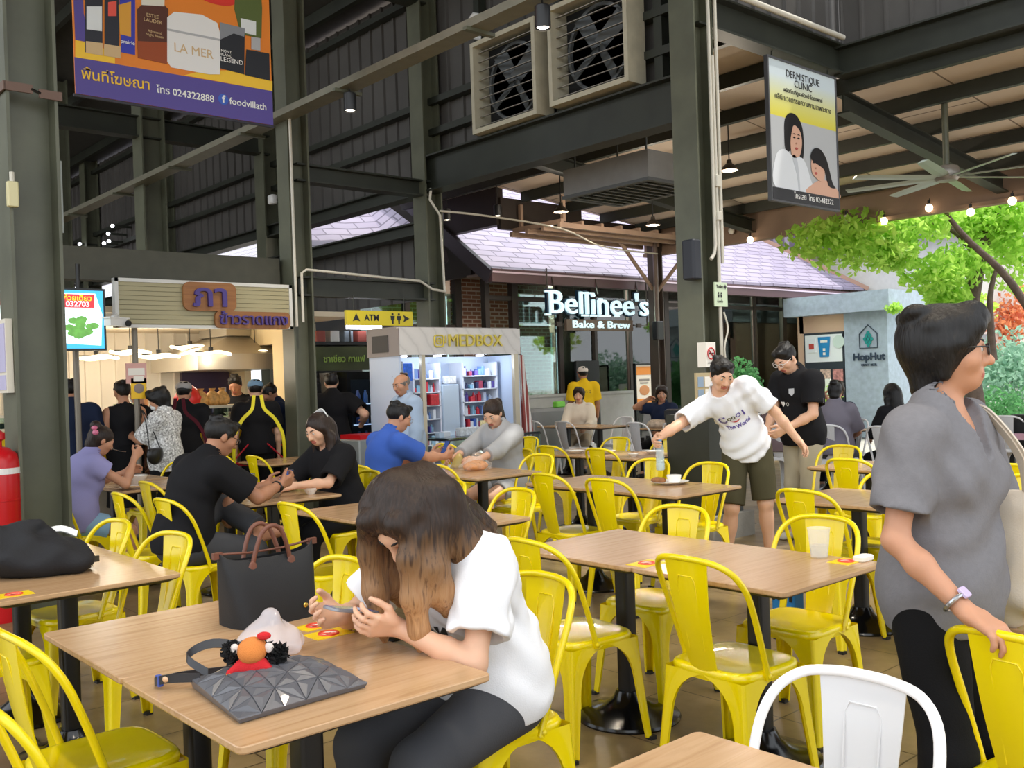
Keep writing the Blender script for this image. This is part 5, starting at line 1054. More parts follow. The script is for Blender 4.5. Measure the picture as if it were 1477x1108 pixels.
# ------------------------------------------------------------------ people: one continuous skin surface per body, clothes and hair as children
VOXK = 1.0
def V3(*a): return np.array(a, float)
def nrm(v): v = np.asarray(v, float); return v / (np.linalg.norm(v) + 1e-9)
class Field:
    """smooth union of tapered limbs and ellipsoids, minus cuts; meshed as one closed surface"""
    def __init__(s): s.p = []; s.c = []
    def rc(s, a, b, ra, rb=None, k=.03, flat=False, flat0=False): s.p.append(('r', np.asarray(a, float), np.asarray(b, float), ra, ra if rb is None else rb, k, flat, flat0)); return s
    def chain(s, pts, rs, k=.02):
        for i in range(len(pts) - 1): s.rc(pts[i], pts[i + 1], rs[i], rs[i + 1], k)
        return s
    def el(s, c, r, R=None, k=.03): s.p.append(('e', np.asarray(c, float), np.asarray(r, float), np.eye(3) if R is None else R, k)); return s
    def cut(s, *a): s.c.append(a); return s          # ('plane', p, n) removes the side n points to; ('el', c, r, R); ('rc', a, b, ra, rb)
    @staticmethod
    def dist(q, P):
        if q[0] == 'r':
            a, b, ra, rb = q[1:5]; ab = b - a; L = ab @ ab + 1e-12; d = P - a
            t = np.clip((d @ ab) / L, 0, 1); return np.sqrt(((d - t[..., None] * ab) ** 2).sum(-1)) - (ra + (rb - ra) * t)
        c, r, R = q[1:4]; d = (P - c) @ R; k0 = np.sqrt(((d / r) ** 2).sum(-1)); k1 = np.sqrt(((d / r ** 2) ** 2).sum(-1)) + 1e-9
        return k0 * (k0 - 1) / k1
    def mesh(s, name, mats, vox, wr=0., matfn=None, wfreq=1.):
        vox *= VOXK; lo = V3(9, 9, 9); hi = -lo; bbs = []
        for q in s.p:
            if q[0] == 'r': m = max(q[3], q[4]); l = np.minimum(q[1], q[2]) - m; h = np.maximum(q[1], q[2]) + m; k = q[5]
            else: e = np.sqrt(((q[3] * q[2]) ** 2).sum(1)); l = q[1] - e; h = q[1] + e; k = q[4]
            bbs.append((l - k - 2 * vox, h + k + 2 * vox)); lo = np.minimum(lo, l); hi = np.maximum(hi, h)
        lo = lo - 3 * vox; n = np.ceil((hi - lo) / vox).astype(int) + 4
        f = np.full(n, 9., np.float32); ax = [lo[i] + vox * np.arange(n[i]) for i in range(3)]
        def sub(l, h):
            i0 = np.clip(np.floor((l - lo) / vox).astype(int), 0, n - 1); i1 = np.clip(np.ceil((h - lo) / vox).astype(int) + 1, 1, n)
            sl = tuple(slice(a, b) for a, b in zip(i0, i1)); return sl, np.stack(np.meshgrid(*[ax[i][sl[i]] for i in range(3)], indexing='ij'), -1)
        for q, (l, h) in zip(s.p, bbs):
            sl, P = sub(l, h); d = s.dist(q, P); k = q[5] if q[0] == 'r' else q[4]
            if q[0] == 'r' and q[6]: t = nrm(q[2] - q[1]); d = np.maximum(d, (P - q[2]) @ t)
            if q[0] == 'r' and q[7]: t = nrm(q[1] - q[2]); d = np.maximum(d, (P - q[1]) @ t)
            g = f[sl]; hh = np.clip(.5 + .5 * (g - d) / k, 0, 1); f[sl] = d * hh + g * (1 - hh) - k * hh * (1 - hh)
        if wr:
            P = np.stack(np.meshgrid(*ax, indexing='ij'), -1); w = wfreq
            f += (wr * .55 * (np.sin(P[..., 0] * 17 * w + P[..., 2] * 21 * w + 2.5 * np.sin(P[..., 1] * 9 * w + P[..., 2] * 5)) * (.6 + .4 * np.sin(P[..., 1] * 14 * w - P[..., 2] * 8 * w)) + .6 * np.sin(P[..., 0] * 33 * w - P[..., 2] * 27 * w + 3 * np.sin(P[..., 1] * 12 * w)) * np.clip(np.sin(P[..., 2] * 11 + P[..., 0] * 7), 0, 1))).astype(np.float32)
        for c in s.c:
            if c[0] == 'plane': P = np.stack(np.meshgrid(*ax, indexing='ij'), -1); f = np.maximum(f, ((P - np.asarray(c[1])) @ nrm(c[2])).astype(np.float32))
            else:
                if c[0] == 'el': q = ('e', np.asarray(c[1], float), np.asarray(c[2], float), np.eye(3) if c[3] is None else c[3], 0); e = np.sqrt(((q[3] * q[2]) ** 2).sum(1)); l, h = q[1] - e, q[1] + e
                else: q = ('r', np.asarray(c[1], float), np.asarray(c[2], float), c[3], c[4]); m = max(c[3], c[4]); l, h = np.minimum(q[1], q[2]) - m, np.maximum(q[1], q[2]) + m
                sl, P = sub(l - 2 * vox, h + 2 * vox); f[sl] = np.maximum(f[sl], -s.dist(q, P))
        s.f, s.lo, s.vox = f, lo, vox
        return nets(name, f, lo, vox, mats, matfn)
    def sample(s, P):
        i = np.clip(((P - s.lo) / s.vox), 0, np.array(s.f.shape) - 2); b = i.astype(int); t = i - b; o = 0
        for dx in (0, 1):
            for dy in (0, 1):
                for dz in (0, 1): o = o + s.f[b[:, 0] + dx, b[:, 1] + dy, b[:, 2] + dz] * (t[:, 0] if dx else 1 - t[:, 0]) * (t[:, 1] if dy else 1 - t[:, 1]) * (t[:, 2] if dz else 1 - t[:, 2])
        return o
    def project(s, P, d, lim=.3):
        P = P.copy(); d = nrm(d); tot = np.zeros(len(P))
        for _ in range(60):
            h = np.clip(s.sample(P), -.02, .02) * .8; h = np.where(tot > lim, 0, h); P += h[:, None] * d; tot += h
        return P
def nets(name, f, lo, vox, mats, matfn):
    s = f < 0; n = np.array(s.shape); cnt = np.zeros(n - 1, np.int8)
    corners = [(i, j, k) for i in (0, 1) for j in (0, 1) for k in (0, 1)]
    for i, j, k in corners: cnt += s[i:n[0] - 1 + i, j:n[1] - 1 + j, k:n[2] - 1 + k]
    idx = np.argwhere((cnt > 0) & (cnt < 8)); mp = np.full(n - 1, -1, np.int32); mp[tuple(idx.T)] = np.arange(len(idx))
    acc = np.zeros((len(idx), 3)); num = np.zeros(len(idx)); cv = {c: f[tuple((idx + c).T)] for c in corners}
    for c in corners:
        for a in range(3):
            if c[a] == 0:
                e = list(c); e[a] = 1; e = tuple(e); f0, f1 = cv[c], cv[e]; m = (f0 < 0) != (f1 < 0); t = np.where(m, f0 / np.where(m, f0 - f1, 1), 0)
                p = np.array(c, float)[None, :] * m[:, None]; p[:, a] += t * m; acc += p; num += m
    co = lo + vox * (idx + acc / num[:, None]); F = []
    for a in range(3):
        b, c = (a + 1) % 3, (a + 2) % 3; sl0 = [slice(None)] * 3; sl1 = [slice(None)] * 3; sl0[a] = slice(0, n[a] - 1); sl1[a] = slice(1, n[a])
        s0, s1 = s[tuple(sl0)], s[tuple(sl1)]; e = np.argwhere(s0 != s1); fl = s0[tuple(e.T)]
        ok = (e[:, b] > 0) & (e[:, c] > 0) & (e[:, b] < n[b] - 1) & (e[:, c] < n[c] - 1); e, fl = e[ok], fl[ok]; q = []
        for db, dc in ((-1, -1), (0, -1), (0, 0), (-1, 0)): g = e.copy(); g[:, b] += db; g[:, c] += dc; q.append(mp[tuple(g.T)])
        q = np.stack(q, 1); q[~fl] = q[~fl][:, ::-1]; F.append(q)
    F = np.concatenate(F); me = bpy.data.meshes.new(name); me.vertices.add(len(co)); me.vertices.foreach_set('co', co.astype(np.float32).ravel())
    me.loops.add(len(F) * 4); me.loops.foreach_set('vertex_index', F.astype(np.int32).ravel()); me.polygons.add(len(F)); me.polygons.foreach_set('loop_start', np.arange(0, len(F) * 4, 4, dtype=np.int32)); me.polygons.foreach_set('loop_total', np.full(len(F), 4, np.int32))
    for m in (mats if isinstance(mats, (list, tuple)) else [mats]): me.materials.append(m)
    if matfn is not None: me.polygons.foreach_set('material_index', matfn(co[F].mean(1)).astype(np.int32))
    me.polygons.foreach_set('use_smooth', np.ones(len(F), bool)); me.update(calc_edges=True)
    return me
def rx(a): c, s = math.cos(a), math.sin(a); return np.array([[1, 0, 0], [0, c, -s], [0, s, c]])
def ry(a): c, s = math.cos(a), math.sin(a); return np.array([[c, 0, s], [0, 1, 0], [-s, 0, c]])
def rz3(a): c, s = math.cos(a), math.sin(a); return np.array([[c, -s, 0], [s, c, 0], [0, 0, 1]])
def ik(a, t, l1, l2, pole):
    d = t - a; L = np.linalg.norm(d); L2 = min(L, (l1 + l2) * .995); u = d / (L + 1e-9); t = a + u * L2
    x = (l1 * l1 - l2 * l2 + L2 * L2) / (2 * L2); h = math.sqrt(max(0, l1 * l1 - x * x)); p = np.asarray(pole, float); p = p - u * (p @ u)
    return a + u * x + nrm(p) * h, t
SKIN = mat('skin_tan', 'c48f70', .5, var=.06, vscale=12, sub=.15); SKINL = mat('skin_light', 'dcae90', .5, var=.05, vscale=12, sub=.15); SKIND = mat('skin_brown', 'a9775a', .5, var=.06, vscale=12, sub=.12)
LIP = mat('lips', 'b5685c', .4); EYEW = mat('eye_white', 'cfc6bd', .3); IRIS = mat('eye_dark', '1c130e', .15)
def hairmat(name, c, c2=None, grad=None):
    m = mat(name, c, .45, spec=.35); nt, N, b = nodes_of(m); tc = N('ShaderNodeTexCoord'); mp = N('ShaderNodeMapping'); mp.inputs['Scale'].default_value = (110, 110, 9); nt.links.new(tc.outputs['Object'], mp.inputs[0])
    n = N('ShaderNodeTexNoise', Scale=1., Detail=3.); nt.links.new(mp.outputs[0], n.inputs['Vector']); bp = N('ShaderNodeBump'); bp.inputs['Strength'].default_value = .7; bp.inputs['Distance'].default_value = .006; nt.links.new(n.outputs[0], bp.inputs['Height']); nt.links.new(bp.outputs[0], b.inputs['Normal'])
    c1 = lin(c); hi = tuple(min(1, x * 1.9 + .001) for x in c1); r = nt.nodes.new('ShaderNodeValToRGB'); r.color_ramp.elements[0].position = .42; r.color_ramp.elements[1].position = .72; r.color_ramp.elements[0].color = (*c1, 1); r.color_ramp.elements[1].color = (*hi, 1); nt.links.new(n.outputs[0], r.inputs[0]); src = r.outputs[0]
    if grad:     # dyed lengths: a lighter colour towards the tips of the hair
        sp = N('ShaderNodeSeparateXYZ'); nt.links.new(tc.outputs['Object'], sp.inputs[0]); ad = N('ShaderNodeMath', operation='MULTIPLY_ADD'); nt.links.new(n.outputs[0], ad.inputs[0]); ad.inputs[1].default_value = .22; nt.links.new(sp.outputs['Z'], ad.inputs[2])
        mr = N('ShaderNodeMapRange'); mr.inputs[1].default_value = grad[0]; mr.inputs[2].default_value = grad[1]; nt.links.new(ad.outputs[0], mr.inputs[0]); r2 = ramp(nt, n.outputs[0], [(.3, c2), (.55, 'b98d62'), (.75, '7a5236')])
        mx = N('ShaderNodeMix', data_type='RGBA'); nt.links.new(mr.outputs[0], mx.inputs[0]); nt.links.new(r2, mx.inputs[6]); nt.links.new(src, mx.inputs[7]); src = mx.outputs[2]
    nt.links.new(src, b.inputs['Base Color']); return m
HB = hairmat('black_hair', '0f0d0d'); HD = hairmat('dark_brown_hair', '241812'); HG = hairmat('grey_hair', '6a6560')
def cloth(name, c, rough=.85, **kw): return mat('cloth_' + name, c, rough, bump=.12, bscale=220, spec=.2, **kw)

def person(label, u, v, face, H=1.62, sit=False, seat=.45, lean=0, side=0, twist=0, head=(10, 0, 0), skin=SKIN, sex='m', girth=1., hl=None, hr=None, hdl=None, hdr=None, curl=.45, pl=(-.6, -.5, -.6), prr=(.6, -.5, -.6),
           kl=None, kr=None, fl=None, fr=None, top=None, bottom=None, shoes=None, hair='short', hairm=None, vox=.011, face_detail=False, glasses=None, hairx=None, cap=None, extra=None, z0=0., belly=0., toe_l=None, toe_r=None, stance=.1, hairvox=None, mask=False, wr=.004, apron=None):
    s = H / 1.65; rz = math.radians(face) - PI / 2; t = thing('person', label, 'person', (u, v, z0), rz); R0 = rz3(-rz)
    def L(w): return R0 @ (np.array(w, float) - (u, v, z0))      # world to body frame
    ff = sex == 'f'; hipw = .088 * s; shw = (.165 if ff else .187) * s * (.5 + .5 * girth); ar = (.86 if ff else 1.) * s * (.6 + .4 * girth) * (1.2 if vox > .010 else 1)
    la, ld, sd = math.radians(lean), math.radians(lean), math.radians(side)
    hz = seat + .095 * s if sit else .865 * s
    P0 = V3(0, -.06 if sit else 0, hz + .05 * s)
    Rp = rx(-la * (.35 if sit else .5)) @ ry(sd * .4); Rw = rx(-la * .8) @ ry(sd * .8); Rc = rx(-la * 1.05) @ ry(sd) @ rz3(math.radians(twist)); Rn = rx(-la * 1.25) @ ry(sd) @ rz3(math.radians(twist))
    P1 = P0 + Rp @ V3(0, 0, .14 * s); P2 = P1 + Rw @ V3(0, 0, .155 * s); P3 = P2 + Rc @ V3(0, .0, .16 * s); NB = P3 + Rn @ V3(0, -.005, .035 * s)
    hp, hy, hr_ = (math.radians(a) for a in head); Rh = rz3(hy) @ rx(-hp) @ ry(hr_); hn = nrm(Rn[:, 2] + Rh[:, 2]); HC = NB + hn * .075 * s + Rh @ V3(0, .02, .075) * s
    SL, SR = P3 + Rc @ V3(-shw, -.005, -.035 * s), P3 + Rc @ V3(shw, -.005, -.035 * s)
    def hands_default(sx): return V3(sx * .25 * s, .06, .79 * s) if not sit else V3(sx * .14, .30, hz + .14)
    TL = L(hl) if hl is not None and len(hl) == 3 else hands_default(-1); TR = L(hr) if hr is not None and len(hr) == 3 else hands_default(1)
    l1, l2 = .285 * s, .245 * s; EL, WL = ik(SL, TL, l1, l2, pl); ER, WR = ik(SR, TR, l1, l2, prr)
    HLj, HRj = P0 + Rp @ V3(-hipw, 0, -.05 * s), P0 + Rp @ V3(hipw, 0, -.05 * s); t1, t2 = .405 * s, .385 * s
    def leg(hj, sx, f_, k_):
        if f_ is not None: an = L(f_) if abs(f_[0] - u) + abs(f_[1] - v) < 2 and len(f_) == 3 else V3(*f_)
        else: an = V3(sx * .11, .36 * s, .085) if sit else V3(sx * stance, -.02, .085)
        return ik(hj, an, t1, t2, k_ if k_ is not None else ((sx * .12, .6, .8) if sit else (sx * .05, 1, 0)))
    KL, AL = leg(HLj, -1, fl, kl); KR, AR = leg(HRj, 1, fr, kr)
    g = girth
    # ---- torso prims shared by skin and clothes
    def torso(F, e=0., k=.045):
        F.el(P0, V3(.158 * g, .118 * g, .115) * s + e, Rp, k); F.el(P1, V3(.133 * g, .104 * g + belly * .5, .13) * s + e, Rw, k)
        if belly: F.el(P1 + Rw @ V3(0, .05 * s, -.02 * s), V3(.125 * g, .10 + belly, .12) * s + e, Rw, k)
        F.el(P2 + Rc @ V3(0, -.005, .03) * s, V3(.152 * g, .11 * g, .16) * s + e, Rc, k)
        F.rc(SL + Rc @ V3(.03, 0, 0), SR - Rc @ V3(.03, 0, 0), .056 * s + e, None, k)
        F.rc(P3 + Rn @ V3(0, -.01, -.01) * s, NB + hn * .02, .062 * s + e, .05 * s + e, k)
        if ff:
            for sx in (-1, 1): F.el(P2 + Rc @ V3(sx * .066, .07, -.01) * s, V3(.06, .05, .06) * s + e, Rc, .05)
    B = Field(); torso(B)
    B.rc(NB - hn * .03, HC - Rh @ V3(0, .02, .05) * s, .053 * s * (.9 if ff else 1), .05 * s * (.9 if ff else 1), .03)
    # ---- head
    def Hd(x, y, z): return HC + Rh @ V3(x, y, z) * s
    def he(F, c, r, k=.02): F.el(Hd(*c), V3(*r) * s, Rh, k)
    he(B, (0, -.012, .03), (.073, .092, .082), .02); he(B, (0, .022, -.025), (.060, .068, .078), .03); he(B, (0, .052, -.075), (.03, .03, .026), .03); he(B, (0, .075, .02), (.05, .02, .03), .02)
    for sx in (-1, 1):
        he(B, (sx * .046, .055, -.018), (.024, .026, .026), .025); he(B, (sx * .073, -.006, -.002), (.011, .02, .031), .008)
    B.rc(Hd(0, .088, .012), Hd(0, .108, -.024), .008 * s, .0135 * s, .012); B.rc(Hd(-.013, .092, -.028), Hd(.013, .092, -.028), .009 * s, None, .01)
    B.rc(Hd(-.02, .084, -.052), Hd(.02, .084, -.052), .0075 * s, None, .008); B.rc(Hd(-.016, .082, -.063), Hd(.016, .082, -.063), .0085 * s, None, .008)
    for sx in (-1, 1): B.cut('el', Hd(sx * .031, .096, .010), V3(.018, .013, .011) * s, Rh)
    # ---- arms, hands
    def hand(F, W_, E_, sx, spec):
        fd = nrm(W_ - E_); d = nrm(spec[0]) if spec is not None and spec[0] is not None else fd
        d = nrm(.35 * fd + d); n_ = np.asarray(spec[1], float) if spec is not None and len(spec) > 1 and spec[1] is not None else V3(-sx * .9, .3, -.1); n_ = nrm(n_ - d * (n_ @ d)); cu = spec[2] if spec is not None and len(spec) > 2 else curl
        a = np.cross(d, n_) * sx; rk = 1.15 if vox > .008 else 1.; hs = s * .98
        for i, (o, ln) in enumerate(((.031, .072), (.0105, .08), (-.0105, .074), (-.029, .058))):
            kn = W_ + d * (.086 - .004 * abs(i - 1)) * hs + a * o * hs; F.rc(W_ + d * .012 * hs + a * o * .55 * hs, kn, .016 * s, .0125 * s, .012)
            p = kn; th = cu * .6
            for sg, rr in ((.45, .0092), (.31, .0085), (.26, .0075)):
                q_ = p + (d * math.cos(th) + n_ * math.sin(th) + a * o * 1.2) * ln * sg * hs; F.rc(p, q_, rr * s * rk, rr * .93 * s * rk, .004); p = q_; th += cu * 1.1
        b0 = W_ + d * .028 * hs + a * .026 * hs; b1 = b0 + (d * .55 + a * .62 + n_ * .35) * .045 * hs; b2 = b1 + nrm(d * .9 + a * .15 + n_ * (.25 + .5 * cu)) * .033 * hs; b3 = b2 + nrm(d * .95 - a * .1 + n_ * (.3 + .6 * cu)) * .026 * hs
        F.rc(b0, b1, .016 * s, .0115 * s, .012); F.rc(b1, b2, .0108 * s * rk, .0098 * s * rk, .005); F.rc(b2, b3, .0098 * s * rk, .008 * s * rk, .004)
        return d, n_, a
    info = {}
    for sx, S_, E_, W_, sp in ((-1, SL, EL, WL, hdl), (1, SR, ER, WR, hdr)):
        B.rc(S_, E_, .05 * ar, .038 * ar, .035); B.rc(E_, E_ + (W_ - E_) * .35, .039 * ar, .040 * ar, .02); B.rc(E_ + (W_ - E_) * .35, W_, .040 * ar, .026 * ar, .02); B.rc(W_ - nrm(W_ - E_) * .01, W_ + nrm(W_ - E_) * .02, .026 * ar, .024 * s, .015)
        info[sx] = hand(B, W_, E_, sx, sp)
    # ---- legs and feet
    for sx, hj, K_, A_, toe in ((-1, HLj, KL, AL, toe_l), (1, HRj, KR, AR, toe_r)):
        B.rc(hj, K_, .086 * s * g, .055 * s, .05); B.rc(K_, A_, .052 * s, .036 * s, .03); B.el(K_ + (A_ - K_) * .32 + V3(0, -.018, 0), V3(.05, .055, .1) * s, None, .03)
        td = nrm(toe) if toe is not None else nrm(V3(sx * .18, 1, -.02)); hl_ = A_ + V3(0, 0, -.045) * s - td * .035 * s; tt = A_ + td * .15 * s + V3(0, 0, -.058 if toe is None else -.02) * s
        B.rc(A_, hl_, .035 * s, .034 * s, .02); B.rc(hl_, tt, .034 * s, .026 * s, .02); B.rc(A_ + td * .03, tt, .034 * s, .024 * s, .02)
        for q_ in range(5) if toe is not None else (): B.rc(tt + np.cross(td, V3(0, 0, 1)) * (q_ - 2) * .013, tt + np.cross(td, V3(0, 0, 1)) * (q_ - 2) * .015 + td * (.03 - .003 * q_), .0085, .008, .006)
        if shoes is not None and toe is None:
            F = Field(); F.rc(hl_, tt, .041 * s, .036 * s, .02); F.rc(A_ + V3(0, 0, -.02) + td * .02, tt, .04 * s, .033 * s, .02); F.cut('plane', A_ + V3(0, 0, -.015), (0, 0, 1)); F.cut('plane', V3(0, 0, .004), (0, 0, -1)); link('shoe', F.mesh('shoe', shoes, max(vox, .008)), t)
    Rhi = Rh.copy(); HCc = HC.copy()
    def mf(c):
        q_ = (c - HCc) @ Rhi / s; return ((np.abs(q_[:, 0]) < .026) & (q_[:, 2] < -.045) & (q_[:, 2] > -.07) & (q_[:, 1] > .083) & (q_[:, 1] < .115)).astype(int)
    body = link('body', B.mesh('body', [skin, LIP], vox, matfn=mf), t)
    if face_detail:
        for sx in (-1, 1):
            mb = MB(); mb.ell((0, 0, 0), (.0118 * s,) * 3, 12, 8); mb.m = 1; mb.ell((0, .0052 * s, 0), (.0076 * s,) * 3, 10, 6); e = part('eye', mb, [EYEW, IRIS], t, 60); e.matrix_local = Matrix.Translation(Hd(sx * .031, .0795, .009)) @ Matrix(Rh.tolist()).to_4x4()
            mb = MB(); mb.tube([Hd(sx * (.014 + .011 * q_), .094 - .004 * q_ * q_ * .6, .03 + .005 * math.sin(q_ * .9)) for q_ in range(4)], [.003, .0038, .0034, .0022], 6); part('eyebrow', mb, HB, t, 60)
    if glasses is not None:
        mb = MB()
        for sx in (-1, 1):
            mb.tube([Hd(sx * .033 + x, .104, .008 + z) for x, z in rrect(.044, .032, .012, 3)], .0022, 6, closed=True); mb.tube([Hd(sx * .055, .102, .015), Hd(sx * .078, .08, .016), Hd(sx * .08, .0, .014), Hd(sx * .077, -.02, .0)], .0022, 6)
        mb.tube([Hd(-.012, .105, .014), Hd(.012, .105, .014)], .0022, 6); gl = part('glasses', mb, glasses, t)
        mb = MB()
        for sx in (-1, 1): mb.add([Hd(sx * .033 + x, .103, .008 + z) for x, z in rrect(.043, .031, .012, 3)], [tuple(range(16))])
        part('lenses', mb, CLEAR, gl)
    if mask:
        F = Field(); F.el(Hd(0, .062, -.045), V3(.058, .05, .045) * s, Rh); F.cut('plane', Hd(0, .03, 0), -Rh[:, 1]); link('face_mask', F.mesh('face_mask', mat('mask_white', 'e4e6e8', .7), .008), t)
    # ---- hair
    if hair:
        F = Field(); hm = hairm or HB; E = lambda c, r, k=.02: F.el(Hd(*c), V3(*r) * s, Rh, k)
        if hair in ('short', 'bald_fringe'): E((0, -.016, .036), (.080, .1, .088)); E((0, .03, .085), (.06, .05, .03), .02); [E((.058 * math.sin(k_ * 2.4), -.01 + .075 * math.cos(k_ * 2.4), .085 + .02 * math.sin(k_ * 1.7)), (.022, .026, .02), .012) for k_ in range(12)]
        elif hair == 'bob': E((0, -.02, .04), (.098, .118, .108)); [E((.07 * math.sin(k_ * 2.4), -.01 + .085 * math.cos(k_ * 2.4), .1 + .025 * math.sin(k_ * 1.7)), (.03, .035, .024), .015) for k_ in range(11)]; F.rc(Hd(0, -.05, -.01), Hd(0, -.055, -.085), .066 * s, .05 * s, .03); E((.0, .05, .095), (.075, .06, .035), .03)
        elif hair in ('long', 'pony', 'bun'):
            E((0, -.014, .036), (.083, .102, .09)); F.rc(Hd(0, -.03, .0), Hd(0, -.05, -.05), .07 * s, .06 * s, .03)
        for sx in (-1, 1):
            if hair == 'bob': F.rc(Hd(sx * .072, -.005, .02), Hd(sx * .066, -.012, -.055), .03 * s, .018 * s, .02); F.rc(Hd(sx * .05, .075, .075), Hd(sx * .078, .03, .03), .028 * s, .02 * s, .02)
            if hair == 'short': F.rc(Hd(sx * .074, .01, .03), Hd(sx * .073, .008, -.01), .012 * s, .006 * s, .02)
        if hair == 'long' and hairx is None:
            for sx in (-1, 1): F.chain([Hd(sx * .068, .01, .02), Hd(sx * .078, -.01, -.07), HC + V3(sx * .09, -.05, -.2) * s, HC + V3(sx * .085, -.07, -.30) * s], [.03 * s, .035 * s, .035 * s, .02 * s], .03)
            F.chain([Hd(0, -.08, -.02), HC + V3(0, -.11, -.16) * s, HC + V3(0, -.12, -.3) * s], [.07 * s, .07 * s, .04 * s], .04)
        if hair == 'pony': F.chain([Hd(0, -.09, .06), Hd(0, -.13, .03), HC + V3(0, -.14, -.1) * s, HC + V3(0, -.12, -.2) * s], [.03 * s, .035 * s, .03 * s, .015 * s], .02)
        if hair == 'bun': E((0, -.085, .1), (.045, .045, .04), .01)
        F.cut('el', Hd(0, .1, -.03), V3(.062 if hair != 'bob' else .064, .073, .1 if hair != 'bob' else .09) * s, Rh); F.cut('el', Hd(0, .115, .03), V3(.046, .048, .05) * s, Rh)
        if hair == 'short': F.cut('plane', Hd(0, -.05, -.055), Rh @ V3(0, -.2, -1)); F.cut('el', Hd(0, .03, -.075), V3(.1, .085, .065) * s, Rh)
        if hairx is not None: hairx(F, Hd, HC, s, Rh)
        link('hair', F.mesh('hair', hm, hairvox or max(.006, vox * .8), wr=.0025, wfreq=2.5), t)
    if cap is not None:
        F = Field(); F.el(Hd(0, -.012, .062), V3(.092, .108, .075) * s, Rh); F.cut('plane', Hd(0, 0, .045), Rh @ V3(0, .1, -1)); cp_ = link('cap', F.mesh('cap', cap[0], max(.007, vox * .8), wr=.002), t)
        mb = MB(); mb.loft([[Hd(.075 * math.sin(a), .075 + .075 * math.cos(a), .045 - .012 * math.cos(a) + dz) for a in np.linspace(-1.5, 1.5, 9)] + [Hd(-.02 * i_, .05, .05 + dz) for i_ in (-2, 0, 2)] for dz in (0, .006)], True, True); link('visor', mb.mesh('visor', cap[1]), cp_)
    # ---- clothes
    out = dict(root=t, Hd=Hd, info=info, WL=WL, WR=WR, EL=EL, ER=ER, P=(P0, P1, P2, P3, NB), R=(Rp, Rw, Rc), SL=SL, SR=SR, body=B, s=s, L=L, Rh=Rh, HC=HC)
    if bottom:
        F = Field(); F.el(P0, V3(.166 * g, .126 * g, .11) * s + .008, Rp, .05); bk = bottom.get('kind', 'long'); lo_ = bottom.get('loose', .012)
        if bk in ('skirt', 'dress'):
            zz = bottom.get('len', .55); F.rc(P0, V3(0, 0, zz), .165 * s * g, .2 * s, .06, True); F.el(P0, V3(.165 * g, .13, .14) * s, Rp)
        else:
            for sx, hj, K_, A_ in ((-1, HLj, KL, AL), (1, HRj, KR, AR)):
                if bk == 'long': F.rc(hj, K_, .09 * s * g + lo_, .06 * s + lo_, .05); F.rc(K_, A_ + (K_ - A_) * bottom.get('up', .02), .06 * s + lo_, .05 * s + lo_, .03, True)
                else: fr_ = bottom.get('len', .75); F.rc(hj, hj + (K_ - hj) * fr_, .086 * s * g + lo_, (.086 * (1 - fr_) * g + .062 * fr_) * s + lo_ * 1.4, .018, True)
        out['bottom_f'] = F; link(bottom.get('name', 'trousers' if bk == 'long' else 'shorts' if bk == 'shorts' else 'skirt'), F.mesh('bottom', bottom['m'], vox, wr=wr), t)
    if top:
        F = Field(); e = .014 + top.get('loose', 0); torso(F, e); sl_ = top.get('sleeve', .5); hem = top.get('hem', .08)
        F.el(P0 + Rp @ V3(0, 0, -.0) * s, V3(.163 * g, .126 * g + belly * .6, .27 if not sit else .24) * s + e, Rp, .05)
        for S_, E_, W_ in ((SL, EL, WL), (SR, ER, WR)):
            if sl_ <= 0: continue
            if sl_ <= 1: F.rc(S_, S_ + (E_ - S_) * sl_, .056 * ar + e, .05 * ar + e * 1.3, .035, True)
            else: F.rc(S_, E_, .054 * ar + e, .044 * ar + e, .035); F.rc(E_, E_ + (W_ - E_) * (sl_ - 1), .044 * ar + e, .032 * ar + e, .02, True)
            if 0 < sl_ <= 1: d_ = nrm(E_ - S_); p_ = S_ + (E_ - S_) * sl_; F.cut('rc', p_ - d_ * .02, p_ + d_ * .03, .047 * ar + e * .6, .05 * ar + e * .9)
        F.cut('el', NB + hn * .035 * s + Rn @ V3(0, .018, 0) * s, V3(.074, .077, .056) * s, Rn)
        if top.get('neck') == 'v': F.cut('rc', NB + Rn @ V3(0, .075, .01) * s, P3 + Rc @ V3(0, .13, -.085) * s, .055 * s, .012 * s)
        if sl_ <= 0:
            for S_, sx in ((SL, -1), (SR, 1)): F.cut('el', S_ + Rc @ V3(sx * .03, 0, 0) * s, V3(.045, .09, .1) * s, Rc)
        hn_ = nrm(-Rp[:, 2] * (1 if sit else .25) + V3(0, 0, 0 if sit else -.75)); F.cut('plane', P0 + Rp @ V3(0, 0, -hem) * s, hn_); out['top_f'] = F
        out['top'] = link(top.get('name', 'shirt'), F.mesh('top', top['m'], vox, wr=top.get('wr', wr), wfreq=top.get('wf', 1.7)), t)
        if vox < .0085: md = out['top'].modifiers.new('soften', 'SMOOTH'); md.factor = .5; md.iterations = 5
    if apron is not None:
        for nm_, pts, m_ in apron(P0, P1, P2, P3, Rp, Rw, Rc, s):
            mb = MB(); pts = np.array([np.array(p, float) for p in catmull(pts, 6)]); ctr = P2; q_ = []
            for p in pts: q_.append(out['top_f'].project(p[None], p - (P1 + (P3 - P1) * np.clip(((p - P1) @ (P3 - P1)) / ((P3 - P1) @ (P3 - P1)), 0, 1)))[0])
            for i_ in range(len(q_)): q_[i_] = q_[i_] + nrm(pts[i_] - ctr) * -.0 
            mb.strip([Vector(p) for p in q_], [Vector(np.cross(nrm(q_[min(i_ + 1, len(q_) - 1)] - q_[max(i_ - 1, 0)]), nrm(q_[i_] - ctr)) * .035) for i_ in range(len(q_))], .012); link(nm_, mb.mesh(nm_, m_), t)
    if extra: extra(out)
    return out
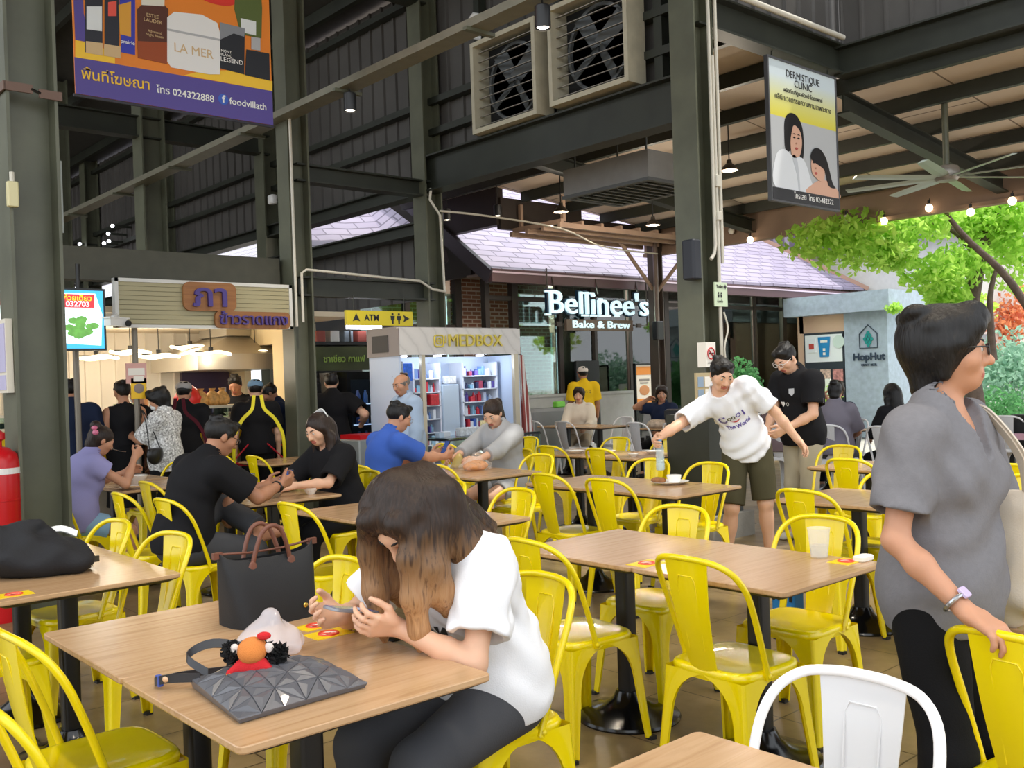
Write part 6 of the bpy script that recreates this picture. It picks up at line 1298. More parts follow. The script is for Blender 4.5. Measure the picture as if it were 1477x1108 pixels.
def decal(o, s_, size, m, org, xa, ya, nrm_dir, name='print', width=None, mesh=None, off=.003, bold=.0):
    """lettering or a drawn shape laid on the shirt surface as thin raised print"""
    me = mesh or text_mesh(s_, size, 0, bold); F = o['top_f']; co = np.array([v.co[:] for v in me.vertices])
    if width: k = width / (co[:, 0].max() - co[:, 0].min()); co *= k
    bmx = bmesh.new(); bmx.from_mesh(me); bmesh.ops.triangulate(bmx, faces=bmx.faces[:])
    P = np.asarray(org) + np.outer(co[:, 0], xa) + np.outer(co[:, 1], ya); d = nrm(nrm_dir); P = F.project(P + d * .15, -d, .5) + d * off
    for v_, p in zip(bmx.verts, P): v_.co = p
    me2 = bpy.data.meshes.new(name); bmx.to_mesh(me2); bmx.free(); me2.materials.append(m); return link(name, me2, o['top'])
# ------------------------------------------------------------------ the people
WTEE = cloth('white_tee', 'e9ebf0'); BTEE = cloth('black_tee', '17171a'); GTEE = cloth('heather_grey', '77767a', var=.05, vscale=60); BLUE = cloth('blue_tee', '3f62b8'); GREYL = cloth('light_grey_sweat', 'a9aaac'); NAVYC = cloth('navy', '1d2740'); LAV = cloth('lavender', '9a97c8')
DKG = cloth('charcoal_trousers', '45464a'); BLK = cloth('black_trousers', '111113'); OLV = cloth('olive_shorts', '4a4632'); KHA = cloth('khaki', 'b3aa94'); DEN = cloth('pale_denim', '8fb4cf'); SHOE = mat('dark_shoe', '1e1c1c', .5); SHOEW = mat('pale_shoe', 'c9c5bd', .5); SILVM = mat('steel_watch', 'b9bcc2', .2, metal=.9)
def watch(o, sx, m_strap, m_face, r=.031):
    W_, E_ = (o['WR'], o['ER']) if sx > 0 else (o['WL'], o['EL']); ax = nrm(W_ - E_); c = W_ - ax * .035; d, n_, a = o['info'][sx]; u_ = nrm(-n_ + ax * (n_ @ ax)); w_ = np.cross(ax, u_)
    mb = MB(); mb.tube([Vector(c + (u_ * math.cos(q) + w_ * math.sin(q)) * (r + .002)) for q in np.linspace(0, 2 * PI, 19)[:-1]], .006, 8, closed=True); b = link('watch', mb.mesh('watch', m_strap), o['root'])
    M = Matrix((( w_[0], ax[0], u_[0], 0), (w_[1], ax[1], u_[1], 0), (w_[2], ax[2], u_[2], 0), (0, 0, 0, 1))); M.translation = Vector(c + u_ * (r + .002)); mb = MB(); mb.bevbox((0, 0, .002), (.028, .03, .01), .006); f_ = part('watch_face', mb, m_face, b); f_.matrix_local = M
# the woman with the phone, long dyed hair
def p1hair(F, Hd, HC, s, Rh):
    for sx in (-1, 1):
        F.chain([Hd(sx * .055, .05, .085), Hd(sx * .085, .055, .03), HC + V3(sx * .092, .06, -.09), HC + V3(sx * .09, .05, -.2), HC + V3(sx * .085, .035, -.3), HC + V3(sx * .08, .03, -.35)], [.035, .036, .036, .036, .028, .01], .025)
        F.chain([Hd(sx * .075, .0, .06), Hd(sx * .094, .0, -.01), HC + V3(sx * .105, .0, -.12), HC + V3(sx * .108, -.03, -.2), HC + V3(sx * .105, -.05, -.26)], [.05, .05, .048, .04, .015], .025)
        F.chain([Hd(sx * .055, -.05, .06), Hd(sx * .09, -.08, -.01), HC + V3(sx * .118, -.13, -.09), HC + V3(sx * .125, -.2, -.15), HC + V3(sx * .12, -.25, -.2)], [.055, .06, .055, .04, .012], .03)
    F.chain([Hd(0, -.06, .06), Hd(0, -.1, -.01), HC + V3(0, -.18, -.03), HC + V3(.0, -.27, -.09), HC + V3(0, -.33, -.15)], [.07, .078, .075, .055, .015], .04)
    for k in range(14):     # fine locks
        x = -.1 + .2 * (k % 7) / 6; z = -.05 * (k // 7)
        F.chain([HC + V3(x, -.12 - .05 * (k % 3), .02 + z), HC + V3(x * 1.1, -.2 - .05 * (k % 3), -.05 + z), HC + V3(x * 1.2, -.26 - .05 * (k % 2), -.13 + z)], [.016, .014, .004], .01)
def p1x(o):
    P2, Rc = o['P'][2], o['R'][2]
    decal(o, 'N', .1, INK, P2 + Rc @ V3(-.05, .1, -.02), Rc @ V3(1, 0, 0), Rc @ V3(0, 0, 1), Rc @ V3(0, 1, 0), 'chest_print', .05, bold=.01); decal(o, 'Y', .1, INK, P2 + Rc @ V3(.005, .1, -.03), Rc @ V3(1, 0, 0), Rc @ V3(0, 0, 1), Rc @ V3(0, 1, 0), 'chest_print', .05, bold=.01)
person('woman in a white tee with long brown to blonde hair, head bent over her phone', 1.83, 2.30, 183, 1.62, True, lean=29, head=(56, 8, 0), skin=SKINL, sex='f', girth=1.12, hl=(1.52, 2.24, .825), hr=(1.46, 2.42, .84), hdl=((-.25, 1, .12), (.75, .1, .6), .62), hdr=((.2, 1, .1), (-.75, .1, .6), .62), pl=(-.75, -.35, -.5), prr=(.75, -.2, -.5), top=dict(m=WTEE, sleeve=.72, hem=.1, loose=.02, wr=.013, wf=2.0), bottom=dict(m=DKG, loose=.018), shoes=SHOEW, hair='long', hairm=hairmat('dyed_long_hair', '24170f', '946a44', (.98, 1.2)), hairx=p1hair, vox=.0055, face_detail=True, hairvox=.006, extra=p1x, wr=.005)
# the standing woman in grey
def p2x(o):
    watch(o, 1, SILVM, mat('watch_dial', 'c9b8dd', .2)); P2, Rc, NB = o['P'][2], o['R'][2], o['P'][4]
    mb = MB(); pts = catmull([NB + Rc @ V3(*q) for q in ((-.058, -.03, .012), (-.062, .03, -.02), (-.045, .085, -.07), (0, .118, -.125), (.045, .085, -.07), (.062, .03, -.02), (.058, -.03, .012), (0, -.065, .03))], 5, True); mb.tube(pts, .0018, 6, closed=True); link('necklace_cord', mb.mesh('necklace_cord', mat('brown_cord', '5a3a22', .6)), o['root'])
P2o = person('woman in a grey V-neck tee with short black hair, holding a yellow chair', 2.675, 1.25, -92, 1.62, False, lean=3, head=(-2, 28, 0), skin=SKIN, sex='f', girth=1.02, hr=(2.42, 1.07, .885), hl=(2.98, 1.12, .80), hdr=((.25, 1, -.2), (-.1, -.5, -1), .6), prr=(.45, -1, -.3), pl=(-.5, -.8, -.2), top=dict(m=GTEE, sleeve=.74, hem=.13, loose=.014, neck='v', wr=.011), bottom=dict(m=BLK, loose=.012), shoes=SHOE, hair='bob', vox=.0055, face_detail=True, glasses=BLACKM, hairvox=.006, extra=p2x)
# tote bag hanging from her left shoulder
def tote_bag():
    CT = cloth('cream_canvas', 'd5cabb'); t = thing('tote_bag', 'cream canvas tote bag hanging from the shoulder of the woman in grey', 'bag', (2.865, 1.15, .79), math.radians(-92 - 90))
    F = Field(); F.el((0, 0, .17), (.036, .14, .21), None, .05); F.rc((0, -.09, .04), (0, .09, .04), .032, None, .04); F.rc((0, -.09, .3), (0, .09, .3), .018, None, .05); F.cut('plane', (0, 0, .35), (0, 0, 1)); link('bag_body', F.mesh('bag_body', CT, .007, wr=.009, wfreq=1.5), t)
    for dy, w in ((-.05, .0), (.05, .012)):
        mb = MB(); mb.strip(catmull([(-.005, -.06 + w, .28), (.01, -.055 + w, .42), (.04, -.075 + w, .545), (.075, -.06 + w, .592), (.075, -.01 + w, .57), (.03, .06 + w, .44), (.005, .065 + w, .28)], 5), (.012, .026, 0), .005); link('strap', mb.mesh('strap', CT), t)
tote_bag()
# the barefoot man in black
def p3x(o): watch(o, 1, BLACK, mat('watch_black', '202226', .2), .032)
person('man in a black tee with glasses, one bare foot up, looking at his phone', 2.44, 5.78, 4, 1.70, True, lean=28, head=(24, -4, 0), skin=SKIND, girth=1.08, hr=(2.98, 5.66, .87), hl=(2.98, 5.86, .85), hdr=((.1, 1, .35), (-.8, .2, .4), .7), hdl=((-.1, 1, .2), (.8, .2, .3), .6), fl=(2.85, 5.66, .60), kl=(-.5, .5, .5), toe_l=(.75, .65, .08), top=dict(m=BTEE, sleeve=.75, hem=.1, loose=.018), bottom=dict(m=DKG, loose=.02, up=.12), shoes=SHOE, hair='short', vox=.008, glasses=BLACKM, face_detail=True, extra=p3x)
def p4x(o):
    mb = MB(); mb.strip(catmull([o['Hd'](*q) for q in ((-.07, -.06, .09), (-.02, -.085, .115), (.03, -.085, .112), (.075, -.055, .085))], 4), (0, .015, .02), .008); link('hair_clip', mb.mesh('hair_clip', WHITE), o['root'])
person('woman in a black tee with long dark hair and a white clip, eating', 3.72, 6.2, 184, 1.62, True, lean=20, head=(24, 8, 0), skin=SKINL, sex='f', girth=1.05, hl=(3.26, 5.98, .82), hr=(3.25, 6.32, .82), hdl=((.1, 1, 0), (.5, .2, -.6), .6), hdr=((-.1, 1, 0), (-.5, .2, -.6), .6), top=dict(m=BTEE, sleeve=.9, hem=.1, loose=.018), bottom=dict(m=BLK, loose=.02), shoes=SHOE, hair='long', hairm=HD, vox=.008, face_detail=True, extra=p4x)
person('man in a blue tee with glasses holding a phone at the middle table', 4.42, 6.6, -6, 1.68, True, lean=18, head=(22, -4, 0), skin=SKIN, girth=1.07, hr=(4.93, 6.48, .87), hl=(4.92, 6.66, .87), hdr=((-.1, 1, .3), (-.8, .2, .4), .7), hdl=((.1, 1, .3), (.8, .2, .4), .7), top=dict(m=BLUE, sleeve=.7, hem=.1, loose=.014), bottom=dict(m=DKG), shoes=SHOE, hair='short', vox=.009, glasses=SILVM, face_detail=True)
def p6x(o):
    P2, Rc = o['P'][2], o['R'][2]; decal(o, 'CITY', .05, WHITE, P2 + Rc @ V3(0, .1, -.02), Rc @ V3(1, 0, 0), Rc @ V3(0, 0, 1), Rc @ V3(0, 1, 0), 'chest_print', .16)
person('woman in a light grey sweatshirt with a ponytail, eating from a bag', 5.72, 6.66, 186, 1.66, True, lean=14, head=(34, 14, 0), skin=SKINL, sex='f', girth=1.11, hl=(5.24, 6.42, .82), hr=(5.2, 6.72, .82), hdl=((.2, 1, 0), (.6, .2, -.5), .5), hdr=((-.2, 1, 0), (-.6, .2, -.5), .5), top=dict(m=GREYL, sleeve=1.5, hem=.1, loose=.02), bottom=dict(m=GREYL, kind='shorts', len=.6), shoes=SHOEW, hair='pony', hairm=HD, vox=.009, face_detail=True)
# the leaning man with the printed tee
def p7x(o):
    P1, P2, P3 = o['P'][1:4]; Rc = o['R'][2]; X_, Z_, Y_ = Rc @ V3(-1, 0, 0) * -1, Rc @ V3(0, 0, 1), Rc @ V3(0, 1, 0); X_ = -X_; tx = -X_  # letters read left to right for the viewer
    PUR_ = mat('print_purple', '33286e', .6)
    def d(s_, x, z, w, m_, n_='chest_print', b=.0): decal(o, s_, .1, m_, P2 + Rc @ V3(-x, .1, z), Rc @ V3(-1, 0, 0), Z_, Y_, n_, w, bold=b)
    OL = mat('print_olive', '5a5a3a', .6)
    for q in (('C', -.09, .02, .058, PUR_, .003), ('o', -.04, .016, .032, OL, .002), ('o', -.006, .02, .03, OL, .002), ('O', .036, .016, .038, PUR_, .003), ('l', .078, .012, .012, PUR_, .005), ('The', -.062, -.055, .066, PUR_, .003), ('World', .036, -.066, .115, PUR_, .003)): d(*q[:5], b=q[5])
    mb = MB(); a = np.linspace(-.9, .9, 12); mb.loft([[(.055 * math.sin(q), -.055 * math.cos(q) + .055 + dz * (1 - abs(q)), 0) for q in a] for dz in (0, .012)], closed=False); me = mb.mesh('smile', RED); decal(o, '', 0, RED, P2 + Rc @ V3(.0, .1, -.03), Rc @ V3(-1, 0, 0), Z_, Y_, 'smile_print', None, me)
P7o = person('man in a white tee with colourful lettering leaning over to lift a water bottle', 6.24, 4.40, 222, 1.70, False, lean=30, side=30, head=(30, 18, 0), skin=SKINL, girth=.9, hr=(5.36, 4.62, .99), hl=(6.5, 3.93, .80), hdr=((0, 1, -.1), (-.9, 0, 0), .6), prr=(.4, -.6, -.4), pl=(-.6, -.5, .2), top=dict(m=WTEE, sleeve=.78, hem=.13, loose=.012, wr=.014, wf=2.2), bottom=dict(m=OLV, kind='shorts', len=.95, loose=.022), shoes=SHOE, hair='short', vox=.008, face_detail=True, extra=p7x, stance=.16)
def p8x(o):
    P2, P3, Rc = o['P'][2], o['P'][3], o['R'][2]
    mb = MB(); mb.v = [(x, y, 0) for x, y in ((-.025, .03), (.025, .03), (.025, -.01), (0, -.035), (-.025, -.01))]; mb.f = [(0, 1, 2, 3, 4)]; mb.mi = [0]; decal(o, '', 0, mat('crest_grey', 'b9bcc0', .5), P2 + Rc @ V3(-.07, .1, .06), Rc @ V3(-1, 0, 0), Rc @ V3(0, 0, 1), Rc @ V3(0, 1, 0), 'crest', None, mb.mesh('crest', WHITE))
    decal(o, '♥ O', .06, WHITE, P2 + Rc @ V3(.03, .1, -.05), Rc @ V3(-1, 0, 0), Rc @ V3(0, 0, 1), Rc @ V3(0, 1, 0), 'chest_print', .1); 
    S_, E_ = o['SL'], o['EL']; p_ = S_ + (E_ - S_) * .6; mb = MB(); mb.v = [(-.03, -.02, 0), (.03, -.02, 0), (.03, .02, 0), (-.03, .02, 0)]; mb.f = [(0, 1, 2, 3)]; mb.mi = [0]; decal(o, '', 0, WHITE, p_ + Rc @ V3(-.05, .0, 0), nrm(V3(0, 1, 0)), nrm(S_ - E_), V3(-1, .1, 0), 'sleeve_patch', None, mb.mesh('patch', WHITE))
person('man in a black football jersey with glasses looking down behind the leaning man', 7.55, 4.72, 166, 1.74, False, lean=10, head=(38, 0, 0), skin=SKINL, girth=1.05, hl=(7.2, 4.66, 1.0), hr=(7.22, 4.86, .98), top=dict(m=BTEE, sleeve=.72, hem=.12, loose=.02), bottom=dict(m=KHA), shoes=SHOEW, hair='short', vox=.009, glasses=WHITE, face_detail=True, extra=p8x)
def p9x(o):
    for q in ((.02, -.095, .075), (.055, -.085, .04)):
        mb = MB(); p_ = o['Hd'](*q); mb.ell((0, 0, 0), (.035, .022, .022), 10, 6, ); a = part('hair_claw', mb, mat('pink_claw', 'e07a9a' if q[0] < .04 else 'c98a70', .4), o['root'], 60); a.location = p_
person('woman in a lavender blouse and denim shorts eating beside the left column', 2.38, 7.62, 2, 1.53, True, lean=22, head=(26, 0, 0), skin=SKIN, sex='f', girth=1.09, hr=(2.74, 7.52, .99), hl=(2.78, 7.84, .86), hdr=((-.2, .8, .6), (-.8, 0, .2), .8), prr=(.3, .3, -1), top=dict(m=LAV, sleeve=.35, hem=.12, loose=.016, name='blouse'), bottom=dict(m=DEN, kind='shorts', len=.55, loose=.02), shoes=SHOE, hair='bun', hairm=HD, vox=.009, face_detail=True, extra=p9x)
# the queue at the stall
person('man in navy half hidden behind the big left column', 3.0, 9.9, 88, 1.62, top=dict(m=NAVYC, sleeve=.9, hem=.12, loose=.02), bottom=dict(m=BLK), shoes=SHOE, girth=1.09, vox=.012)
person('woman in a sleeveless black dress seen from behind at the stall', 3.52, 9.9, 86, 1.6, sex='f', girth=1.01, top=dict(m=BTEE, sleeve=0, hem=.12, name='dress_top'), bottom=dict(m=BLK, kind='dress', len=.35, name='dress_skirt'), shoes=SHOE, hair='short', hairx=lambda F, Hd, HC, s, Rh: F.rc(Hd(0, -.06, -.01), Hd(0, -.07, -.1), .05 * s, .02 * s, .03), vox=.011)
CAPG = cloth('cap_grey', 'a9a7a6'); CAPB = cloth('cap_blue', '7fa0bc'); REDC = cloth('red_trim', 'a82430'); DPAT = cloth('brown_pattern', '4a2f2a', var=.8, vscale=40); WPAT = cloth('white_pattern_blouse', 'c9cac6', var=.75, vscale=55)
person('worker in a grey cap just right of the black dress woman', 3.86, 10.38, 70, 1.56, sex='f', head=(8, 30, 0), top=dict(m=BTEE, sleeve=.6, hem=.1), bottom=dict(m=DPAT, kind='skirt', len=.4), shoes=SHOE, cap=(CAPG, CAPG), hair='short', vox=.012, mask=True)
def p13x(o):
    mb = MB(); mb.tube(catmull([o['SL'] + V3(-.02, .0, .06), V3(.0, .2, 1.2), V3(.17, .16, 1.0)], 5), .006, 6); link('bag_strap', mb.mesh('bag_strap', BLACK), o['root'])
person('woman in a white patterned blouse with a mask and black curly hair', 3.77, 9.5, 128, 1.5, sex='f', girth=1.07, head=(20, 12, 0), hl=(3.53, 9.75, 1.05), hr=(3.5, 9.84, 1.02), top=dict(m=WPAT, sleeve=.95, hem=.14, loose=.02, name='blouse'), bottom=dict(m=BLK), shoes=SHOE, hair='bob', vox=.011, mask=True)
hb = thing('handbag', 'black shoulder handbag at the white patterned blouse', 'bag', (3.58, 9.28, .80), .7); F = Field(); F.el((0, 0, .09), (.13, .05, .1), None); F.cut('plane', (0, 0, .15), (0, 0, 1)); link('bag_body', F.mesh('bag_body', mat('black_leather', '19191b', .35), .008), hb); mb = MB(); mb.tube(catmull([(-.1, 0, .14), (-.06, .05, .4), (.0, .12, .52), (.06, .08, .4), (.1, 0, .14)], 5), .006, 6); part('strap', mb, BLACK, hb)
def cross_straps(m_, waist):
    def f(P0, P1, P2, P3, Rp, Rw, Rc, s):
        o = []
        for sx in (-1, 1):
            o.append(('apron_strap', [P0 + Rp @ V3(sx * .13, -.2, -.02) * s, P1 + Rp @ V3(sx * .105, -.2, .02) * s, P2 + Rc @ V3(sx * .07, -.2, .02) * s, P3 + Rc @ V3(sx * .03, -.2, -.04) * s, P3 + Rc @ V3(sx * .012, -.14, .04) * s], m_))
        if waist: o.append(('apron_tie', [P0 + Rp @ V3(-.2, .02, .02), P0 + Rp @ V3(-.1, -.16, .0), P0 + Rp @ V3(.1, -.16, 0), P0 + Rp @ V3(.2, .02, .02)], waist))
        return o
    return f
person('worker in a grey cap with a red visor and black tee seen from behind', 4.22, 10.1, 62, 1.56, sex='m', girth=1.04, head=(10, -8, 0), top=dict(m=BTEE, sleeve=.8, hem=.1, loose=.014), bottom=dict(m=BLK), shoes=SHOE, cap=(CAPG, REDC), hair='short', vox=.011, apron=cross_straps(cloth('maroon_strap', '4a1420'), None))
person('cook in black looking down behind the stall counter', 5.5, 11.5, 232, 1.66, head=(28, 0, 0), skin=SKIND, top=dict(m=BTEE, sleeve=.7, hem=.1), bottom=dict(m=BLK), shoes=SHOE, hair='short', vox=.012)
person('worker in a blue cap with bright yellow apron straps seen from behind', 4.98, 9.95, 66, 1.56, girth=1.05, head=(10, 0, 0), skin=SKINL, top=dict(m=BTEE, sleeve=.75, hem=.1, loose=.014), bottom=dict(m=BLK), shoes=SHOE, cap=(CAPB, CAPB), hair='short', vox=.010, apron=cross_straps(mat('yellow_strap', 'e0d21c', .6), REDC))
person('man in a dark apron looking down at the counter right of the yellow straps', 5.47, 10.28, 150, 1.54, lean=8, head=(34, 0, 0), skin=SKIND, girth=1.04, hl=(5.15, 10.35, .98), hr=(5.2, 10.55, .98), top=dict(m=NAVYC, sleeve=.7, hem=.3, name='apron', loose=.014), bottom=dict(m=BLK), shoes=SHOE, hair='short', vox=.011)
person('masked woman in pale clothes behind the man in the black shirt', 6.0, 10.5, 152, 1.56, sex='f', head=(12, 0, 0), top=dict(m=cloth('tan_top', 'b99a80'), sleeve=1.4, hem=.1), bottom=dict(m=BLK), shoes=SHOE, hair='pony', vox=.012, mask=True)
person('man in a black shirt and jeans seen from behind near the drinks fridge', 5.95, 9.95, 64, 1.62, girth=1.05, head=(6, 0, 0), skin=SKINL, hr=(6.3, 9.85, 1.05), top=dict(m=BTEE, sleeve=.75, hem=.1, loose=.02), bottom=dict(m=cloth('dark_jeans', '28354a')), shoes=SHOE, hair='short', vox=.011)
# others further back
person('old man with a bald head and pale blue shirt before the pharmacy', 6.02, 8.52, 172, 1.58, girth=1.07, belly=.03, head=(16, 10, 0), skin=SKIN, lean=4, top=dict(m=cloth('pale_blue_shirt', 'a9bdd6'), sleeve=1.9, hem=.14, loose=.016), bottom=dict(m=cloth('mauve_trousers', '8a7078')), shoes=SHOE, hair='short', hairm=HG, hairx=lambda F, Hd, HC, s, Rh: F.cut('el', Hd(0, .0, .075), V3(.1, .1, .06) * s, Rh), vox=.009, face_detail=True)
def p21x(o):
    P2, Rc = o['P'][2], o['R'][2]; decal(o, 'Let\'s Q', .06, INK, P2 + Rc @ V3(0, -.1, .04), Rc @ V3(1, 0, 0), Rc @ V3(0, 0, 1), Rc @ V3(0, -1, 0), 'back_print', .18)
person('cook in a yellow tee and pale cap walking towards the cafe', 11.95, 11.7, 62, 1.64, girth=1.04, head=(4, 0, 0), skin=SKIND, top=dict(m=cloth('yellow_tee', 'e0b81c'), sleeve=.85, hem=.2, loose=.012), bottom=dict(m=BLK), shoes=SHOE, cap=(cloth('cap_cream', 'd8cfc8'), REDC), hair='short', vox=.011, extra=p21x)
person('seated woman in a cream blouse facing the camera near the cafe', 11.1, 10.98, 215, 1.58, True, lean=4, head=(4, 0, 0), skin=SKINL, sex='f', girth=1.04, top=dict(m=cloth('cream_blouse', 'dcd3c4'), sleeve=1.6, hem=.1, loose=.02), bottom=dict(m=cloth('beige_trousers', 'b9a890')), shoes=SHOE, hair='bob', hairm=HD, vox=.011, face_detail=True)
person('seated woman in navy with one hand to her cheek behind the black bag', 11.1, 9.28, 190, 1.58, True, lean=6, head=(6, 30, 0), skin=SKIN, sex='f', girth=1.07, hr=(10.9, 9.38, 1.13), top=dict(m=NAVYC, sleeve=.7, hem=.1, loose=.016), bottom=dict(m=BLK), shoes=SHOE, hair='bob', hairm=HD, vox=.011, face_detail=True)
person('man in a mauve shirt with a bald bowed head at the outer table', 10.33, 6.74, 4, 1.66, True, lean=26, head=(38, 0, 0), skin=SKINL, girth=1.07, top=dict(m=cloth('mauve_shirt', '7d6a6c'), sleeve=.8, hem=.1, loose=.016), bottom=dict(m=BLK), shoes=SHOE, hair='short', hairm=HG, hairx=lambda F, Hd, HC, s, Rh: F.cut('el', Hd(0, .01, .08), V3(.1, .1, .07) * s, Rh), vox=.011)
person('woman with dark hair resting her chin on both hands at the outer table', 11.25, 6.52, 190, 1.62, True, lean=12, head=(6, 20, 0), skin=SKIN, sex='f', hl=(10.98, 6.48, 1.1), hr=(10.98, 6.58, 1.1), pl=(-.3, .2, -1), prr=(.3, .2, -1), top=dict(m=NAVYC, sleeve=.6, hem=.1), bottom=dict(m=BLK), shoes=SHOE, hair='bob', hairm=HD, vox=.011, face_detail=True)
person('person in a grey-lilac shirt with a black hair bun seen from behind', 10.33, 6.02, 18, 1.64, True, lean=8, head=(8, 0, 0), skin=SKIN, sex='f', girth=1.11, top=dict(m=cloth('grey_lilac', '7f7a86'), sleeve=.9, hem=.1, loose=.02), bottom=dict(m=DKG), shoes=SHOE, hair='bun', vox=.010)
person('person with long black hair and black top beside the grey shirt shoulder', 10.36, 5.3, 60, 1.6, True, lean=10, head=(20, 0, 0), skin=SKIN, sex='f', top=dict(m=BTEE, sleeve=1.2, hem=.1), bottom=dict(m=BLK), shoes=SHOE, hair='long', vox=.011)
person('person in pink standing inside the cafe behind the window', 13.35, 13.5, 200, 1.6, sex='f', head=(0, 0, 0), top=dict(m=cloth('pink_top', 'c84a6a'), sleeve=.7, hem=.1), bottom=dict(m=BLK), shoes=SHOE, hair='bob', vox=.014)
# ------------------------------------------------------------------ things on the tables
T0 = .75
def lathe_thing(name, label, cat, p, prof, m, n=24, group=None, smooth=40):
    mb = MB(); mb.lathe(prof, n=n); return tag(part(name, mb, m, None, smooth, p), label, cat, group)
# black tote with brown leather handles
NYL = mat('black_nylon', '0e0f13', .6, bump=.15, bscale=300); LEA = mat('brown_leather', '6e4232', .5, var=.12, vscale=20)
t = thing('tote_bag', 'black nylon tote with brown leather handles on the near table', 'bag', (1.47, 2.9, T0), math.radians(3))
mb = MB(); L = []
for k in range(9):
    q = k / 8; z = .215 * q; w = .148 + .022 * q; d = .075 * (1 - q) ** .7 + .022; L.append([(w * math.copysign(abs(math.cos(a)) ** .35, math.cos(a)), d * math.copysign(abs(math.sin(a)) ** .7, math.sin(a)), z + .02 * q * abs(math.cos(a)) ** 3 - .012 * q * (1 - abs(math.cos(a)))) for a in [2 * PI * j / 40 for j in range(40)]])
mb.loft(L, True, False); inner = [[(x * .97, y * .9, z - dz) for x, y, z in L[-1]] for dz in (0, .05)]; mb.loft([L[-1]] + inner, False, True); part('bag_body', mb, NYL, t, 50)
for sy in (-1, 1):
    mb = MB(); mb.tube(catmull([(-.07, sy * .028, .17), (-.06, sy * .034, .22), (-.035, sy * .038, .285), (.0, sy * .04, .305), (.035, sy * .038, .285), (.06, sy * .034, .22), (.07, sy * .028, .17)], 5), .0075, 8); h = part('handle', mb, LEA, t, 60)
    for sx in (-1, 1): mb = MB(); mb.ell((sx * .07, sy * .036, .175), (.016, .005, .026), 12, 8); part('leather_tab', mb, LEA, h, 60)
mb = MB(); mb.tube([(-.165, 0, .232), (-.06, 0, .222), (.06, 0, .222), (.165, 0, .232)], .004, 6); part('zip', mb, LEA, t)
for sx in (-1, 1): mb = MB(); mb.box((sx * .172, 0, .228), (.03, .014, .02)); part('end_tab', mb, LEA, t)
mb = MB(); mb.ell((.085, -.088, .04), (.009, .005, .009), 12, 8); part('snap_button', mb, mat('gold_snap', 'd9b45a', .25, metal=.8), t, 60)
# faceted grey bag with strap, and its plush charm
FAC = mat('faceted_vinyl', '5a5b61', .33, coat=.2)
t = thing('handbag', 'dark grey bag of triangular facets lying on the near table', 'bag', (1.13, 2.2, T0))
LB, TB_, RB, BB = (np.array(q) for q in ((-.145, .178), (.17, .108), (.165, -.155), (-.18, -.165)))
n = 6; g = {}; rng = np.random.default_rng(5)
for i in range(n + 1):
    for j in range(n + 1):
        a, b = i / n, j / n; p = (LB * (1 - a) + TB_ * a) * (1 - b) + (BB * (1 - a) + RB * a) * b; hgt = .012 + .042 * (math.sin(PI * min(1, max(0, a))) * math.sin(PI * b)) ** .5 + .012 * (1 - b)
        g[i, j] = (p[0], p[1], hgt)
mb = MB()
def facet(a, b, c):
    a, b, c = (np.array(q) for q in (a, b, c)); ctr = (a + b + c) / 3; ins = [q + (ctr - q) * .06 for q in (a, b, c)]; nz = np.cross(b - a, c - a); nz = nz / np.linalg.norm(nz) * (1 if nz[2] > 0 else -1); ap = ctr + nz * .008
    ins = [q + nz * .003 for q in ins]
    mb.add([*a[None], *b[None], *c[None], *ins, ap], [(0, 1, 4, 3), (1, 2, 5, 4), (2, 0, 3, 5), (3, 4, 6), (4, 5, 6), (5, 3, 6)])
for i in range(n):
    for j in range(n):
        if (i + j) % 2: facet(g[i, j], g[i + 1, j], g[i + 1, j + 1]); facet(g[i, j], g[i + 1, j + 1], g[i, j + 1])
        else: facet(g[i, j], g[i + 1, j], g[i, j + 1]); facet(g[i + 1, j], g[i + 1, j + 1], g[i, j + 1])
bd = [(i, 0) for i in range(n)] + [(n, j) for j in range(n)] + [(i, n) for i in range(n, 0, -1)] + [(0, j) for j in range(n, 0, -1)]
mb.loft([[g[q] for q in bd], [(g[q][0] * .97, g[q][1] * .97, .002) for q in bd]], False, True); part('bag_body', mb, FAC, t)
mb = MB(); mb.strip(catmull([(-.13, .15, .03), (-.19, .2, .03), (-.2, .26, .012), (-.12, .27, .008), (-.02, .22, .01), (.02, .17, .03)], 6), (0, 0, .022), .004); mb.strip(catmull([(-.1, .17, .03), (-.12, .25, .06), (-.04, .27, .075), (.06, .23, .045), (.1, .17, .02)], 6), (.006, .012, .02), .004); st_ = part('strap', mb, mat('dark_strap', '2b2c31', .4), t, 60)
mb = MB(); mb.box((-.2, .235, .02), (.012, .02, .026)); part('blue_tab', mb, mat('blue_tab', '2f4fa8', .4), st_); mb = MB(); mb.ell((-.19, .21, .028), (.012, .012, .01), 10, 6); part('bead', mb, mat('peach_bead', 'd8b08a', .4), st_, 60)
t = thing('plush_toy', 'small plush charm in a red shirt with black fluffy hair on the faceted bag', 'plush toy', (1.085, 2.235, T0 + .05), math.radians(-40))
PL = lambda nm, c: mat('plush_' + nm, c, .95, bump=.5, bscale=500)
F = Field(); F.el((0, 0, .012), (.03, .026, .026)); F.rc((-.028, -.005, .015), (-.052, -.012, .0), .010); F.rc((.028, -.005, .015), (.05, -.012, .0), .010); me = F.mesh('torso', PL('red', 'd0222a'), .003); link('torso', me, t)
F = Field(); F.el((0, .01, .052), (.036, .032, .030)); F.el((0, -.012, .042), (.022, .016, .016)); link('head', F.mesh('head', PL('orange', 'd9843f'), .003), t)
for sx in (-1, 1):
    mb = MB(); mb.ell((sx * .042, .002, .056), (.012, .008, .013), 12, 8); part('ear', mb, PL('pale', 'e6dcd6'), t, 60)
    mb = MB(); mb.ell((sx * .05, -.012, -.004), (.013, .012, .012), 12, 8); part('paw', mb, PL('orange', 'd9843f'), t, 60)
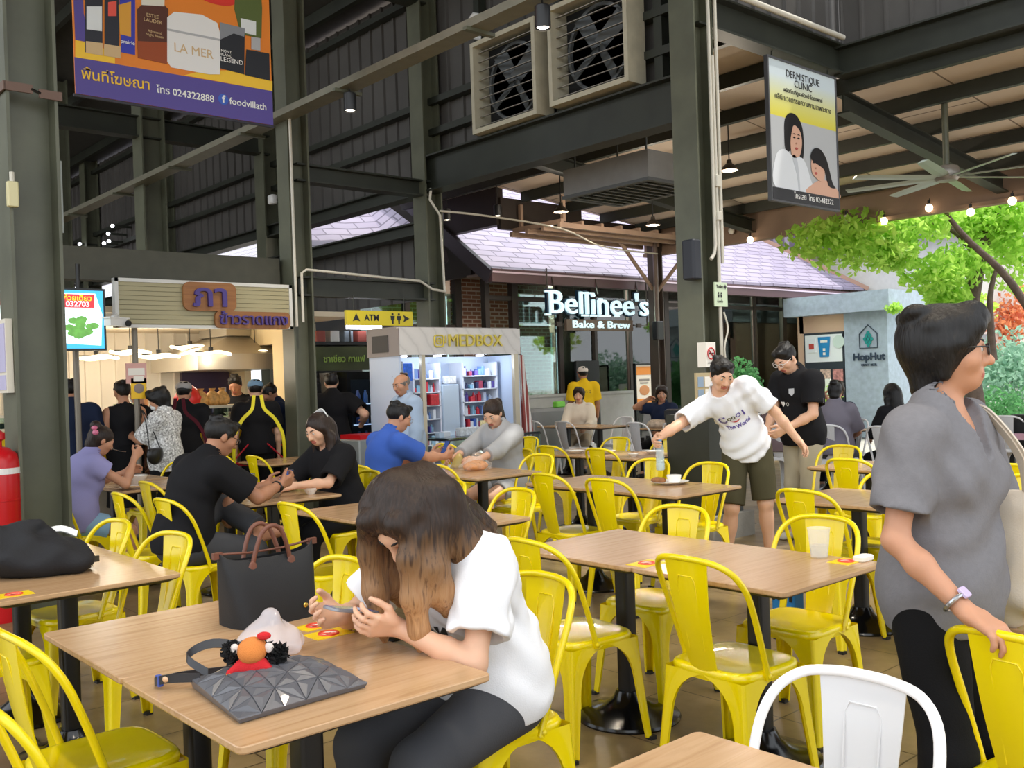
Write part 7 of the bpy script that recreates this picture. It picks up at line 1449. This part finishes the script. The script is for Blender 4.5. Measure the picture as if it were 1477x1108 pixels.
part('fluffy_hair', leaf_mesh(900, [((-.055, .015, .045), (.024, .024, .03)), ((.06, .015, .035), (.026, .024, .028)), ((0, .045, .04), (.05, .02, .03))], .016, 2), mat('plush_black', '0b0b0c', .9), t)
mb = MB(); mb.ell((.03, .005, .085), (.018, .012, .010), 12, 8); part('red_bow', mb, PL('red', 'd0222a'), t, 60)
# clear bag, stickers, phone
BAGM = mat('thin_plastic', 'efe9ee', .2, alpha=.42, bump=.6, bscale=25)
def plastic_bag(label, p, r, seed, m=BAGM):
    F = Field(); random.seed(seed); F.el((0, 0, r[2] * .45), (r[0], r[1], r[2] * .55), None, .03); F.rc((0, 0, r[2] * .8), (.01, 0, r[2] * 1.15), r[0] * .45, r[0] * .3, .03)
    for k in range(7): a = k * .9; F.rc((0, 0, r[2] * .9), (r[0] * .9 * math.cos(a), r[1] * .9 * math.sin(a), r[2] * .25), .012, .02, .02)
    F.cut('plane', (0, 0, .001), (0, 0, -1)); return tag(link('plastic_bag', F.mesh('plastic_bag', m, .005, wr=.008, wfreq=2.2), None, p), label, 'bag')
plastic_bag('crumpled white translucent plastic bag beside the plush charm', (1.265, 2.5, T0), (.095, .075, .09), 1)
def sticker(label, u, v, w=.09, rz=0.):
    t = thing('table_sticker', label, 'sticker', (u, v, T0), rz); mb = MB(); mb.bb((-w * .7, -w / 2, 0), (w * .7, w / 2, .0012)); part('yellow_sheet', mb, mat('sticker_yellow', 'f0cf1c', .4), t)
    mb = MB(); mb.tube([(w * .32 * math.cos(a), w * .32 * math.sin(a), .0018) for a in np.linspace(0, 2 * PI, 21)[:-1]], .004, 6, closed=True); mb.tube([(-w * .2, w * .2, .0018), (w * .2, -w * .2, .0018)], .003, 6); part('red_ring', mb, mat('sticker_red', 'd8462a', .4), t)
    mb = MB(); mb.lathe([(w * .3, .0012), (w * .3, .0016)], n=20); part('white_disc', mb, PAPER, t); mb = MB(); mb.bb((-w * .12, -w * .1, .0014), (w * .12, w * .1, .002)); part('icon', mb, INK, t)
sticker('yellow sticker with a red ring under the woman\'s hands', 1.50, 2.575); sticker('yellow sticker just behind the one under the woman\'s hands', 1.52, 2.69, .08, .1); sticker('yellow sticker at the left picture edge below the dark bundle', .99, 4.0); sticker('yellow sticker at the front edge of the big bare table', 2.93, 2.55, .1); sticker('yellow sticker by the plastic cup corner', 3.44, 1.98); sticker('yellow sticker at the back corner of the bundle table', 1.5, 4.95)
def phone(label, p, rot, c='8d8f96'):
    t = thing('phone', label, 'phone', p); t.rotation_euler = rot; mb = MB(); mb.bevbox((0, 0, 0), (.072, .15, .009), .01); part('case', mb, mat('phone_' + c, c, .3, metal=.3), t); mb = MB(); mb.bb((-.032, -.068, .0046), (.032, .068, .0052)); part('screen', mb, mat('phone_screen', '2f4a86', .1, emit=.4), t)
phone('grey phone held by the woman in the white tee', (1.435, 2.335, .872), (math.radians(14), 0, math.radians(92)))
phone('dark phone with a blue screen held by the barefoot man', (3.06, 5.75, .905), (math.radians(40), 0, math.radians(-95)), '1b1c20')
phone('black phone held upright by the man in blue', (5.01, 6.57, .93), (math.radians(60), 0, math.radians(-95)), '17181b')
# dark bundle and red cylinder at the left edge
DKC = cloth('dark_bundle', '17181d')
F = Field(); F.el((0, 0, .07), (.2, .16, .09), None, .05); F.el((-.1, .02, .1), (.16, .14, .09), None, .05); F.el((.13, -.02, .05), (.12, .12, .06), None, .05); F.rc((-.12, .0, .16), (.02, .02, .2), .05, .03, .04); F.rc((.0, .05, .16), (.18, .04, .07), .04, .03, .04); F.cut('plane', (0, 0, .002), (0, 0, -1))
t = thing('backpack', 'soft black backpack lying on the table at the left edge', 'bag', (1.17, 4.4, T0), -.5); link('bag_body', F.mesh('bag_body', mat('black_cotton', '15161b', .8, bump=.2, bscale=90), .008, wr=.022, wfreq=1.2), t)
mb = MB(); mb.strip(catmull([(.18, -.1, .03), (.24, -.05, .05), (.25, .03, .04), (.2, .06, .03)], 4), (0, 0, .025), .004); sp_ = part('strap', mb, mat('webbing', '26272b', .6), t, 60)
for dy in (-.035, -.01): mb = MB(); mb.strip([(.2, dy - .03, .07), (.23, dy - .03, .045), (.24, dy - .03, .02)], (0, .008, 0), .003); part('pale_cord', mb, mat('cream_cord', 'd8ccb0', .6), t)
mb = MB(); mb.strip(catmull([(-.0, .14, .15), (.08, .13, .165), (.15, .11, .14)], 4), (.0, .03, .02), .006); part('white_tag', mb, WHITE, t)
t = thing('gas_cylinder', 'tall red cylinder standing at the left picture edge', 'cylinder', tuple(atd(-2, 700, 6.5)[:2]) + (0,))
mb = MB(); mb.lathe([(.13, 0), (.135, .03), (.135, .8), (.138, .802), (.138, .812), (.135, .815), (.135, 1.05), (.12, 1.11), (.07, 1.15), (.04, 1.16)], n=28); part('body', mb, RED, t, 40)
mb = MB(); mb.lathe([(.03, 1.15), (.03, 1.2), (.05, 1.21), (.05, 1.25), (.02, 1.27)], n=14); part('valve', mb, RED, t, 40)
mb = MB(); mb.lathe([(.137, .98), (.137, 1.02)], n=28, cap=False); part('white_band', mb, WHITE, t)
# tableware
CUPP = mat('frosted_cup', 'f1f0ec', .25, alpha=.28)
t = thing('plastic_cup', 'clear plastic cup near the corner of the big bare table', 'cup', (3.45, 2.1, T0)); mb = MB(); mb.lathe([(.030, .0), (.033, .002), (.044, .115), (.046, .118), (.0435, .118), (.032, .006), (.001, .006)], n=28, cap=False); part('wall', mb, CUPP, t, 40); mb = MB(); mb.lathe([(.031, .007), (.036, .05), (.001, .05)], n=24); part('melted_ice', mb, mat('ice_water', 'dfe4e4', .1, alpha=.35), t, 40)
mb = MB(); mb.bevbox((0, 0, .01), (.09, .05, .02), .015); tag(part('tissue', mb, PAPER, None, None, (3.5, 1.94, T0)), 'crumpled tissue beside the plastic cup', 'tissue')
MET = mat('polished_metal', 'c8c8c6', .2, metal=.9); CER = mat('white_ceramic', 'eeece6', .2); SEE = mat('clear_bottle', 'dff0f4', .08, alpha=.3)
lathe_thing('metal_cup', 'shiny metal cup behind the barefoot man\'s phone', 'cup', (3.36, 6.85, T0), [(.035, 0), (.038, .1), (.036, .1), (.033, .005)], MET)
def bowl(label, p, r, h, m=CER, name='bowl', food=None, cat='bowl'):
    t = thing(name, label, cat, p); mb = MB(); mb.lathe([(r * .45, 0), (r * .5, .004), (r * .9, h * .75), (r, h), (r * .95, h), (r * .84, h * .7), (r * .4, .01), (.001, .008)], n=28, cap=False); part('wall', mb, m, t, 40)
    if food: mb = MB(); mb.ell((0, 0, h * .62), (r * .82, r * .82, h * .3), 18, 8); part('food', mb, food, t, 60)
    return t
SOUP = mat('noodle_soup', 'b98d5a', .4, var=.4, vscale=50); RICE = mat('rice_food', 'd8b27a', .6, var=.35, vscale=60, bump=.5, bscale=120)
bowl('small steel bowl at the front edge of the barefoot man\'s table', (3.13, 6.02, T0), .06, .05, MET); bowl('plate of food between the barefoot man and the black-haired woman', (3.34, 6.32, T0), .12, .025, CER, 'plate', RICE, 'plate'); bowl('small bowl beside the black-haired woman\'s plate', (3.38, 5.98, T0), .055, .045, CER, 'bowl', SOUP)
bowl('white noodle bowl in front of the woman in lavender', (2.86, 7.86, T0), .1, .075, CER, 'bowl', SOUP); bowl('shallow plate next to the white noodle bowl', (2.74, 7.58, T0), .1, .02, CER, 'plate', RICE, 'plate')
mb = MB(); mb.bevbox((0, 0, .012), (.4, .3, .02), .03); mb.bevbox((0, 0, .02), (.42, .32, .012), .03); tag(part('serving_tray', mb, mat('brown_tray', '4a3a34', .4), None, None, (3.0, 8.62, T0)), 'dark brown serving tray on the table behind the noodle bowl', 'tray')
t = thing('spoon', 'spoon lifted to the mouth of the woman in lavender', 'spoon', (2.7, 7.58, 1.04)); mb = MB(); mb.tube([(0, 0, 0), (-.05, .01, .01), (-.1, .02, .03)], .003, 6); part('handle', mb, MET, t); mb = MB(); mb.ell((-.115, .023, .034), (.02, .013, .006), 12, 8); part('bowl', mb, MET, t, 60)
ORG = mat('orange_food', 'd98a2a', .5, var=.3, vscale=40)
t = plastic_bag('clear plastic bag of orange food in front of the ponytailed woman', (5.12, 6.3, T0), (.15, .11, .09), 7, mat('food_bag_plastic', 'f4efe6', .12, alpha=.2, bump=.6, bscale=25)); F = Field(); F.el((0, 0, .035), (.12, .085, .045)); link('orange_food', F.mesh('orange_food', ORG, .006, wr=.008), t)
plastic_bag('small clear bag with yellow drink beside the bag of orange food', (5.16, 6.58, T0), (.06, .05, .1), 9, mat('drink_bag', 'e8d27a', .15, alpha=.5, bump=.6, bscale=25))
t = thing('snack_packet', 'pale blue crumpled packet on the blue shirt man\'s table', 'packet', (5.0, 6.85, T0)); F = Field(); F.el((0, 0, .015), (.1, .06, .018)); F.el((.06, .03, .02), (.05, .04, .02)); link('wrapper', F.mesh('wrapper', mat('blue_wrapper', 'a8c8d8', .3), .005, wr=.01), t)
t = thing('drinking_glass', 'tall glass with a straw beside the man in blue', 'glass', (5.2, 7.02, T0)); mb = MB(); mb.lathe([(.03, 0), (.036, .12), (.034, .12), (.028, .006)], n=20, cap=False); part('wall', mb, SEE, t, 40); mb = MB(); mb.tube([(0, 0, .01), (.02, .01, .19)], .004, 6); part('straw', mb, mat('straw', 'c8d8d0', .4), t)
t = bowl('white plate holding a cup on the bottle table', (5.16, 4.26, T0), .13, .02, CER, 'plate', None, 'plate'); 
t = thing('white_cup', 'small white cup on the plate at the bottle table', 'cup', (5.18, 4.24, T0 + .012)); mb = MB(); mb.lathe([(.04, 0), (.05, .045), (.048, .05), (.001, .05)], n=24); part('wall', mb, CER, t, 40)
t = thing('food_scraps', 'brown food scraps on the plate beside the white cup', 'food', (5.12, 4.35, T0 + .012)); F = Field(); F.el((0, 0, .015), (.04, .03, .02)); F.el((.02, -.04, .012), (.03, .02, .018)); link('crust', F.mesh('crust', mat('crust_brown', '8a5a34', .7, var=.3, vscale=40), .005, wr=.006), t)
_d, _n, _a = P7o['info'][1]; _g = P7o['WR'] + _d * .075 + _n * .032; GRIP = Matrix.Translation((6.24, 4.40, 0)) @ Matrix.Rotation(math.radians(222) - PI / 2, 4, 'Z') @ Vector(_g) - Vector((0, 0, .205))
bt = thing('water_bottle', 'clear plastic water bottle lifted by the leaning man', 'bottle', GRIP); mb = MB(); pr_ = [(.001, .002), (.026, 0), (.032, .008), (.032, .05), (.029, .058), (.032, .066), (.029, .074), (.032, .082), (.032, .14), (.028, .17), (.014, .2), (.013, .215)]; mb.lathe(pr_, n=24, cap=False); part('wall', mb, SEE, bt, 40); mb = MB(); mb.lathe([(.029, .004), (.029, .09), (.001, .09)], n=20); part('water', mb, mat('water_tint', 'b8d8e8', .05, alpha=.45), bt, 40); mb = MB(); mb.lathe([(.015, .208), (.015, .228), (.001, .228)], n=16); part('cap', mb, mat('bottle_cap', '6aa8d8', .4), bt)
for i, (l, u, v, r) in enumerate((('white foam tray at the left of the fourth-row table', 6.75, 6.75, .1), ('white foam tray in the middle of the fourth-row table', 6.85, 6.45, .11), ('white paper box at the right of the fourth-row table', 7.05, 6.0, .09), ('white cup lid on the fourth-row table near the bottle', 6.7, 5.95, .05))): bowl(l, (u, v, T0), r, .03, CER, 'food_tray', None, 'tray')
# bags further back
t = thing('shoulder_bag', 'large black shoulder bag on the table before the woman in navy', 'bag', (10.62, 8.55, T0), .3); mb = MB(); mb.bevbox((0, 0, .13), (.16, .42, .26), .05); part('bag_body', mb, mat('black_leather', '19191b', .35), t, 50); mb = MB(); mb.bb((-.085, -.2, .14), (-.08, .2, .24)); part('flap', mb, mat('black_leather', '19191b', .35), t)
t = thing('food_heap', 'heap of wrapped food left of the large black shoulder bag', 'food', (10.5, 8.88, T0)); F = Field(); F.el((0, 0, .04), (.16, .14, .07)); F.el((.05, -.1, .05), (.1, .08, .06)); link('wrappers', F.mesh('wrappers', mat('wrapper_mix', 'b8a590', .6, var=.4, vscale=20), .008, wr=.02), t)
t = thing('carrier_bag', 'blue and black striped carrier bag on the floor under the white-lit table', 'bag', (5.15, 3.36, 0)); mb = MB(); mb.bevbox((0, 0, .13), (.12, .16, .26), .02); part('bag_body', mb, mat('blue_carrier', '1e78b8', .5), t)
for k in range(4): mb = MB(); mb.bb((-.064, -.07 + k * .04, .1), (-.06, -.05 + k * .04, .24)); part('black_stripe', mb, BLACK, t)
t = thing('backpack', 'black backpack on the hedge-side chair at the right edge', 'bag', (12.5, 4.75, .46)); mb = MB(); mb.bevbox((0, 0, .2), (.3, .36, .4), .08); part('bag_body', mb, NYL, t, 50); mb = MB(); mb.bb((-.156, -.08, .1), (-.15, .08, .18)); part('pink_patch', mb, mat('pink_patch', 'd8a8b8', .5), t)
for l, u, v in (('paper bag on the cafe-side counter, left of the menu stand', 13.2, 10.9),): pass
